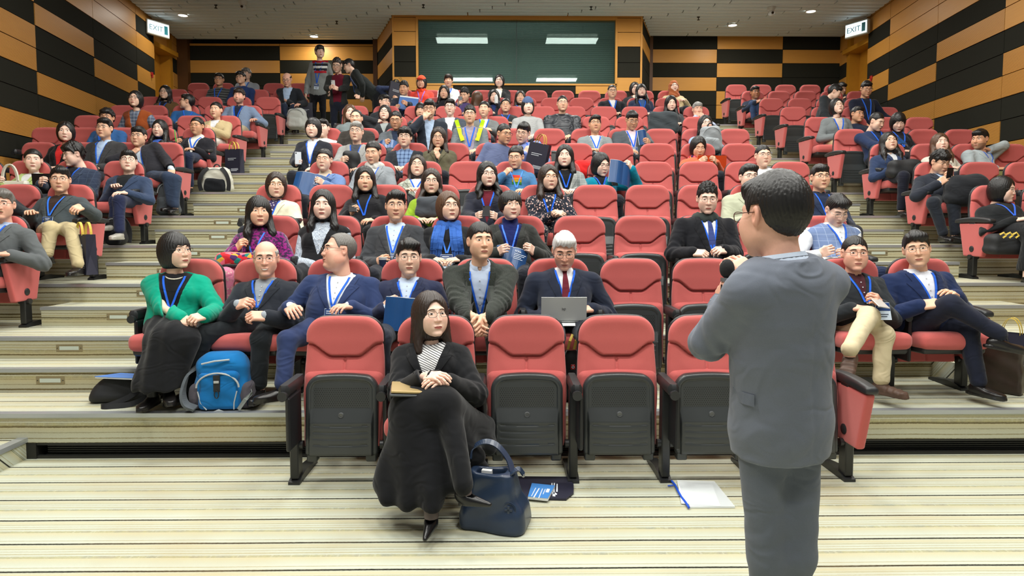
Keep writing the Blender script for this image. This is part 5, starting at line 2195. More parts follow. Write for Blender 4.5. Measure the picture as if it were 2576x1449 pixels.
P('woman with black bob and round glasses in black cardigan at the right edge', 4, 2524, 443, g='f', hair='bob', hy=34, hp=8, gl='r_silver', tone='p', sh=(32, 34, 36), collar=False, neck='crew', leg=(26, 27, 30), skirt=.05, aL='lap', aR='lap', key='edge_woman', lan=(60, 110, 230))

# ---- fifth row
P('woman in light green jacket with white strapped bag and laptop', 5, 82, 373, g='f', hair='pony', hy=32, tone='p', jk=(186, 204, 132), sh=WHITE, vb=.25, vt=.08, lan=None, aL='hold', aR='lap', key='lime_jacket')
P('man with tousled hair in dark blue jacket looking down to the side', 5, 184, 358, hair='tousled', hy=-36, hp=14, gl='silver', eyes='down', tone='p', jk=(48, 58, 78), jpat='window', j2=(72, 84, 104), sh=(24, 26, 34), vb=.15, aL='hold', aR='lap', key='tousled_man')
P('man with round black glasses in blue blazer and black jumper', 5, 322, 376, hair='short', hy=24, hp=-8, gl='r_dark', tone='p', jk=(52, 66, 92), sh=(28, 32, 36), collar=True, vb=.02, vt=.10, leg=(36, 42, 70), lan=None, aL=('px', 288, 472, .46, 'thigh'), aR=('px', 318, 486, .56, 'thigh'), kneeL=(292, 505, .5), kneeR=(300, 505, .68), ankL=(286, 560, .6), ankR=(300, 582, .76), footR=(4, 0), shoe=(176, 172, 162), sock=(60, 60, 84), key='roundglasses_man')
P('woman in blue coat reading a dark blue brochure by the aisle', 5, 815, 372, g='f', hair='tied', gl='gold', tone='l', jk=(104, 130, 176), sh=(196, 180, 160), collar=False, neck='turtle', vb=.1, vt=.10, aL=('px', 758, 462, .44), aR='hold', key='blue_coat')
P('woman with ponytail in grey blazer and white neck scarf looking down', 5, 938, 353, g='f', hair='pony', hy=-8, hp=14, eyes='down', tone='m', jk=(138, 144, 150), sh=(196, 198, 198), collar=False, vb=.2, vt=.08, scarf=((206, 206, 200), 'floral', 'ring', (160, 160, 164)), key='neckscarf_woman', aL='face' if False else 'lap')
P('woman with glasses and open mouth in pale checked blazer', 5, 1050, 388, g='f', hair='half', hc='b', hy=4, hp=-10, gl='silver', tone='l', jk=(176, 180, 166), jpat='plaid', j2=(136, 142, 132), sh=WHITE, vb=.05, vt=.09, key='checked_woman')
P('woman in blue hoodie with a rainbow print', 5, 1298, 365, g='f', hair='bun', hy=-16, hp=12, gl='silver', eyes='down', tone='m', sh=(70, 118, 164), collar=False, neck='hood', lan=(80, 140, 236), aL=('px', 1268, 440, .40, 'hold'), aR='lap', key='rainbow_woman', hf=.26)
P('woman with very long black hair in grey checked blazer', 5, 1421, 363, g='f', hair='long', hy=-8, tone='p', jk=(140, 144, 142), jpat='window', j2=(190, 192, 190), sh=BLK, collar=False, vb=.0, vt=.11, key='longhair_woman')
P('woman with bob in teal jacket reading a blue booklet', 5, 1512, 384, g='f', hair='bob', hy=24, hp=16, gl='dark', eyes='down', tone='p', jk=(0, 128, 156), sh=(20, 24, 30), collar=False, vb=.1, vt=.09, lap=False, aL=('px', 1534, 458, .46), aR=('px', 1588, 424, .46), key='teal_woman')
P('man with short cropped hair in white shirt beyond the last fifth row seat', 5, 1920, 364, hair='crew', hy=-2, gl='silver', tone='l', sh=(226, 232, 238), lan=None, key='white_shirt_man', dx=.06)
P('young man bent over his phone with a black coat on his arm', 5, 2366, 378, hair='tousled', hy=6, hp=22, gl='dark', eyes='down', tone='m', jk=(44, 48, 58), sh=LBLUE, vb=.3, lan=None, cuffs=True, leg=(36, 40, 48), aL=('px', 2360, 462, .48), aR=('px', 2398, 452, .48), kneeL=(2348, 512, .60), kneeR=(2400, 515, .58), ankL=(2372, 588, .66), ankR=(2402, 588, .64), key='phone_man')

# ---- sixth row
P('woman with black bob in black cape jacket and red top', 6, 164, 305, g='f', hair='bob', hy=26, tone='p', jk=(26, 24, 26), sh=(214, 44, 44), collar=False, vb=.1, vt=.08, lan=None, key='red_top')
P('man in dark grey suit and blue shirt leaning over the seat backs', 6, 262, 296, hair='side', hy=4, gl='silver', tone='m', jk=(62, 62, 64), sh=LBLUE, vb=.1, vt=.07, lan=(40, 110, 230), key='leaning_suit')
P('man resting his chin on his hand in dark jacket at the aisle end', 6, 348, 317, hair='short', hy=4, gl='silver', tone='m', jk=(40, 40, 46), sh=(206, 222, 240), vb=.1, vt=.08, cuffs=True, leg=(50, 62, 84), aL='chin', aR=('px', 432, 428, .46, 'thigh'), kneeL=(420, 445, .60), kneeR=(442, 452, .58), ankL=(430, 515, .60), ankR=(440, 520, .62), key='chin_man', dx=.22)
P('woman with heavy black bob in black blazer and white shirt holding a phone', 6, 787, 295, g='f', hair='bobbang', tone='p', jk=(40, 42, 50), sh=(222, 226, 232), vb=.15, vt=.07, aL=('hold', (0, 0, -.02)), aR='lap', key='bob_phone')
P('grey haired man in light grey suit with blue lanyard', 6, 896, 305, g='o', hair='side', hc='g', tone='l', gl='silver', jk=(154, 154, 152), sh=(70, 74, 84), vb=.1, vt=.075, collar=False, neck='crew', aL='hold', aR='lap', key='grey_suit')
P('young man in black anorak over a blue checked shirt', 6, 1018, 319, hair='tousled', gl='dark', smile=1, tone='l', jk=(40, 44, 50), sh=(120, 146, 184), spat='plaid', s2=(40, 60, 100), vb=-.2, vt=.10, opn=.01, lap=False, lan=None, key='anorak_man')
P('woman in olive jacket touching her fingers together before her chin', 6, 1103, 319, g='f', hair='long', hc='b', hp=8, gl='r_silver', tone='m', jk=(92, 88, 68), sh=(54, 58, 56), collar=False, vb=.3, lan=None, aL='chin', aR=('chin', (-.02, .02, -.05)), key='olive_woman')
P('man in slate hoodie leaning towards the man in the blue shirt', 6, 1268, 311, hair='crew', hy=34, hp=12, gl='dark', tone='d', sh=(94, 104, 138), collar=False, neck='hood', lan=None, dx=-.16, key='hoodie_man', hf=.26)
P('man in blue shirt pointing with one hand while talking to his neighbour', 6, 1316, 307, hair='side', hy=-18, hp=16, hr=10, gl='dark', eyes='down', tone='l', sh=(128, 146, 206), lan=(50, 110, 226), dx=.16, aL=('chin', (.06, .06, -.06)), aR='lap', key='pointing_man')
P('woman in orange cardigan and flowered scarf behind an orange laptop', 6, 1757, 343, g='f', hair='bob', hp=20, eyes='down', tone='m', sh=(214, 108, 76), collar=False, neck='crew', scarf=((150, 60, 90), 'bright'), lan=None, key='orange_woman', aL='hold', aR='hold')
P('woman with shoulder length hair in navy coat with a black bag on her lap', 6, 2237, 331, g='f', hair='long', hy=-6, hp=-12, gl='gold', tone='l', jk=(44, 58, 88), sh=WHITE, vb=.35, vt=.06, lan=None, leg=(30, 32, 44), cuffs=True, key='navy_coat')
P('woman in fluffy white jumper leaning back', 6, 2366, 334, g='f', hair='long', hc='br', hy=-12, hp=-8, tone='p', sh=(224, 220, 206), spat='fluffy', collar=False, neck='crew', lan=None, key='fluffy_woman')
P('bearded man in pale grey suit twisting round with his hand at his ear', 6, 2466, 324, hair='short', hc='k', hy=-62, hp=6, tone='d', beard=True, jk=(166, 176, 180), sh=(200, 206, 224), vb=.25, vt=.07, aL='lap', aR='ear', key='bearded_twist', by=20, leg=(96, 92, 52))

# ---- seventh row
P('man in blue jumper hidden behind the man in the dark grey suit', 7, 268, 272, hair='tousled', hy=10, tone='d', gl='brown', sh=(50, 92, 146), collar=False, neck='crew', key='blue_jumper')
P('woman with long black hair in black leather jacket', 7, 401, 300, g='f', hair='long', hy=2, tone='p', jk=(32, 32, 34), jpat='leather', sh=(50, 90, 180), collar=False, vb=.3, vt=.07, lan=None, key='leather_woman')
P('woman with glasses in black blazer and white turtleneck writing with a green pen', 7, 495, 293, g='f', hair='tied', hy=-2, gl='gold', tone='d', jk=(32, 32, 38), sh=(226, 224, 216), collar=False, neck='turtle', vb=.02, vt=.10, leg=(36, 44, 66), aL='hold', aR='lap', key='pen_woman')
P('person in white hidden behind the woman with the heavy black bob', 7, 812, 298, g='m', hair='short', tone='p', sh=(224, 224, 220), lan=None, key='hidden_white')
P('balding man in dark brown jacket behind the grey haired man', 7, 896, 276, g='o', hair='recede', tone='m', eyes='narrow', jk=(56, 52, 48), sh=(90, 80, 70), lan=None, key='balding_man')
P('man in grey suit looking down at a booklet between two standing coats', 7, 996, 279, hair='crew', hp=14, gl='dark', eyes='down', tone='d', jk=(86, 92, 98), sh=(34, 44, 66), lan=None, key='grey_booklet', aL='hold', aR='lap')
P('man in dark suit covering his nose with his hand', 7, 1080, 249, hair='short', hp=12, gl='dark', eyes='down', tone='m', jk=(36, 42, 52), sh=(170, 190, 216), vb=.1, vt=.07, lan=None, aL='face', aR='lap', key='nose_man', hf=.26)
P('smiling man in grey and neon yellow anorak', 7, 1182, 265, hair='spiky', gl='dark', smile=1, tone='m', jk=(112, 120, 124), sh=(150, 140, 156), vb=-.2, vt=.09, opn=.015, lap=False, key='neon_man')
P('laughing man with thick glasses in light grey blazer', 7, 1497, 289, hair='side', hp=-6, gl='dark', smile=1, tone='d', jk=(132, 140, 142), sh=WHITE, vb=.1, vt=.085, key='thick_glasses')
P('man in charcoal blazer and pink shirt reading a leaflet', 7, 1590, 278, hair='short', hy=8, hp=22, gl='silver', eyes='down', tone='d', jk=(76, 82, 88), sh=(220, 196, 206), vb=.08, vt=.085, W=1.1, badge=True, aL='lap', aR=('hold', (.05, .02, .02)), key='leaflet_man')
P('woman hugging a pale grey backpack', 7, 1775, 289, g='f', hair='half', hp=-4, gl='silver', tone='p', sh=(158, 182, 220), collar=False, neck='crew', lan=None, key='backpack_woman')
P('man in dark navy shirt reading a booklet in the right block', 7, 2206, 283, hair='crew', hy=24, hp=24, eyes='down', tone='l', jk=(38, 52, 84), sh=(30, 40, 64), vb=.2, vt=.06, lap=False, badge=True, aL=('hold', (.05, 0, 0)), aR='lap', key='navy_reader', W=1.05)
P('woman with black bob and fringe looking down over a fold up table', 7, 2260, 283, g='f', hair='bobbang', hy=-16, hp=26, eyes='down', tone='p', sh=(28, 28, 36), collar=False, neck='crew', key='fringe_woman')

# ---- eighth row
P('woman in rust vest and checked blouse rising from her seat', 8, 340, 227, g='f', hair='bob', hy=6, hp=-4, gl='dark', tone='l', sh=(86, 98, 120), spat='plaid', s2=(150, 160, 176), vest=((150, 74, 34),), vb=.35, vt=.07, lan=None, hf=.4, key='rust_vest', aL='thigh', aR='thigh')
P('smiling woman in tan jacket holding a yellow phone', 8, 543, 255, g='f', hair='tied', smile=1, tone='m', jk=(196, 176, 134), sh=WHITE, vb=.3, lan=None, leg=(214, 210, 200), aL='hold', aR='hold', key='tan_woman', lap=False)
P('woman with light brown hair peering behind the balding man', 8, 880, 262, g='f', hair='half', hc='br', hy=20, tone='p', sh=(120, 130, 132), collar=False, neck='crew', lan=None, key='brown_peer')
P('woman in grey scarf and glasses raising a hand to her neck', 8, 968, 263, g='f', hair='bob', hp=-10, gl='dark', tone='p', jk=(44, 46, 50), sh=(150, 156, 156), collar=False, neck='crew', lan=None, aL='ear', aR='lap', key='neck_hand', dx=.02)
P('man with side parting in grey suit and white open shirt', 8, 1132, 248, hair='side', hp=4, gl='dark', tone='p', jk=(70, 78, 88), sh=(226, 226, 232), vb=.1, vt=.08, lan=None, key='open_shirt')
P('young woman with tied hair in grey suit and white shirt', 8, 1218, 253, g='f', hair='tied', hy=-8, tone='m', jk=(112, 116, 116), sh=WHITE, vb=.2, vt=.06, aL='clasp', aR='clasp', key='tied_suit')
P('young man in blue striped knitted cap and grey jumper', 8, 1328, 246, hair='bob', hy=6, tone='p', hat='beanie', hatc=((70, 90, 130), 'pinstripe', (170, 180, 200)), sh=(164, 166, 166), collar=False, neck='crew', lan=None, key='cap_man')
P('broad man with flat top hair in black leather jacket', 8, 1415, 240, hair='crew', hy=2, gl='silver', tone='m', sh=(30, 34, 42), spat='leather', collar=True, lan=None, W=1.25, key='flat_top')
P('woman in grey cardigan sitting upright with closed eyes', 8, 2106, 246, g='f', hair='bob', hp=-10, gl='gold', tone='p', eyes='down', jk=(120, 126, 128), sh=(206, 190, 178), collar=False, vb=.1, vt=.08, lap=False, leg=(206, 180, 140), key='grey_cardigan', hf=.3)
P('young man with dark glasses leaning his head beside the grey cardigan', 8, 2157, 267, hair='short', hy=12, hr=10, gl='dark', tone='d', sh=(34, 42, 62), collar=False, neck='hood', lan=None, key='leaning_head')

# ---- ninth row
P('man in bright blue jacket seen in profile talking sideways', 9, 470, 236, hair='short', hy=-72, hp=-6, gl='dark', tone='m', sh=(44, 96, 156), collar=True, key='blue_profile', by=20)
P('bearded man in grey blazer and navy jumper sitting upright', 9, 601, 222, hair='tousled', hc='b', hy=2, tone='r', beard=True, jk=(124, 142, 170), sh=(30, 38, 62), vb=.1, vt=.08, leg=(192, 180, 150), key='bearded_blazer', aL='thigh', aR=('arm', (.06, 0, 0)), W=1.1)
P('man in dark suit seen in profile under the raised black bag', 9, 966, 237, hair='short', hy=52, gl='silver', tone='l', jk=(44, 48, 54), sh=LBLUE, vb=.2, key='profile_suit')
P('woman with round glasses in dark jacket behind the striped cap', 9, 1272, 246, g='f', hair='tied', gl='r_gold', hp=-4, tone='m', jk=(52, 56, 58), sh=(44, 60, 90), collar=False, vb=.3, key='round_dark')
P('woman with long black hair leaning forward with chin lowered', 9, 1688, 240, g='f', hair='long', hp=10, tone='p', jk=(70, 72, 74), sh=(54, 56, 60), collar=False, vb=.2, lan=None, key='lowered_chin')
P('grey haired man with hands folded over his mouth', 9, 1755, 256, g='o', hair='short', hc='g', tone='r', hp=4, sh=(186, 198, 226), lan=None, vest=((44, 46, 52),), vb=.3, vt=.08, aL='face', aR='face', key='folded_mouth')
P('woman with dark bob half hidden behind the man covering his nose', 9, 1058, 258, g='f', hair='bobbang', hp=6, tone='m', sh=(90, 96, 100), collar=False, neck='crew', lan=None, key='half_bob')
P('man in black jacket bending sideways over a seat', 9, 2100, 212, hair='short', hy=64, hp=26, tone='l', jk=(44, 48, 52), sh=(130, 150, 190), lan=(60, 110, 200), dx=-.28, key='bending_side', by=40)
P('man in dark jumper half standing with a blue lanyard', 9, 2180, 203, hair='short', hy=-6, hp=20, gl='silver', eyes='down', tone='d', sh=(28, 32, 48), collar=False, neck='crew', badge=False, aL='thigh', aR=('arm', (.1, .05, 0)), hf=.3, key='half_standing')

# ---- tenth row
P('laughing woman with glasses in brown jacket by the wall door', 10, 415, 214, g='f', hair='long', gl='r_silver', smile=2, tone='l', jk=(98, 74, 46), sh=(26, 28, 40), collar=False, vb=.1, vt=.08, key='brown_laugh')
P('woman drinking from a white bottle', 10, 1243, 225, g='f', hair='long', hp=2, tone='p', jk=(50, 52, 60), sh=(40, 60, 120), collar=False, lan=None, aR='face', aL='lap', key='drinking_woman')
P('woman with wavy brown hair beside the striped cap', 10, 1309, 227, g='f', hair='half', hc='b', hp=-2, tone='m', jk=(60, 60, 66), sh=LGREY, collar=False, key='wavy_upper')
P('man in black jumper and white collar beside the long haired woman', 10, 1540, 213, hair='crew', gl='dark', tone='m', jk=(28, 30, 36), sh=WHITE, vb=.45, vt=.06, lap=False, key='white_collar')
P('woman with hip length black hair in navy jacket', 10, 1613, 210, g='f', hair='longbang', hp=-6, gl='r_silver', tone='p', jk=(44, 54, 78), sh=(70, 100, 150), vb=.2, key='hip_hair')
P('young man in purple jumper looking at his phone', 10, 1169, 221, hair='spiky', hy=-20, hp=18, eyes='down', tone='m', sh=(84, 72, 120), collar=False, neck='crew', aL=('hold', (0, .03, .06)), aR='lap', lan=None, key='purple_phone')
P('woman with long brown hair turned away beside the purple jumper', 10, 1199, 230, g='f', hair='long', hc='br', hy=-150, tone='p', sh=(60, 60, 66), collar=False, neck='crew', lan=None, key='turned_away')
P('man with spiky hair holding up a bright blue folder', 10, 1016, 204, hair='spiky', hy=-10, hp=10, eyes='down', tone='d', jk=(40, 46, 60), sh=LBLUE, aR=('hold', (.02, .05, .06)), aL='hold', key='folder_man')
P('woman with long centre parted dark hair before the white jacket', 10, 1117, 214, g='f', hair='long', hp=4, tone='m', sh=(30, 30, 36), collar=False, neck='crew', lan=None, key='centre_part')

# ---- eleventh and twelfth rows
P('man in black jumper with a grey striped yoke', 11, 551, 183, hair='short', hy=6, gl='silver', tone='d', sh=(52, 54, 56), spat='stripes', s2=(96, 98, 98), collar=True, key='striped_jumper')
P('smiling man with thick hair in navy jacket', 11, 605, 179, hair='tousled', smile=2, hy=-6, hr=-8, gl='dark', tone='m', sh=(38, 58, 104), collar=True, lan=None, key='navy_smile')
P('man with shaved head in black jacket reaching down to a grey bag', 11, 722, 184, g='o', hair='bald', hc='k', hp=24, tone='r', gl='silver', eyes='down', jk=(36, 40, 46), sh=LBLUE, vb=.0, vt=.09, lap=False, lan=None, leg=(40, 48, 66), hf=.34, aL=('px', 735, 262, .55, 'thigh'), aR=('px', 752, 262, .55, 'thigh'), key='shaved_man', kneeL=(715, 268, .6), kneeR=(738, 270, .6), ankL=(722, 325, .7), ankR=(742, 325, .7))
P('person in orange cap and orange scarf', 11, 1060, 191, g='f', hair='bob', hat='cap', hatc=((232, 84, 52),), hy=-8, tone='m', sh=(236, 76, 62), collar=False, neck='turtle', scarf=((230, 70, 40), 'plain'), lan=(150, 120, 220), W=1.1, key='orange_cap')
P('woman with cropped hair in white jacket below the window', 11, 1128, 186, g='f', hair='shortf', hc='b', smile=1, tone='m', jk=(222, 224, 224), sh=(190, 200, 220), vb=.2, key='white_jacket', hf=.1)
P('smiling woman in black jacket and white blouse below the window', 11, 1256, 187, g='f', hair='bob', smile=2, hy=-6, gl='silver', tone='p', jk=(32, 34, 36), sh=(226, 220, 204), vb=.1, lan=None, key='white_blouse', hf=.1)
P('woman with glasses holding a hand to her cheek', 11, 1597, 206, g='f', hair='bob', gl='silver', tone='p', hy=6, jk=(40, 42, 46), sh=(150, 150, 150), collar=False, lan=None, aL='chin', key='cheek_woman')
P('woman in rust brown headscarf and cream jacket', 11, 1695, 202, g='f', hat='hijab', hatc=((164, 92, 54),), hp=-6, gl='r_silver', tone='p', sh=(206, 188, 150), collar=False, lan=None, key='headscarf_woman', aL='lap', aR='clasp')
P('man with glasses in navy blazer crossing his arms at the aisle', 11, 1900, 216, hair='short', gl='dark', smile=1, tone='k', jk=(40, 48, 66), sh=LBLUE, vb=.15, vt=.07, lan=None, leg=(52, 70, 104), aL='clasp', aR='clasp', key='crossed_arms', kneeL=(1892, 262, .5), kneeR=(1908, 262, .5), ankL=(1896, 300, .55), ankR=(1912, 300, .55))
P('person with dark hair at the very back beside the door', 12, 2117, 207, hair='short', hy=20, hp=20, tone='m', jk=(36, 36, 42), sh=BLK, lan=None, key='back_person')
P('grey haired man at the very back behind the smiling navy man', 12, 619, 171, g='o', hair='tousled', hc='sp', hy=-8, tone='l', jk=(150, 156, 166), sh=LBLUE, vb=.2, key='back_grey')

# ---- standing in the aisle
P('woman standing in grey jumper with red and white stripes', None, 804, 113, Y=13.5, fz=row_z(12), g='f', hair='shortf', hy=28, tone='p', hs=1.08, sh=(136, 140, 140), collar=False, neck='crew', legs='stand', leg=(28, 28, 32), hip=tuple(at(800, 238, 13.5)), seat=False, badge=True, hf=0,
  aL=('px', 770, 236, .1, 'down'), aR='down', hem=-.09, key='striped_stander', scale=.98)
P('man standing in maroon shirt and open black jacket looking at a white phone', None, 848, 146, Y=12.9, fz=row_z(11), hair='spiky', hc='b', hy=-4, hp=20, gl='r_silver', eyes='down', tone='l', hs=1.06, jk=(48, 50, 50), sh=(104, 26, 44), vb=-.3, vt=.06, opn=.055, lap=False, lan=None,
  legs='stand', leg=(34, 38, 52), hip=tuple(at(852, 262, 12.9)), seat=False, hf=0, hem=-.12, aL=('px', 830, 222, .30), aR=('px', 850, 224, .30), key='phone_stander')
P('man in black blazer bowing forward in the aisle', None, 878, 148, Y=12.8, fz=row_z(11), hair='short', hy=-80, hp=22, gl='dark', tone='l', jk=(40, 44, 44), sh=(206, 220, 238), lan=(60, 110, 220), legs='stand', leg=(30, 32, 36), hip=tuple(at(948, 240, 12.9)), seat=False, hf=0, by=-75, hem=-.10, aL=('px', 900, 238, .15, 'down'), aR=('px', 912, 240, .0, 'down'), key='bowing_man', lod=2)
P('man behind the raised black tote bag with only his hair and hand showing', 11, 996, 200, hair='short', hp=10, tone='m', sh=(50, 60, 90), collar=False, neck='crew', lan=None, aL=('px', 985, 222, .3), aR='hold', key='tote_man')

# ================================================================ seats: every row of the three blocks, empty or occupied
ROWS_C = {1: (-2, 3), 2: (-5, 5), 3: (-4, 5), 4: (-5, 5), 5: (-4, 6), 6: (-5, 5), 7: (-5, 6), 8: (-5, 5), 9: (-5, 6), 10: (-4, 5), 11: (-4, 6)}
ROWS_L = {3: 2, 4: 3, 5: 4, 6: 4, 7: 5, 8: 5, 9: 5, 10: 5, 11: 5, 12: 5}
ROWS_R = {4: 2, 5: 3, 6: 4, 7: 4, 8: 4, 9: 4, 10: 4, 11: 5, 12: 5}


def short_of(label):
    w = label.split()
    return ' '.join(w[:9])


def seat_rows():
    jobs = []
    for r, (a, b) in ROWS_C.items():
        off = .135 if r % 2 else .395
        for i, k_ in enumerate(range(a, b + 1)):
            jobs.append((r, off + .52 * k_, 'centre', i + 1, b - a + 1))
    for r, n_ in ROWS_L.items():
        for i in range(n_):
            jobs.append((r, -4.23 - .52 * i, 'left', i + 1, n_))
    for r, n_ in ROWS_R.items():
        for i in range(n_):
            jobs.append((r, 4.90 + .52 * i, 'right', i + 1, n_))
    occ = {}
    for (r, x, lab) in sorted(ALL_SEATED):
        c = [(abs(j[1] - x), j) for j in jobs if j[0] == r and j not in occ]
        d, j = min(c)
        occ[j] = lab
    for j in jobs:
        r, x, blk, i, n_ = j
        if j in occ:
            lab = 'seat of the ' + occ[j]
            w = lab.split()
            if len(w) > 16:
                lab = ' '.join(w[:16])
            while lab.split()[-1] in ('in', 'with', 'and', 'a', 'the', 'his', 'her', 'of', 'on', 'by', 'over', 'to', 'at', 'behind', 'into', 'from', 'only'):
                lab = ' '.join(lab.split()[:-1])
        else:
            aisle = {'centre': 'from the left aisle', 'left': 'from the aisle', 'right': 'from the aisle'}[blk]
            lab = 'empty red folding seat, %s %s in row %s of the %s block' % (ORD[i], aisle, ['zero', 'one', 'two', 'three', 'four', 'five', 'six', 'seven', 'eight', 'nine', 'ten', 'eleven', 'twelve'][r], blk)
        kw = dict(down=j in occ)
        if blk == 'centre':
            kw.update(left_stand=True, right_stand=(i == n_), right_panel=True, left_panel=False)
        elif blk == 'left':
            kw.update(left_stand=True, right_stand=(i == 1), right_panel=True)
        else:
            kw.update(left_stand=(i == 1), left_panel=True, right_stand=True)
        make_seat(r, x, lab, group='red folding seats of the hall', **kw)


seat_rows()
# ================================================================ things held, carried, worn and left on the floor
from mathutils import Matrix


def setm(o, R, t):
    M = np.eye(4)
    M[:3, :3] = R
    M[:3, 3] = t
    o.matrix_world = Matrix(M.tolist())
    return o


def solid(name, mb, mats, R, t, parent=None, smooth=False):
    o = mb.build(name, mats, None, smooth)
    setm(o, R, t)
    if parent is not None:
        o.parent = parent
        o.matrix_parent_inverse = parent.matrix_world.inverted() if False else Matrix.Identity(4)
        o.matrix_basis = Matrix.Identity(4)
        o.matrix_local = Matrix.Identity(4)
    return o


I3 = np.eye(3)


def curve_pts(pts, n=6):
    p = np.array(pts, float)
    q = np.concatenate([[2 * p[0] - p[1]], p, [2 * p[-1] - p[-2]]])
    out = []
    for i in range(1, len(q) - 2):
        for t in np.linspace(0, 1, n, endpoint=False):
            a, b, c, d = q[i - 1], q[i], q[i + 1], q[i + 2]
            out.append(.5 * (2 * b + (c - a) * t + (2 * a - 5 * b + 4 * c - d) * t * t + (3 * b - a - 3 * c + d) * t ** 3))
    return out + [p[-1]]


M_PAGE = mat('paper', (234, 236, 236), .7)
M_COVER = mat('brochure_blue', (20, 70, 124), .35, var=.2, vscale=6)
M_PRINT = mat('white_print', (220, 226, 234), .5)
M_NAVYPAPER = mat('navy_paper', (34, 34, 52), .55, var=.15, vscale=10)
M_RIBBON = mat('yellow_ribbon', (214, 184, 74), .5)
M_BLACKBAG = mat('black_nylon', (28, 29, 32), .65, var=.2, vscale=30, bump=.3, bscale=300)


def booklet(name, t, R, w, h, label, cat='brochure', open_=0.6, cover=None, words=None, group=None):
    """open booklet, spine at the origin along z, covers towards -y (the viewer), pages behind"""
    root = None
    cov = cover or M_COVER
    n = 8
    for s in (-1, 1):
        m = MB()
        pts = []
        for i in range(n + 1):
            u = i / n
            pts.append((s * w * u * math.cos(open_ * (.55 + .45 * u)), w * u * math.sin(open_ * (.55 + .45 * u)) * .8 - .02 * math.sin(u * 3.1)))
        V, Fc = [], []
        for (x, y) in pts:
            V += [(x, y, -h / 2), (x, y, h / 2), (x, y + .003, h / 2), (x, y + .003, -h / 2)]
        for i in range(n):
            for k in range(4):
                k2 = (k + 1) % 4
                f = (i * 4 + k, i * 4 + k2, i * 4 + 4 + k2, i * 4 + 4 + k)
                Fc.append(f if s < 0 else f[::-1])
        Fc += [(0, 1, 2, 3), (n * 4 + 3, n * 4 + 2, n * 4 + 1, n * 4)]
        m.add(V, Fc, 0)
        if root is None:
            root = m.build(name, cov)
            setm(root, R, t)
            tag(root, label, cat, group)
        else:
            m.build('cover', cov, root)
        p = MB()
        V = []
        for (x, y) in pts:
            V += [(x * .985, y + .004, -h / 2 + .002), (x * .985, y + .004, h / 2 + .004), (x * .985, y + .010, h / 2 + .004), (x * .985, y + .010, -h / 2 + .002)]
        p.add(V, Fc, 0)
        p.build('pages', M_PAGE, root)
        if words and s > 0:
            tm = text_mesh('lettering', words, h * .11, M_PRINT, root)
            a = open_ * .6
            tm.matrix_local = Matrix(((math.cos(a), 0, math.sin(a), .02), (math.sin(a) * .8, 0, -math.cos(a), -.020), (0, 1, 0, h * .30), (0, 0, 0, 1)))
            b = MB()
            for k in range(4):
                L_ = (.7, .62, .45, .55)[k] * w
                x0, x1 = .02, .02 + L_
                yy = lambda x: x * math.tan(a) * .8 - .021
                z = h * (.22 - .07 * k)
                b.add([(x0, yy(x0), z), (x1, yy(x1), z), (x1, yy(x1), z + h * .018), (x0, yy(x0), z + h * .018)], [(0, 1, 2, 3)])
            b.build('printed_lines', M_PRINT, root)
    return root


def phone(t, R, label, col=(24, 24, 28), screen=(40, 44, 52)):
    m = MB()
    m.box((-.036, -.004, -.074), (.036, .004, .074), 0, .003)
    o = m.build('phone', mat('phone_body', col, .25))
    setm(o, R, t)
    tag(o, label, 'phone')
    g = MB()
    g.box((-.032, .004, -.068), (.032, .0046, .068), 0)
    g.build('screen', mat('phone_screen', screen, .1), o)
    c = MB()
    c.tube([(-.022, -.0052, .058), (-.022, -.0035, .058)], .008, 10)
    c.build('lens', mat('dark_lens', (14, 14, 16), .15), o)
    return o


def paper_bag(t, R, w, d, h, label, words=None, handles=True, col=None, logo=True):
    mt = col or M_NAVYPAPER
    m = MB()
    y0, y1 = -d / 2, d / 2
    q = .82
    V = [(-w / 2, y0, 0), (w / 2, y0, 0), (w / 2, y1, 0), (-w / 2, y1, 0), (-w / 2, y0 * q, h), (w / 2, y0 * q, h), (w / 2, y1 * q, h), (-w / 2, y1 * q, h),
         (-w / 2 + .025, 0, h * .5), (w / 2 - .025, 0, h * .5)]
    m.add(V, [(3, 2, 1, 0), (0, 1, 5, 4), (2, 3, 7, 6), (1, 2, 9), (2, 6, 9), (6, 5, 9), (5, 1, 9), (3, 0, 8), (0, 4, 8), (4, 7, 8), (7, 3, 8)])
    o = m.build('paper_bag', mt)
    setm(o, R, t)
    tag(o, label, 'bag')
    if handles:
        for sy in (-1, 1):
            b = MB()
            pts = [(w * .22 * math.cos(a), sy * d * .35 + .0 * a, h - .01 + .12 * math.sin(a)) for a in np.linspace(0, math.pi, 13)]
            b.ribbon(pts, (0, 1, 0), .022, .002)
            b.build('ribbon_handle', M_RIBBON, o)
    if logo:
        b = MB()
        for k, (x0, x1, z) in enumerate(((-.3, .25, .62), (-.3, .1, .56), (-.1, .38, .20), (-.1, .38, .16), (-.1, .3, .12))):
            yy = y0 * (1 - (1 - q) * z) - .0012
            b.add([(x0 * w, yy, z * h), (x1 * w, yy, z * h), (x1 * w, yy, z * h + h * .018), (x0 * w, yy, z * h + h * .018)], [(0, 1, 2, 3)])
        yy = y0 * (1 - (1 - q) * .2) - .0012
        b.add([(-.28 * w, yy, .16 * h), (-.21 * w, yy, .12 * h), (-.14 * w, yy, .16 * h), (-.21 * w, yy, .21 * h)], [(0, 1, 2, 3)])
        b.build('printed_lines', M_PRINT, o)
    if words:
        tm = text_mesh('lettering', words, h * .085, M_PRINT, o)
        tm.matrix_local = Matrix(((1, 0, 0, -.1 * w), (0, 0, -1, y0 * .9 - .002), (0, 1, 0, h * .70), (0, 0, 0, 1)))
    return o


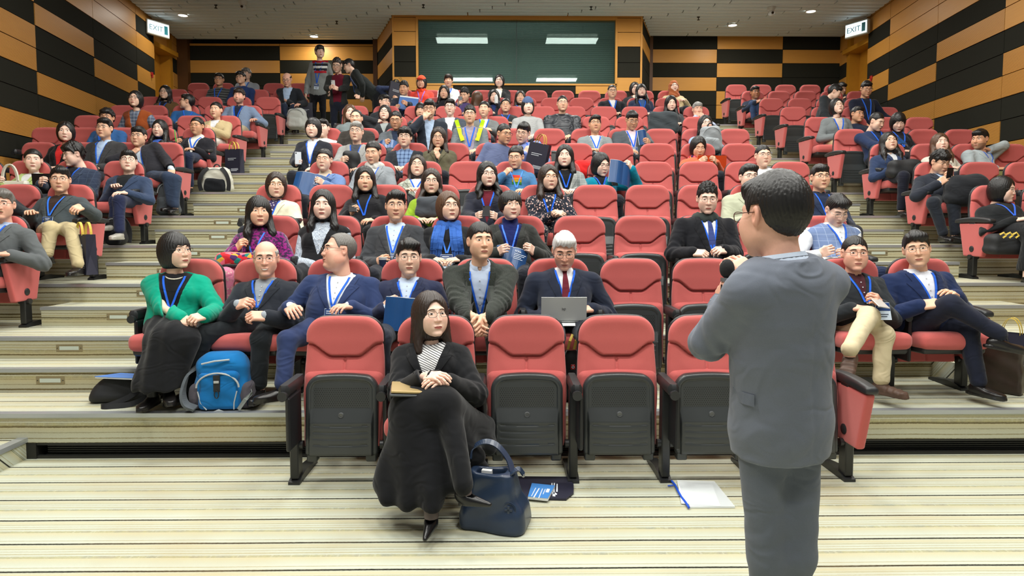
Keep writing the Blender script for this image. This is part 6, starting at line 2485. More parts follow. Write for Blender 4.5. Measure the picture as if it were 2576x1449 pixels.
def soft(name, f, lo, hi, vox, m, R, t, label=None, cat=None, parent=None):
    V, Q = surfnet(f, lo, hi, vox)
    o = link(name, mesh_np(name, V, Q, m), parent)
    if parent is None:
        setm(o, R, t)
        tag(o, label, cat)
    return o


def bag_shape(w, d, h, r, slump=.0, ph=0.0):
    def f(P):
        x, y, z = P.T
        k = 1 + slump * (z / h - .5)
        q = np.stack([x * k, y * k, z - h / 2], 1)
        return rbox(q, (0, 0, 0), (w / 2, d / 2, h / 2), r) + .008 * np.sin(x * 24 + z * 17 + ph) * np.sin(z * 29 + ph * 2) * sstep(0, .1, z)
    return f


def backpack(t, R, w, d, h, col, label, pocket=None, straps_front=False):
    mt = fabric(col, 'plain') if col[0] != 28 else M_BLACKBAG
    o = soft('backpack', bag_shape(w, d, h, min(d, w) * .42, .25), (-w * .7, -d * .8, -.03), (w * .7, d * .8, h * 1.12), .012, mt, R, t, label, 'bag')
    p = soft('pocket', bag_shape(w * .72, d * .5, h * .5, d * .2, .1), (-w * .5, -d * .5, -.03), (w * .5, d * .5, h * .62), .012, fabric(pocket or col), I3, None, parent=o)
    p.location = (0, -d * .42, h * .05)
    b = MB()
    for s in (-1, 1):
        sy = -1 if straps_front else 1
        pts = [(s * w * .22, sy * d * .40, h * .95), (s * w * .42, sy * d * .62, h * .80), (s * w * .56, sy * d * .66, h * .45), (s * w * .45, sy * d * .5, h * .08)]
        pp = [np.array(pts[0]) * (1 - a) ** 3 + 3 * np.array(pts[1]) * a * (1 - a) ** 2 + 3 * np.array(pts[2]) * a * a * (1 - a) + np.array(pts[3]) * a ** 3 for a in np.linspace(0, 1, 12)]
        b = MB()
        b.ribbon(pp, (1, 0, 0), .05, .012)
        b.build('strap', M_BLACKBAG, o)
    b = MB()
    b.tube([(.04 * math.cos(a), 0, h * .97 + .05 * math.sin(a)) for a in np.linspace(0, math.pi, 9)], .009, 6)
    b.build('handle', M_BLACKBAG, o, True)
    z = MB()
    z.tube([(w * .40 * math.cos(a), -d * .46 - .0 * a, h * .62 + h * .30 * math.sin(a)) for a in np.linspace(.1, 3.04, 15)], .006, 5)
    z.build('zip', mat('grey_zip', (150, 154, 156), .5), o, True)
    return o


def laptop(t, R, w, d, lid_ang, col, label, emblem=None):
    """keyboard half lies on x/y with the hinge towards -y (towards the viewer); the lid rises from the hinge"""
    m = MB()
    m.box((-w / 2, 0, 0), (w / 2, d, .012), 0, .004)
    mt = mat('laptop_shell', col, .32, metal=.25)
    o = m.build('laptop', mt)
    setm(o, R, t)
    tag(o, label, 'laptop')
    a = lid_ang
    l = MB()
    nrm = np.array([0, -math.sin(a), math.cos(a)]); upv = np.array([0, math.cos(a), math.sin(a)])
    def quadbox(x0, x1, h0, h1, n0, n1, mi):
        v = []
        for n_ in (n0, n1):
            for (x, hh) in ((x0, h0), (x1, h0), (x1, h1), (x0, h1)):
                v.append(np.array([x, 0, .012]) + upv * hh + nrm * n_)
        l.add(v, [(3, 2, 1, 0), (4, 5, 6, 7), (0, 1, 5, 4), (1, 2, 6, 5), (2, 3, 7, 6), (3, 0, 4, 7)], mi)
    quadbox(-w / 2, w / 2, 0, d, -.004, .004, 0)
    lid = l.build('lid', mt, o)
    l = MB()
    quadbox(-w / 2 + .01, w / 2 - .01, .012, d - .01, -.0046, -.004, 0)
    l.build('screen', mat('laptop_screen', (52, 58, 66), .2), lid)
    k = MB()
    k.box((-w * .42, d * .1, .012), (w * .42, d * .55, .0135), 0)
    k.build('keyboard', mat('dark_keys', (30, 30, 32), .5), o)
    if emblem:
        tm = text_mesh('emblem', emblem[0], d * .17, mat('emblem_' + emblem[0], emblem[1], .2, metal=.5), lid, align='CENTER')
        p = np.array([0, 0, .012]) + upv * d * .46 + nrm * .0052
        tm.matrix_local = Matrix(((1, 0, nrm[0], p[0]), (0, upv[1], nrm[1], p[1]), (.18, upv[2], nrm[2], p[2]), (0, 0, 0, 1)))
    return o


def mid(key, off=(0, 0, 0), w=.5):
    i = PEOPLE[key]
    return i['wrist'][-1] * (1 - w) + i['wrist'][1] * w + i['fb'] * off[1] + i['rb'] * off[0] + np.array([0, 0, off[2]])


# ---- the speaker's microphone, collar and pocket
sp = PEOPLE['speaker']
hd = sp['wrist'][1]
t_ = at(1829, 676, SPY + .30)
m = MB()
ax = unit(t_ - (hd + np.array([0, .03, -.02])))
m.tube([t_ - ax * .245, t_ - ax * .06], [.013, .017], 12)
o = m.build('microphone', mat('microphone_body', (30, 30, 32), .4), smooth=True)
tag(o, 'black handheld microphone with foam head held by the speaker', 'microphone')
V, Q = surfnet(lambda P: ell(P, (0, 0, 0), (.027, .027, .036)) + .0012 * np.sin(P[:, 0] * 900) * np.sin(P[:, 2] * 900), (-.04, -.04, -.05), (.04, .04, .05), .004)
w_ = link('windscreen', mesh_np('windscreen', V + t_, Q, mat('black_foam', (34, 34, 36), .95, var=.3, vscale=500)), o)
m = MB()
m.tube([t_ - ax * .05, t_ - ax * .035], [.0195, .0195], 14)
m.build('ring', mat('silver_ring', (150, 152, 156), .3, metal=.8), o, True)


def cast(info, px, py, y0, y1):
    ys = np.linspace(y0, y1, 240)
    Pw = np.array([at(px, py, y) for y in ys])
    D = info['front']((Pw - info['root']).astype(np.float32))
    k = int(np.argmax(D < 0)) if (D < 0).any() else len(ys) // 2
    return Pw[max(k - 1, 0)]


fl_ = MB()
top_ = [cast(sp, x, y, 1.6, 2.6) - sp['root'] for x, y in ((1842, 974), (1870, 986), (1896, 994))]
bot_ = [cast(sp, x, y, 1.6, 2.6) - sp['root'] for x, y in ((1838, 1000), (1866, 1014), (1894, 1022))]
off = np.array([0, -.006, 0])
V = [p + off for p in top_] + [p + off * 1.8 for p in bot_] + [p for p in top_] + [p for p in bot_]
fl_.add(V, [(0, 3, 4, 1), (1, 4, 5, 2), (6, 7, 10, 9), (7, 8, 11, 10), (3, 9, 10, 4), (4, 10, 11, 5), (0, 6, 9, 3), (2, 5, 11, 8), (0, 1, 7, 6), (1, 2, 8, 7)])
fl_.build('pocket_flap', fabric((102, 108, 120), 'weave'), sp['body'])

# ---- front row woman: gold notebook computer on the fold out tablet
fw = PEOPLE['front_woman']
R = rot(8, 0, 0)
p = at(1056, 980, 3.22)
m = MB()
m.box((-.145, -.10, -.014), (.115, .10, -.002), 0, .005)
o = m.build('writing_tablet', mat('grey_tablet', (74, 78, 82), .4))
setm(o, R @ rot(0, 0, 4), p)
tag(o, 'grey fold out writing tablet under the gold notebook in the front row', 'tablet')
m = MB()
m.tube([(-.14, .09, -.008), (-.155, .22, -.06)], .013, 8)
m.build('arm', M_STEEL, o, True)
m = MB()
m.box((-.14, -.095, .0), (.15, .095, .013), 0, .004)
o = m.build('notebook_computer', mat('gold_shell', (196, 170, 120), .35, metal=.5))
setm(o, R @ rot(0, 0, 4), p + np.array([0, 0, .002]))
tag(o, 'closed gold notebook computer under the hands of the front row woman', 'laptop')
m = MB()
m.box((-.02, -.01, .0128), (.02, .01, .0134), 0)
m.build('emblem', mat('gold_emblem', (150, 126, 84), .3, metal=.6), o)

# ---- navy leather bag on the floor
bp = at_z(1248, 1318, 0.0)


def f_leather(P):
    x, y, z = P.T
    k = np.clip(z / .34, 0, 1)
    hw = .165 - .055 * k + .012 * np.sin(z * 22)
    hd_ = .105 - .065 * k + .01 * np.sin(x * 20)
    d = np.hypot(np.maximum(np.abs(x + .02 * k) - (hw - .05), 0), np.maximum(np.abs(y) - (hd_ - .035), 0)) - .045
    d = smax(d, z - (.26 + .30 * (x + .02) ** 2 * 6 - .05 * (x > .05) * (x - .05) * 8), .012)
    d = smax(d, -z, .02)
    d = d + .007 * np.sin(x * 26 - z * 30) * np.sin(z * 18 + 2) * sstep(.02, .12, z)
    inner = np.hypot(np.maximum(np.abs(x + .02) - .055, 0), np.maximum(np.abs(y) - .018, 0)) - .016
    return smax(d, -np.maximum(inner, .13 - z), .006)


M_LEATHER = mat('navy_leather', (36, 50, 72), .30, var=.2, vscale=14, bump=.35, bscale=60)
bag = soft('handbag', f_leather, (-.22, -.15, -.02), (.22, .15, .40), .007, M_LEATHER, rot(-14), bp, 'navy leather handbag with round embossed emblem on the floor by the front row woman', 'bag')
m = MB()
pp = curve_pts([(-.125, .0, .31), (-.118, .03, .36), (-.07, .05, .385), (-.01, .055, .37), (.05, .045, .31), (.085, .0, .255)])
m.ribbon(pp, (0, 1, .4), .036, .006)
m.build('handle', M_LEATHER, bag)
m = MB()
pp = curve_pts([(.06, -.035, .235), (.085, -.03, .27), (.115, -.01, .285), (.135, .015, .25)])
m.ribbon(pp, (0, 1, .3), .030, .006)
m.build('handle', M_LEATHER, bag)
m = MB()
for r_ in (.034, .028):
    m.tube([(.085 + r_ * math.cos(a), -.100 + .10 * (.12 + r_ * math.sin(a)) * .55, .12 + r_ * math.sin(a)) for a in np.linspace(0, 6.283, 25)[:-1]], .0022, 6, closed=True)
m.box((.079, -.102, .100), (.091, -.094, .140), 0, .001)
m.box((.066, -.102, .114), (.104, -.094, .126), 0, .001)
m.build('embossed_emblem', M_LEATHER, bag)
for p_ in ((-.128, -.02, .30), (.135, .005, .25), (.062, -.04, .225)):
    m = MB()
    m.tube([(p_[0], p_[1] - .008, p_[2]), (p_[0], p_[1], p_[2])], .007, 10)
    m.build('stud', mat('silver_ring', (150, 152, 156), .3, metal=.8), bag)
m = MB()
m.box((-.07, -.012, .17), (-.02, .012, .265), 0, .001)
o = m.build('envelope', M_PAGE)
setm(o, rot(-14), bp)
tag(o, 'white paper sticking out of the navy leather handbag', 'paper')

# ---- navy paper bag and blue booklet lying flat on the floor
q = [at_z(x, y, .0) for x, y in ((1300, 1203), (1425, 1204), (1443, 1222), (1443, 1244), (1424, 1260), (1322, 1258))]
m = MB()
n_ = len(q)
m.add([(a[0], a[1], .001) for a in q] + [(a[0], a[1], .012) for a in q], [tuple(range(n_ - 1, -1, -1)), tuple(range(n_, 2 * n_))] + [(k, (k + 1) % n_, n_ + (k + 1) % n_, n_ + k) for k in range(n_)])
o = m.build('paper_bag', M_NAVYPAPER)
tag(o, 'flat navy paper bag lying on the floor by the navy handbag', 'bag')


def floor_text(body, px, py, ang, size, mt, parent, z):
    a = at_z(px, py, z)
    tm = text_mesh('lettering', body, size, mt, parent)
    c, s = math.cos(ang), math.sin(ang)
    M = Matrix(((c, -s, 0, a[0]), (s, c, 0, a[1]), (0, 0, 1, z), (0, 0, 0, 1)))
    tm.matrix_world = M
    if parent is not None:
        tm.matrix_local = parent.matrix_world.inverted() @ M
    return tm


def bars(rects, z, mt, parent, name='printed_lines'):
    m = MB()
    for (a, b, c, d) in rects:
        v = [at_z(*p_, z) for p_ in (a, b, c, d)]
        m.add([(w[0], w[1], z) for w in v], [(0, 1, 2, 3)])
    return m.build(name, mt, parent)


bars([((1400, 1217), (1403, 1217), (1403, 1237), (1399, 1237)), ((1393, 1215), (1396, 1215), (1395, 1243), (1392, 1243)), ((1387, 1215), (1390, 1215), (1390, 1226), (1387, 1226)),
      ((1390, 1238), (1397, 1238), (1397, 1249), (1390, 1248)), ((1397, 1240), (1401, 1241), (1401, 1245), (1397, 1244))], .0128, M_PRINT, o)
q = [at_z(x, y, .012) for x, y in ((1338, 1222), (1396, 1228), (1378, 1261), (1328, 1256))]
m = MB()
m.add([(a[0], a[1], .0125) for a in q] + [(a[0], a[1], .026) for a in q], [(3, 2, 1, 0), (0, 1, 5, 4), (1, 2, 6, 5), (2, 3, 7, 6), (3, 0, 4, 7)], 0)
m.add([(a[0], a[1], .026) for a in q] + [(a[0], a[1], .0275) for a in q], [(4, 5, 6, 7), (0, 1, 5, 4), (1, 2, 6, 5), (2, 3, 7, 6), (3, 0, 4, 7)], 1)
o = m.build('booklet', [M_PAGE, mat('booklet_blue', (70, 134, 206), .4)])
tag(o, 'bright blue booklet with white lettering on the flat navy paper bag', 'brochure')
bars([((1347, 1227), (1349, 1227), (1338, 1248), (1336, 1248)), ((1355, 1228), (1358, 1228), (1344, 1252), (1341, 1251)), ((1364, 1229), (1366, 1229), (1356, 1254), (1354, 1253)), ((1371, 1230), (1373, 1230), (1367, 1243), (1365, 1243)), ], .0279, M_PRINT, o)
bars([((1376, 1229), (1384, 1230), (1380, 1239), (1372, 1238))], .0279, M_PRINT, o)

# ---- clear zip folder with white papers
q = [at_z(x, y, .0) for x, y in ((1702, 1212), (1797, 1215), (1849, 1279), (1736, 1280))]
pl_ = NT('clear_film')
pl_.color((.90, .95, .97))
pl_.b.inputs['Alpha'].default_value = .55
pl_.set(.15)
m = MB()
m.add([(a[0], a[1], .002) for a in q] + [(a[0], a[1], .011) for a in q], [(3, 2, 1, 0), (4, 5, 6, 7), (0, 1, 5, 4), (1, 2, 6, 5), (2, 3, 7, 6), (3, 0, 4, 7)])
o = m.build('zip_folder', pl_.m)
tag(o, 'clear zip folder with white papers and a blue zip on the floor', 'folder')
m = MB()
q2 = [at_z(x, y, .0) for x, y in ((1704, 1216), (1792, 1224), (1812, 1276), (1714, 1270))]
m.add([(a[0], a[1], .004) for a in q2] + [(a[0], a[1], .0095) for a in q2], [(3, 2, 1, 0), (4, 5, 6, 7), (0, 1, 5, 4), (1, 2, 6, 5), (2, 3, 7, 6), (3, 0, 4, 7)])
p_ = m.build('papers', M_PAGE)
tag(p_, 'white papers inside the clear zip folder on the floor', 'paper')
m = MB()
zp = [at_z(x, y, .012) for x, y in ((1690, 1210), (1699, 1221), (1706, 1236), (1714, 1250), (1725, 1264), (1733, 1277))]
m.tube(zp, .006, 8)
zp = [at_z(x, y, .008) for x, y in ((1680, 1222), (1694, 1221))]
m.tube(zp, .004, 6)
m.build('zip', mat('zip_blue', (30, 84, 206), .4), o, True)

# ---- second row: bags on the platform
Z2 = row_z(2)


def f_blue(P):
    d = bag_shape(.34, .20, .36, .085, .28, 1.0)(P)
    x, y, z = P.T
    arc = np.abs(np.hypot(x / .125, np.maximum(z - .17, 0) / .09) - 1) * .09
    d = d + .006 * np.exp(-(arc / .006) ** 2) * (y < 0)
    return d


bp2 = at_z(552, 1016, Z2)
bp2 = np.array([-1.785, 4.17, Z2])
o = soft('backpack', f_blue, (-.24, -.16, -.03), (.24, .16, .42), .009, fabric((24, 112, 176)), rot(4), bp2, 'bright blue hiking backpack with grey trim standing between two people on the platform', 'bag')
p_ = soft('pocket', bag_shape(.25, .07, .24, .032, .1, 2.0), (-.18, -.07, -.03), (.18, .07, .28), .009, fabric((22, 106, 170)), I3, None, parent=o)
p_.location = (0, -.085, .01)
m = MB()
m.tube([(.128 * math.cos(a), -.118, .155 + .09 * math.sin(a)) for a in np.linspace(.0, 3.14, 17)], .006, 6)
m.tube([(-.10, -.098, .30), (-.02, -.102, .318), (.07, -.098, .325)], .0055, 6)
m.tube([(-.125, -.108, .13), (-.105, -.118, .06), (-.07, -.118, .015)], .004, 6)
m.tube([(.115, -.115, .13), (.098, -.120, .06), (.095, -.118, .015)], .004, 6)
m.build('piping', mat('pale_piping', (176, 182, 186), .5), o, True)
for s in (-1, 1):
    p_ = soft('side_pocket', bag_shape(.08, .15, .17, .036, .0, 3.0), (-.07, -.12, -.03), (.07, .12, .21), .009, fabric((84, 80, 88)), I3, None, parent=o)
    p_.location = (s * .155, -.02, .005)
m = MB()
m.box((-.022, -.130, .13), (.018, -.121, .235), 0, .002)
m.tube([(-.002 + .013 * math.cos(a), -.134, .115 + .024 * math.sin(a)) for a in np.linspace(0, 6.283, 13)[:-1]], .003, 6, closed=True)
m.build('buckle', M_BLACKBAG, o)
m = MB()
m.box((-.018, -.136, .185), (.014, -.130, .20), 0, .002)
m.build('clip', mat('grey_clip', (176, 178, 178), .4), o)
m = MB()
m.prism([(-.03, .006), (.04, .006), (.02, .014), (.006, .021), (-.012, .013)], 'y', -.1275, -.125)
m.build('emblem', mat('pale_piping', (176, 182, 186), .5), o)
m = MB()
m.ribbon(curve_pts([(-.16, .0, .27), (-.20, -.06, .22), (-.215, -.10, .13), (-.19, -.13, .06), (-.13, -.135, .03)]), (0, 1, .3), .055, .016)
m.build('strap', fabric((92, 98, 104)), o)
m = MB()
m.ribbon([(.17, -.05, .14), (.20, -.09, .11), (.17, -.13, .08), (.13, -.14, .02)], (0, .3, 1), .024, .004)
m.build('strap', mat('grey_webbing', (120, 126, 124), .7), o)

bp3 = at_z(305, 1012, Z2)
o = soft('shoulder_bag', bag_shape(.40, .24, .155, .06, .35, .4), (-.26, -.18, -.02), (.26, .18, .19), .009, M_BLACKBAG, rot(8), np.array([bp3[0], bp3[1] + .09, Z2]), 'black shoulder bag slumped on the platform under a blue folder', 'bag')
m = MB()
m.ribbon(curve_pts([(.13, -.10, .10), (.06, -.17, .05), (-.02, -.22, .02), (-.07, -.23, .012), (-.03, -.25, .015), (.10, -.22, .02), (.20, -.12, .05)]), (0, .35, 1), .034, .005)
m.build('strap', M_BLACKBAG, o)
m = MB()
m.box((-.17, -.10, .0), (.17, .12, .010), 0)
m.box((-.171, -.104, .010), (.171, .12, .013), 1)
o = m.build('folder', [M_PAGE, mat('folder_blue', (84, 138, 222), .4)])
setm(o, rot(-10, -7), np.array([-2.47, 4.32, Z2 + .158]))
tag(o, 'blue folder lying on the black shoulder bag', 'folder')

lm = PEOPLE['laptop_man']
o = laptop(at(1418, 810, 4.24), I3, .295, .155, math.radians(100), (196, 198, 196), 'open silver laptop on the lap of the white haired man', ('hp', (150, 150, 152)))
m = MB()
m.box((-.085, -.02, -.004), (.085, .16, -.001), 0)
o = m.build('paper', M_PAGE)
setm(o, rot(0, 14), at(1432, 816, 4.22))
tag(o, 'white paper under the silver laptop', 'paper')

booklet('brochure', at(1018, 792, 4.18), rot(6, -12, 6), .135, .215, 'dark blue brochure held open by the man in the navy jacket', open_=.25)
paper_bag(at(1000, 845, 4.22), rot(-4, 0), .26, .08, .10, 'navy paper bag on the knees of the man with the brochure', handles=False)
booklet('brochure', at(1284, 650, 5.10), rot(0, -28, 14), .135, .20, 'dark blue brochure held open by the smiling woman with mushroom haircut', open_=.35, words='ECRA')
paper_bag(np.array([*at_z(768, 965, Z2)[:2], Z2]) + np.array([.02, .18, 0]), rot(28), .25, .09, .33, 'navy paper bag standing behind the front seat by the stout man', handles=False)
o = backpack(np.array([*at(1436, 950, 4.30)[:2], Z2]), rot(0), .15, .12, .40, (28, 29, 32), 'black backpack with a small red cross badge between two front seats')
m = MB()
m.box((-.014, -.128, .235), (.014, -.122, .268), 0, .004)
c_ = m.build('badge', mat('badge_red', (190, 34, 36), .4), o)
m = MB()
m.box((-.003, -.131, .241), (.003, -.127, .262), 0)
m.box((-.010, -.131, .248), (.010, -.127, .255), 0)
m.build('cross', M_PRINT, c_)
m = MB()
for k in range(2):
    m.ribbon([(-.03 + .04 * k, -.09, .36), (-.02 + .04 * k, -.12, .42), (.0 + .03 * k, -.10, .46)], (1, 0, 0), .016, .002)
m.build('ribbon', M_RIBBON, o)
o = soft('briefcase', bag_shape(.30, .10, .34, .02, .04, .7), (-.2, -.09, -.02), (.2, .09, .37), .009, mat('brown_leather', (52, 40, 32), .4, var=.3, vscale=20), rot(-52), np.array([*at_z(2515, 990, Z2)[:2], Z2]) + np.array([.02, .06, 0]), 'dark brown leather briefcase on the platform beside the man in loafers', 'bag')
m = MB()
m.tube([(-.06, 0, .335), (-.05, 0, .38), (.05, 0, .38), (.06, 0, .335)], .009, 8)
m.build('handle', M_BLACKBAG, o, True)
paper_bag(np.array([*at_z(2545, 975, Z2)[:2], Z2]) + np.array([.06, .10, 0]), rot(-50), .26, .09, .38, 'navy paper bag standing behind the brown briefcase')
phone(mid('khaki_man', (-.06, .03, .03), 1.0) + PEOPLE['khaki_man']['fb'] * .06, rot(0, -70, 10), 'phone in the hand of the man in khaki trousers', (180, 176, 172))

# ---- third row
pw = PEOPLE['purple_woman']
o = soft('handbag', bag_shape(.33, .22, .115, .05, .15, 1.2), (-.2, -.14, -.02), (.2, .14, .15), .009, fabric((206, 62, 40), 'bright'), rot(14), at(598, 672, 5.12), 'red and orange flowered bag on the lap of the woman in purple', 'bag')
m = MB()
m.tube([(.15 * math.cos(a), -.02 + .10 * math.sin(a), .018) for a in np.linspace(0, 6.283, 25)[:-1]], .012, 6, closed=True)
m.build('trim', M_BLACKBAG, o, True)
t_ = PEOPLE['cup_man']['wrist'][-1] + np.array([.055, -.05, .0])
m = MB()
m.tube([t_ + np.array([0, 0, -.05]), t_ + np.array([0, 0, .045]), t_ + np.array([0, 0, .05])], [.028, .036, .037], 16)
o = m.build('cup', mat('paper_cup', (206, 210, 216), .5), smooth=True)
tag(o, 'dark and white paper cup held by the man in the charcoal jacket', 'cup')
m = MB()
m.tube([t_ + np.array([0, 0, -.03]), t_ + np.array([0, 0, .03])], [.0315, .0365], 16)
m.build('sleeve', mat('cup_sleeve', (34, 44, 74), .5), o, True)
m = MB()
m.box((-.11, -.06, -.001), (.11, .07, .002), 0)
o = m.build('paper', M_PAGE)
setm(o, rot(5, 28), mid('vest_man', (0, .10, -.04)))
tag(o, 'white paper read by the man in the blue knitted vest', 'paper')

# ---- fourth row and behind
bm = PEOPLE['bag_man']
paper_bag(at(216, 690, bm['wrist'][1][1] - .10), rot(-32), .22, .10, .36, 'black paper bag with yellow ribbon handles held by the man in brown jumper', 'ECRA')
phone(mid('maroon_woman', (.0, .05, .06)), rot(0, -50), 'phone held by the woman in the maroon top')
phone(PEOPLE['polo_woman']['wrist'][-1] + np.array([.04, -.06, .05]), rot(10, -60), 'phone held by the woman in the black polo cardigan')
soft('handbag', bag_shape(.24, .14, .20, .05, .2, 2.2), (-.17, -.11, -.02), (.17, .11, .25), .010, fabric((74, 78, 84)), rot(6), at(1078, 548, 6.15), 'grey bag on the lap of the woman in lime green', 'bag')
soft('handbag', bag_shape(.34, .20, .20, .06, .2, 3.1), (-.22, -.14, -.02), (.22, .14, .25), .011, M_BLACKBAG, rot(-10), at(2530, 640, 6.10), 'black bag with yellow ribbons on the lap of the woman in the black cardigan', 'bag')
m = MB()
for k in range(3):
    p0 = at(2515 + 16 * k, 590, 5.96)
    m.ribbon([p0, p0 + np.array([.03, -.01, .02]), p0 + np.array([.05, -.012, -.01]), p0 + np.array([.02, -.014, -.03])], (0, .3, 1), .016, .002)
o = m.build('ribbon', M_RIBBON)
tag(o, 'yellow ribbons lying over the black bag of the woman in the cardigan', 'ribbon')
phone(mid('phone_man', (.0, .06, .07)), rot(4, 8), 'black phone held up by the bent over young man')
soft('coat', bag_shape(.42, .30, .34, .12, .2, .3), (-.28, -.22, -.03), (.28, .22, .40), .013, fabric((36, 38, 42)), rot(-20), at(2430, 520, 6.95), 'black coat bundled on the arm of the young man with the phone', 'coat')
phone(mid('phone_stander', (.0, .05, .07)), rot(0, 14), 'white phone held by the standing man in maroon', (220, 222, 222))
phone(PEOPLE['tan_woman']['wrist'][-1] + np.array([.06, -.07, .05]), rot(0, -30), 'yellow phone held by the woman in the tan jacket', (214, 184, 40))
phone(PEOPLE['bob_phone']['wrist'][-1] + np.array([.05, -.07, .06]), rot(20, -10), 'phone with pale screen held by the woman with the heavy bob', (190, 196, 204))
phone(PEOPLE['purple_phone']['wrist'][-1] + np.array([.05, -.06, .06]), rot(0, 0), 'grey phone held up by the young man in purple', (90, 92, 96))
phone(PEOPLE['teal_woman']['wrist'][-1] + np.array([.03, -.07, .02]), rot(20, -30), 'phone held together with the booklet by the woman in teal')

booklet('brochure', at(783, 464, 6.95), rot(10, -24, 12), .19, .26, 'dark blue brochure held open by the woman in the blue coat', open_=.30, words='ECRA')
booklet('brochure', at(1566, 436, 6.98), rot(26, -10, 14), .15, .25, 'blue booklet held up by the woman in teal', open_=.35)
booklet('brochure', at(1624, 345, 8.95), rot(50, -10), .11, .20, 'leaflet held up by the man in the charcoal blazer', open_=.9)
booklet('brochure', PEOPLE['navy_reader']['wrist'][-1] + np.array([.10, -.08, .06]), rot(20, -50), .13, .17, 'dark booklet read by the man in the navy shirt', open_=.4)
booklet('brochure', PEOPLE['grey_booklet']['wrist'][-1] + np.array([.06, -.07, .0]), rot(0, -40), .12, .15, 'dark booklet on the knees of the man in the grey suit', open_=.3)
m = MB()
m.box((-.17, -.006, -.12), (.17, .006, .12), 0)
m.box((-.168, -.0065, .10), (.168, .0, .124), 1)
o = m.build('folder', [mat('bright_blue_folder', (24, 96, 176), .4), M_PAGE])
setm(o, rot(-6, -12, 8), at(1027, 260, 11.62))
tag(o, 'bright blue folder held by the man with spiky hair', 'folder')
o = laptop(at(1788, 446, 8.02), rot(4), .36, .25, math.radians(98), (206, 74, 28), 'open orange laptop on the lap of the woman in the flowered scarf', ('Lenovo', (150, 50, 20)))
o = laptop(at(122, 478, 7.05), rot(6), .30, .16, math.radians(96), (30, 30, 34), 'open black laptop on the lap of the woman in the light green jacket')
m = MB()
lj = PEOPLE['lime_jacket']
p0 = at(45, 455, 7.04)
for k in range(2):
    m.tube([p0 + np.array([-.09 + .03 * k + .08 * math.cos(a), -.02 * k, .0 + .17 * math.sin(a)]) for a in np.linspace(0, 3.14, 13)], .009, 6)
m.box(tuple(p0 + np.array([-.20, -.03, -.16])), tuple(p0 + np.array([.10, .05, .0])), 0, .02)
o = m.build('handbag', mat('white_leather', (222, 220, 206), .4), smooth=True)
tag(o, 'white handbag with looped handles beside the black laptop', 'bag')
pn = PEOPLE['pen_woman']
m = MB()
h_ = pn['wrist'][-1] + np.array([.03, -.07, .03])
m.tube([h_, h_ + np.array([-.012, .0, .15])], .006, 8)
o = m.build('pen', mat('green_pen', (60, 190, 70), .4), smooth=True)
tag(o, 'green pen in the hand of the woman in the white turtleneck', 'pen')

# bags on the left aisle
paper_bag(np.array([-3.92, 9.72, row_z(8)]), rot(-18), .26, .10, .36, 'navy paper bag with yellow ribbon by the aisle above the black and white rucksack')
backpack(np.array([-3.80, 8.84, row_z(7)]), rot(4), .38, .20, .34, (206, 204, 190), 'black and white rucksack standing on an aisle step', pocket=(26, 28, 32), straps_front=True)
backpack(np.array([-4.02, 7.98, row_z(6)]), rot(10), .24, .18, .42, (72, 76, 80), 'dark grey backpack leaning beside the man with round glasses')
backpack(np.array([-4.06, 6.95, row_z(5)]), rot(10), .20, .16, .30, (28, 29, 32), 'small black bag under the seat beside the red end panel')
bg = paper_bag(PEOPLE['striped_stander']['wrist'][-1] + np.array([0, -.02, -.56]), rot(10), .26, .09, .38, 'black paper bag hanging from the hand of the standing woman in stripes')
o = backpack(at(748, 326, 12.15), rot(0), .36, .24, .38, (176, 178, 172), 'pale grey rucksack opened by the man with shaved head')
paper_bag(at(992, 262, 12.50), rot(24, 0, 12), .30, .10, .40, 'raised black tote bag with yellow ribbon over the back rows')
o = backpack(at(1786, 386, 8.80), rot(0), .30, .18, .36, (150, 156, 160), 'pale grey backpack hugged by the woman in pale blue')
soft('coat', bag_shape(.44, .16, .34, .07, .1, .9), (-.28, -.14, -.03), (.28, .14, .40), .014, fabric((62, 68, 72)), rot(-4), np.array([*at(1668, 340, 9.95)[:2], row_z(8) + .62]), 'dark grey coat draped over a seat back in front of the woman leaning forward', 'coat')
soft('jacket', bag_shape(.34, .24, .22, .09, .3, 1.4), (-.24, -.18, -.03), (.24, .18, .28), .013, fabric((214, 40, 40), 'plain'), rot(12), np.array([*at(1468, 420, 8.15)[:2], row_z(6) + .47]), 'red and grey anorak crumpled on a seat behind the woman with very long hair', 'jacket')
soft('backpack', bag_shape(.22, .16, .34, .07, .2, 1.9), (-.16, -.12, -.03), (.16, .12, .40), .012, M_BLACKBAG, rot(-10), at(884, 450, 7.95), 'black backpack held by the grey haired man in the light grey suit', 'bag')
paper_bag(at(1345, 432, 7.90), rot(-30, 0, 14), .26, .08, .34, 'black paper bag held by the man in the blue shirt')
soft('handbag', bag_shape(.38, .20, .22, .07, .2, 2.7), (-.25, -.14, -.03), (.25, .14, .28), .013, M_BLACKBAG, rot(-8), at(2275, 448, 7.85), 'black bag on the lap of the woman in the navy coat', 'bag')
t_ = PEOPLE['drinking_woman']['wrist'][1] + np.array([-.02, -.05, .08])
m = MB()
m.tube([t_ + np.array([0, -.04, -.10]), t_ + np.array([0, -.02, .02]), t_ + np.array([0, .0, .06])], [.033, .033, .014], 12)
o = m.build('bottle', mat('white_bottle', (214, 218, 218), .4), smooth=True)
tag(o, 'white bottle at the mouth of the drinking woman', 'bottle')

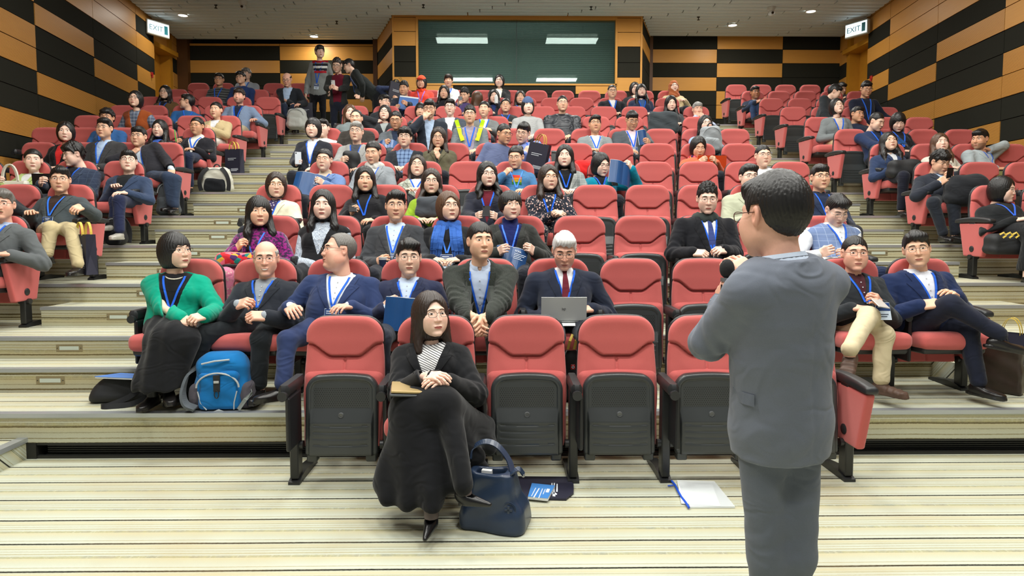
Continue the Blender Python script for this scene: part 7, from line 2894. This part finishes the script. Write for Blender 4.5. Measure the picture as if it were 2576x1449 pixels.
# ---- small things worn
gw = PEOPLE['green_woman']
m = MB()
for k in range(30):
    a = math.pi * k / 29
    c = gw['N'] - gw['root'] + gw['B'] @ np.array([.068 * math.cos(a), -.02 - .085 * math.sin(a), .015 - .055 * math.sin(a)])
    m.tube([c + np.array([0, 0, -.0045]), c + np.array([0, 0, -.002]), c + np.array([0, 0, .002]), c + np.array([0, 0, .0045])], [.002, .0045, .0045, .002], 8)
m.build('pearl_necklace', mat('pearl', (232, 226, 210), .2), gw['body'], True)


def watch(key, s, col=(30, 30, 32)):
    i = PEOPLE[key]
    W_, E_ = i['wrist'][s] - i['root'], i['el'][s] - i['root']
    d = unit(W_ - E_)
    c = W_ - d * .004
    m = MB()
    m.tube([c - d * .011, c + d * .011], [.034, .034], 14)
    o = m.build('watch', mat('watch_strap', col, .5), i['body'], True)
    return o


watch('green_woman', 1, (208, 176, 160))
watch('roundglasses_man', 1)
watch('bag_man', 1)
watch('bearded_twist', -1)
mm = PEOPLE['moustache_man']
R_, h_ = mm['Rh'], mm['head'] - mm['root']
m = MB()
for s in (-1, 1):
    m.tube([h_ + R_ @ np.array(p_) for p_ in ((0, -.106, -.048), (s * .014, -.104, -.050), (s * .026, -.096, -.056))], [.005, .0055, .003], 8)
m.build('moustache', hair_mat((150, 120, 90)), mm['body'], True)
# rainbow print on the hoodie
rw_ = PEOPLE['rainbow_woman']
m = MB()
cols = [(206, 60, 50), (224, 130, 40), (230, 206, 60), (70, 160, 80)]
for k in range(4):
    y_ = 440 + k * 6.0
    vs = []
    for (x_, yy_) in ((1288, y_), (1312, y_ + 1), (1312, y_ + 6.6), (1288, y_ + 5.6)):
        c = cast(rw_, x_, yy_, 6.2, 7.4) - rw_['root'] + np.array([0, -.004, 0])
        vs.append(c)
    m.add(vs + [v_ + np.array([0, .003, 0]) for v_ in vs], [(3, 2, 1, 0), (0, 1, 2, 3), (4, 5, 6, 7), (0, 1, 5, 4), (1, 2, 6, 5), (2, 3, 7, 6), (3, 0, 4, 7)], k)
m.build('rainbow_print', [fabric(c_) for c_ in cols], rw_['body'])
# neon panels of the anorak
nm = PEOPLE['neon_man']
m = MB()
for s in (-1, 1):
    pts = [cast(nm, 1182 + s * (34 - 16 * a), 302 + 52 * a, 8.4, 10.2) - nm['root'] + np.array([0, -.008, 0]) for a in np.linspace(0, 1, 8)]
    m.ribbon(pts, (1, 0, 0), .055, .006)
m.build('neon_panel', fabric((196, 236, 40)), nm['body'])
# stripes of the standing woman
ss = PEOPLE['striped_stander']
for k, (yy_, c_) in enumerate(((156, (170, 36, 52)), (163, (40, 40, 48)), (169, (224, 226, 226)), (175, (40, 40, 48)), (181, (176, 40, 54)))):
    m = MB()
    pts = [cast(ss, 806 + a * (20 - k * 1.2), yy_, 12.9, 14.2) - ss['root'] + np.array([0, -.006, 0]) for a in np.linspace(-1, 1, 7)]
    m.ribbon(pts, (0, 0, 1), .045, .004)
    m.build('stripe', fabric(c_), ss['body'])
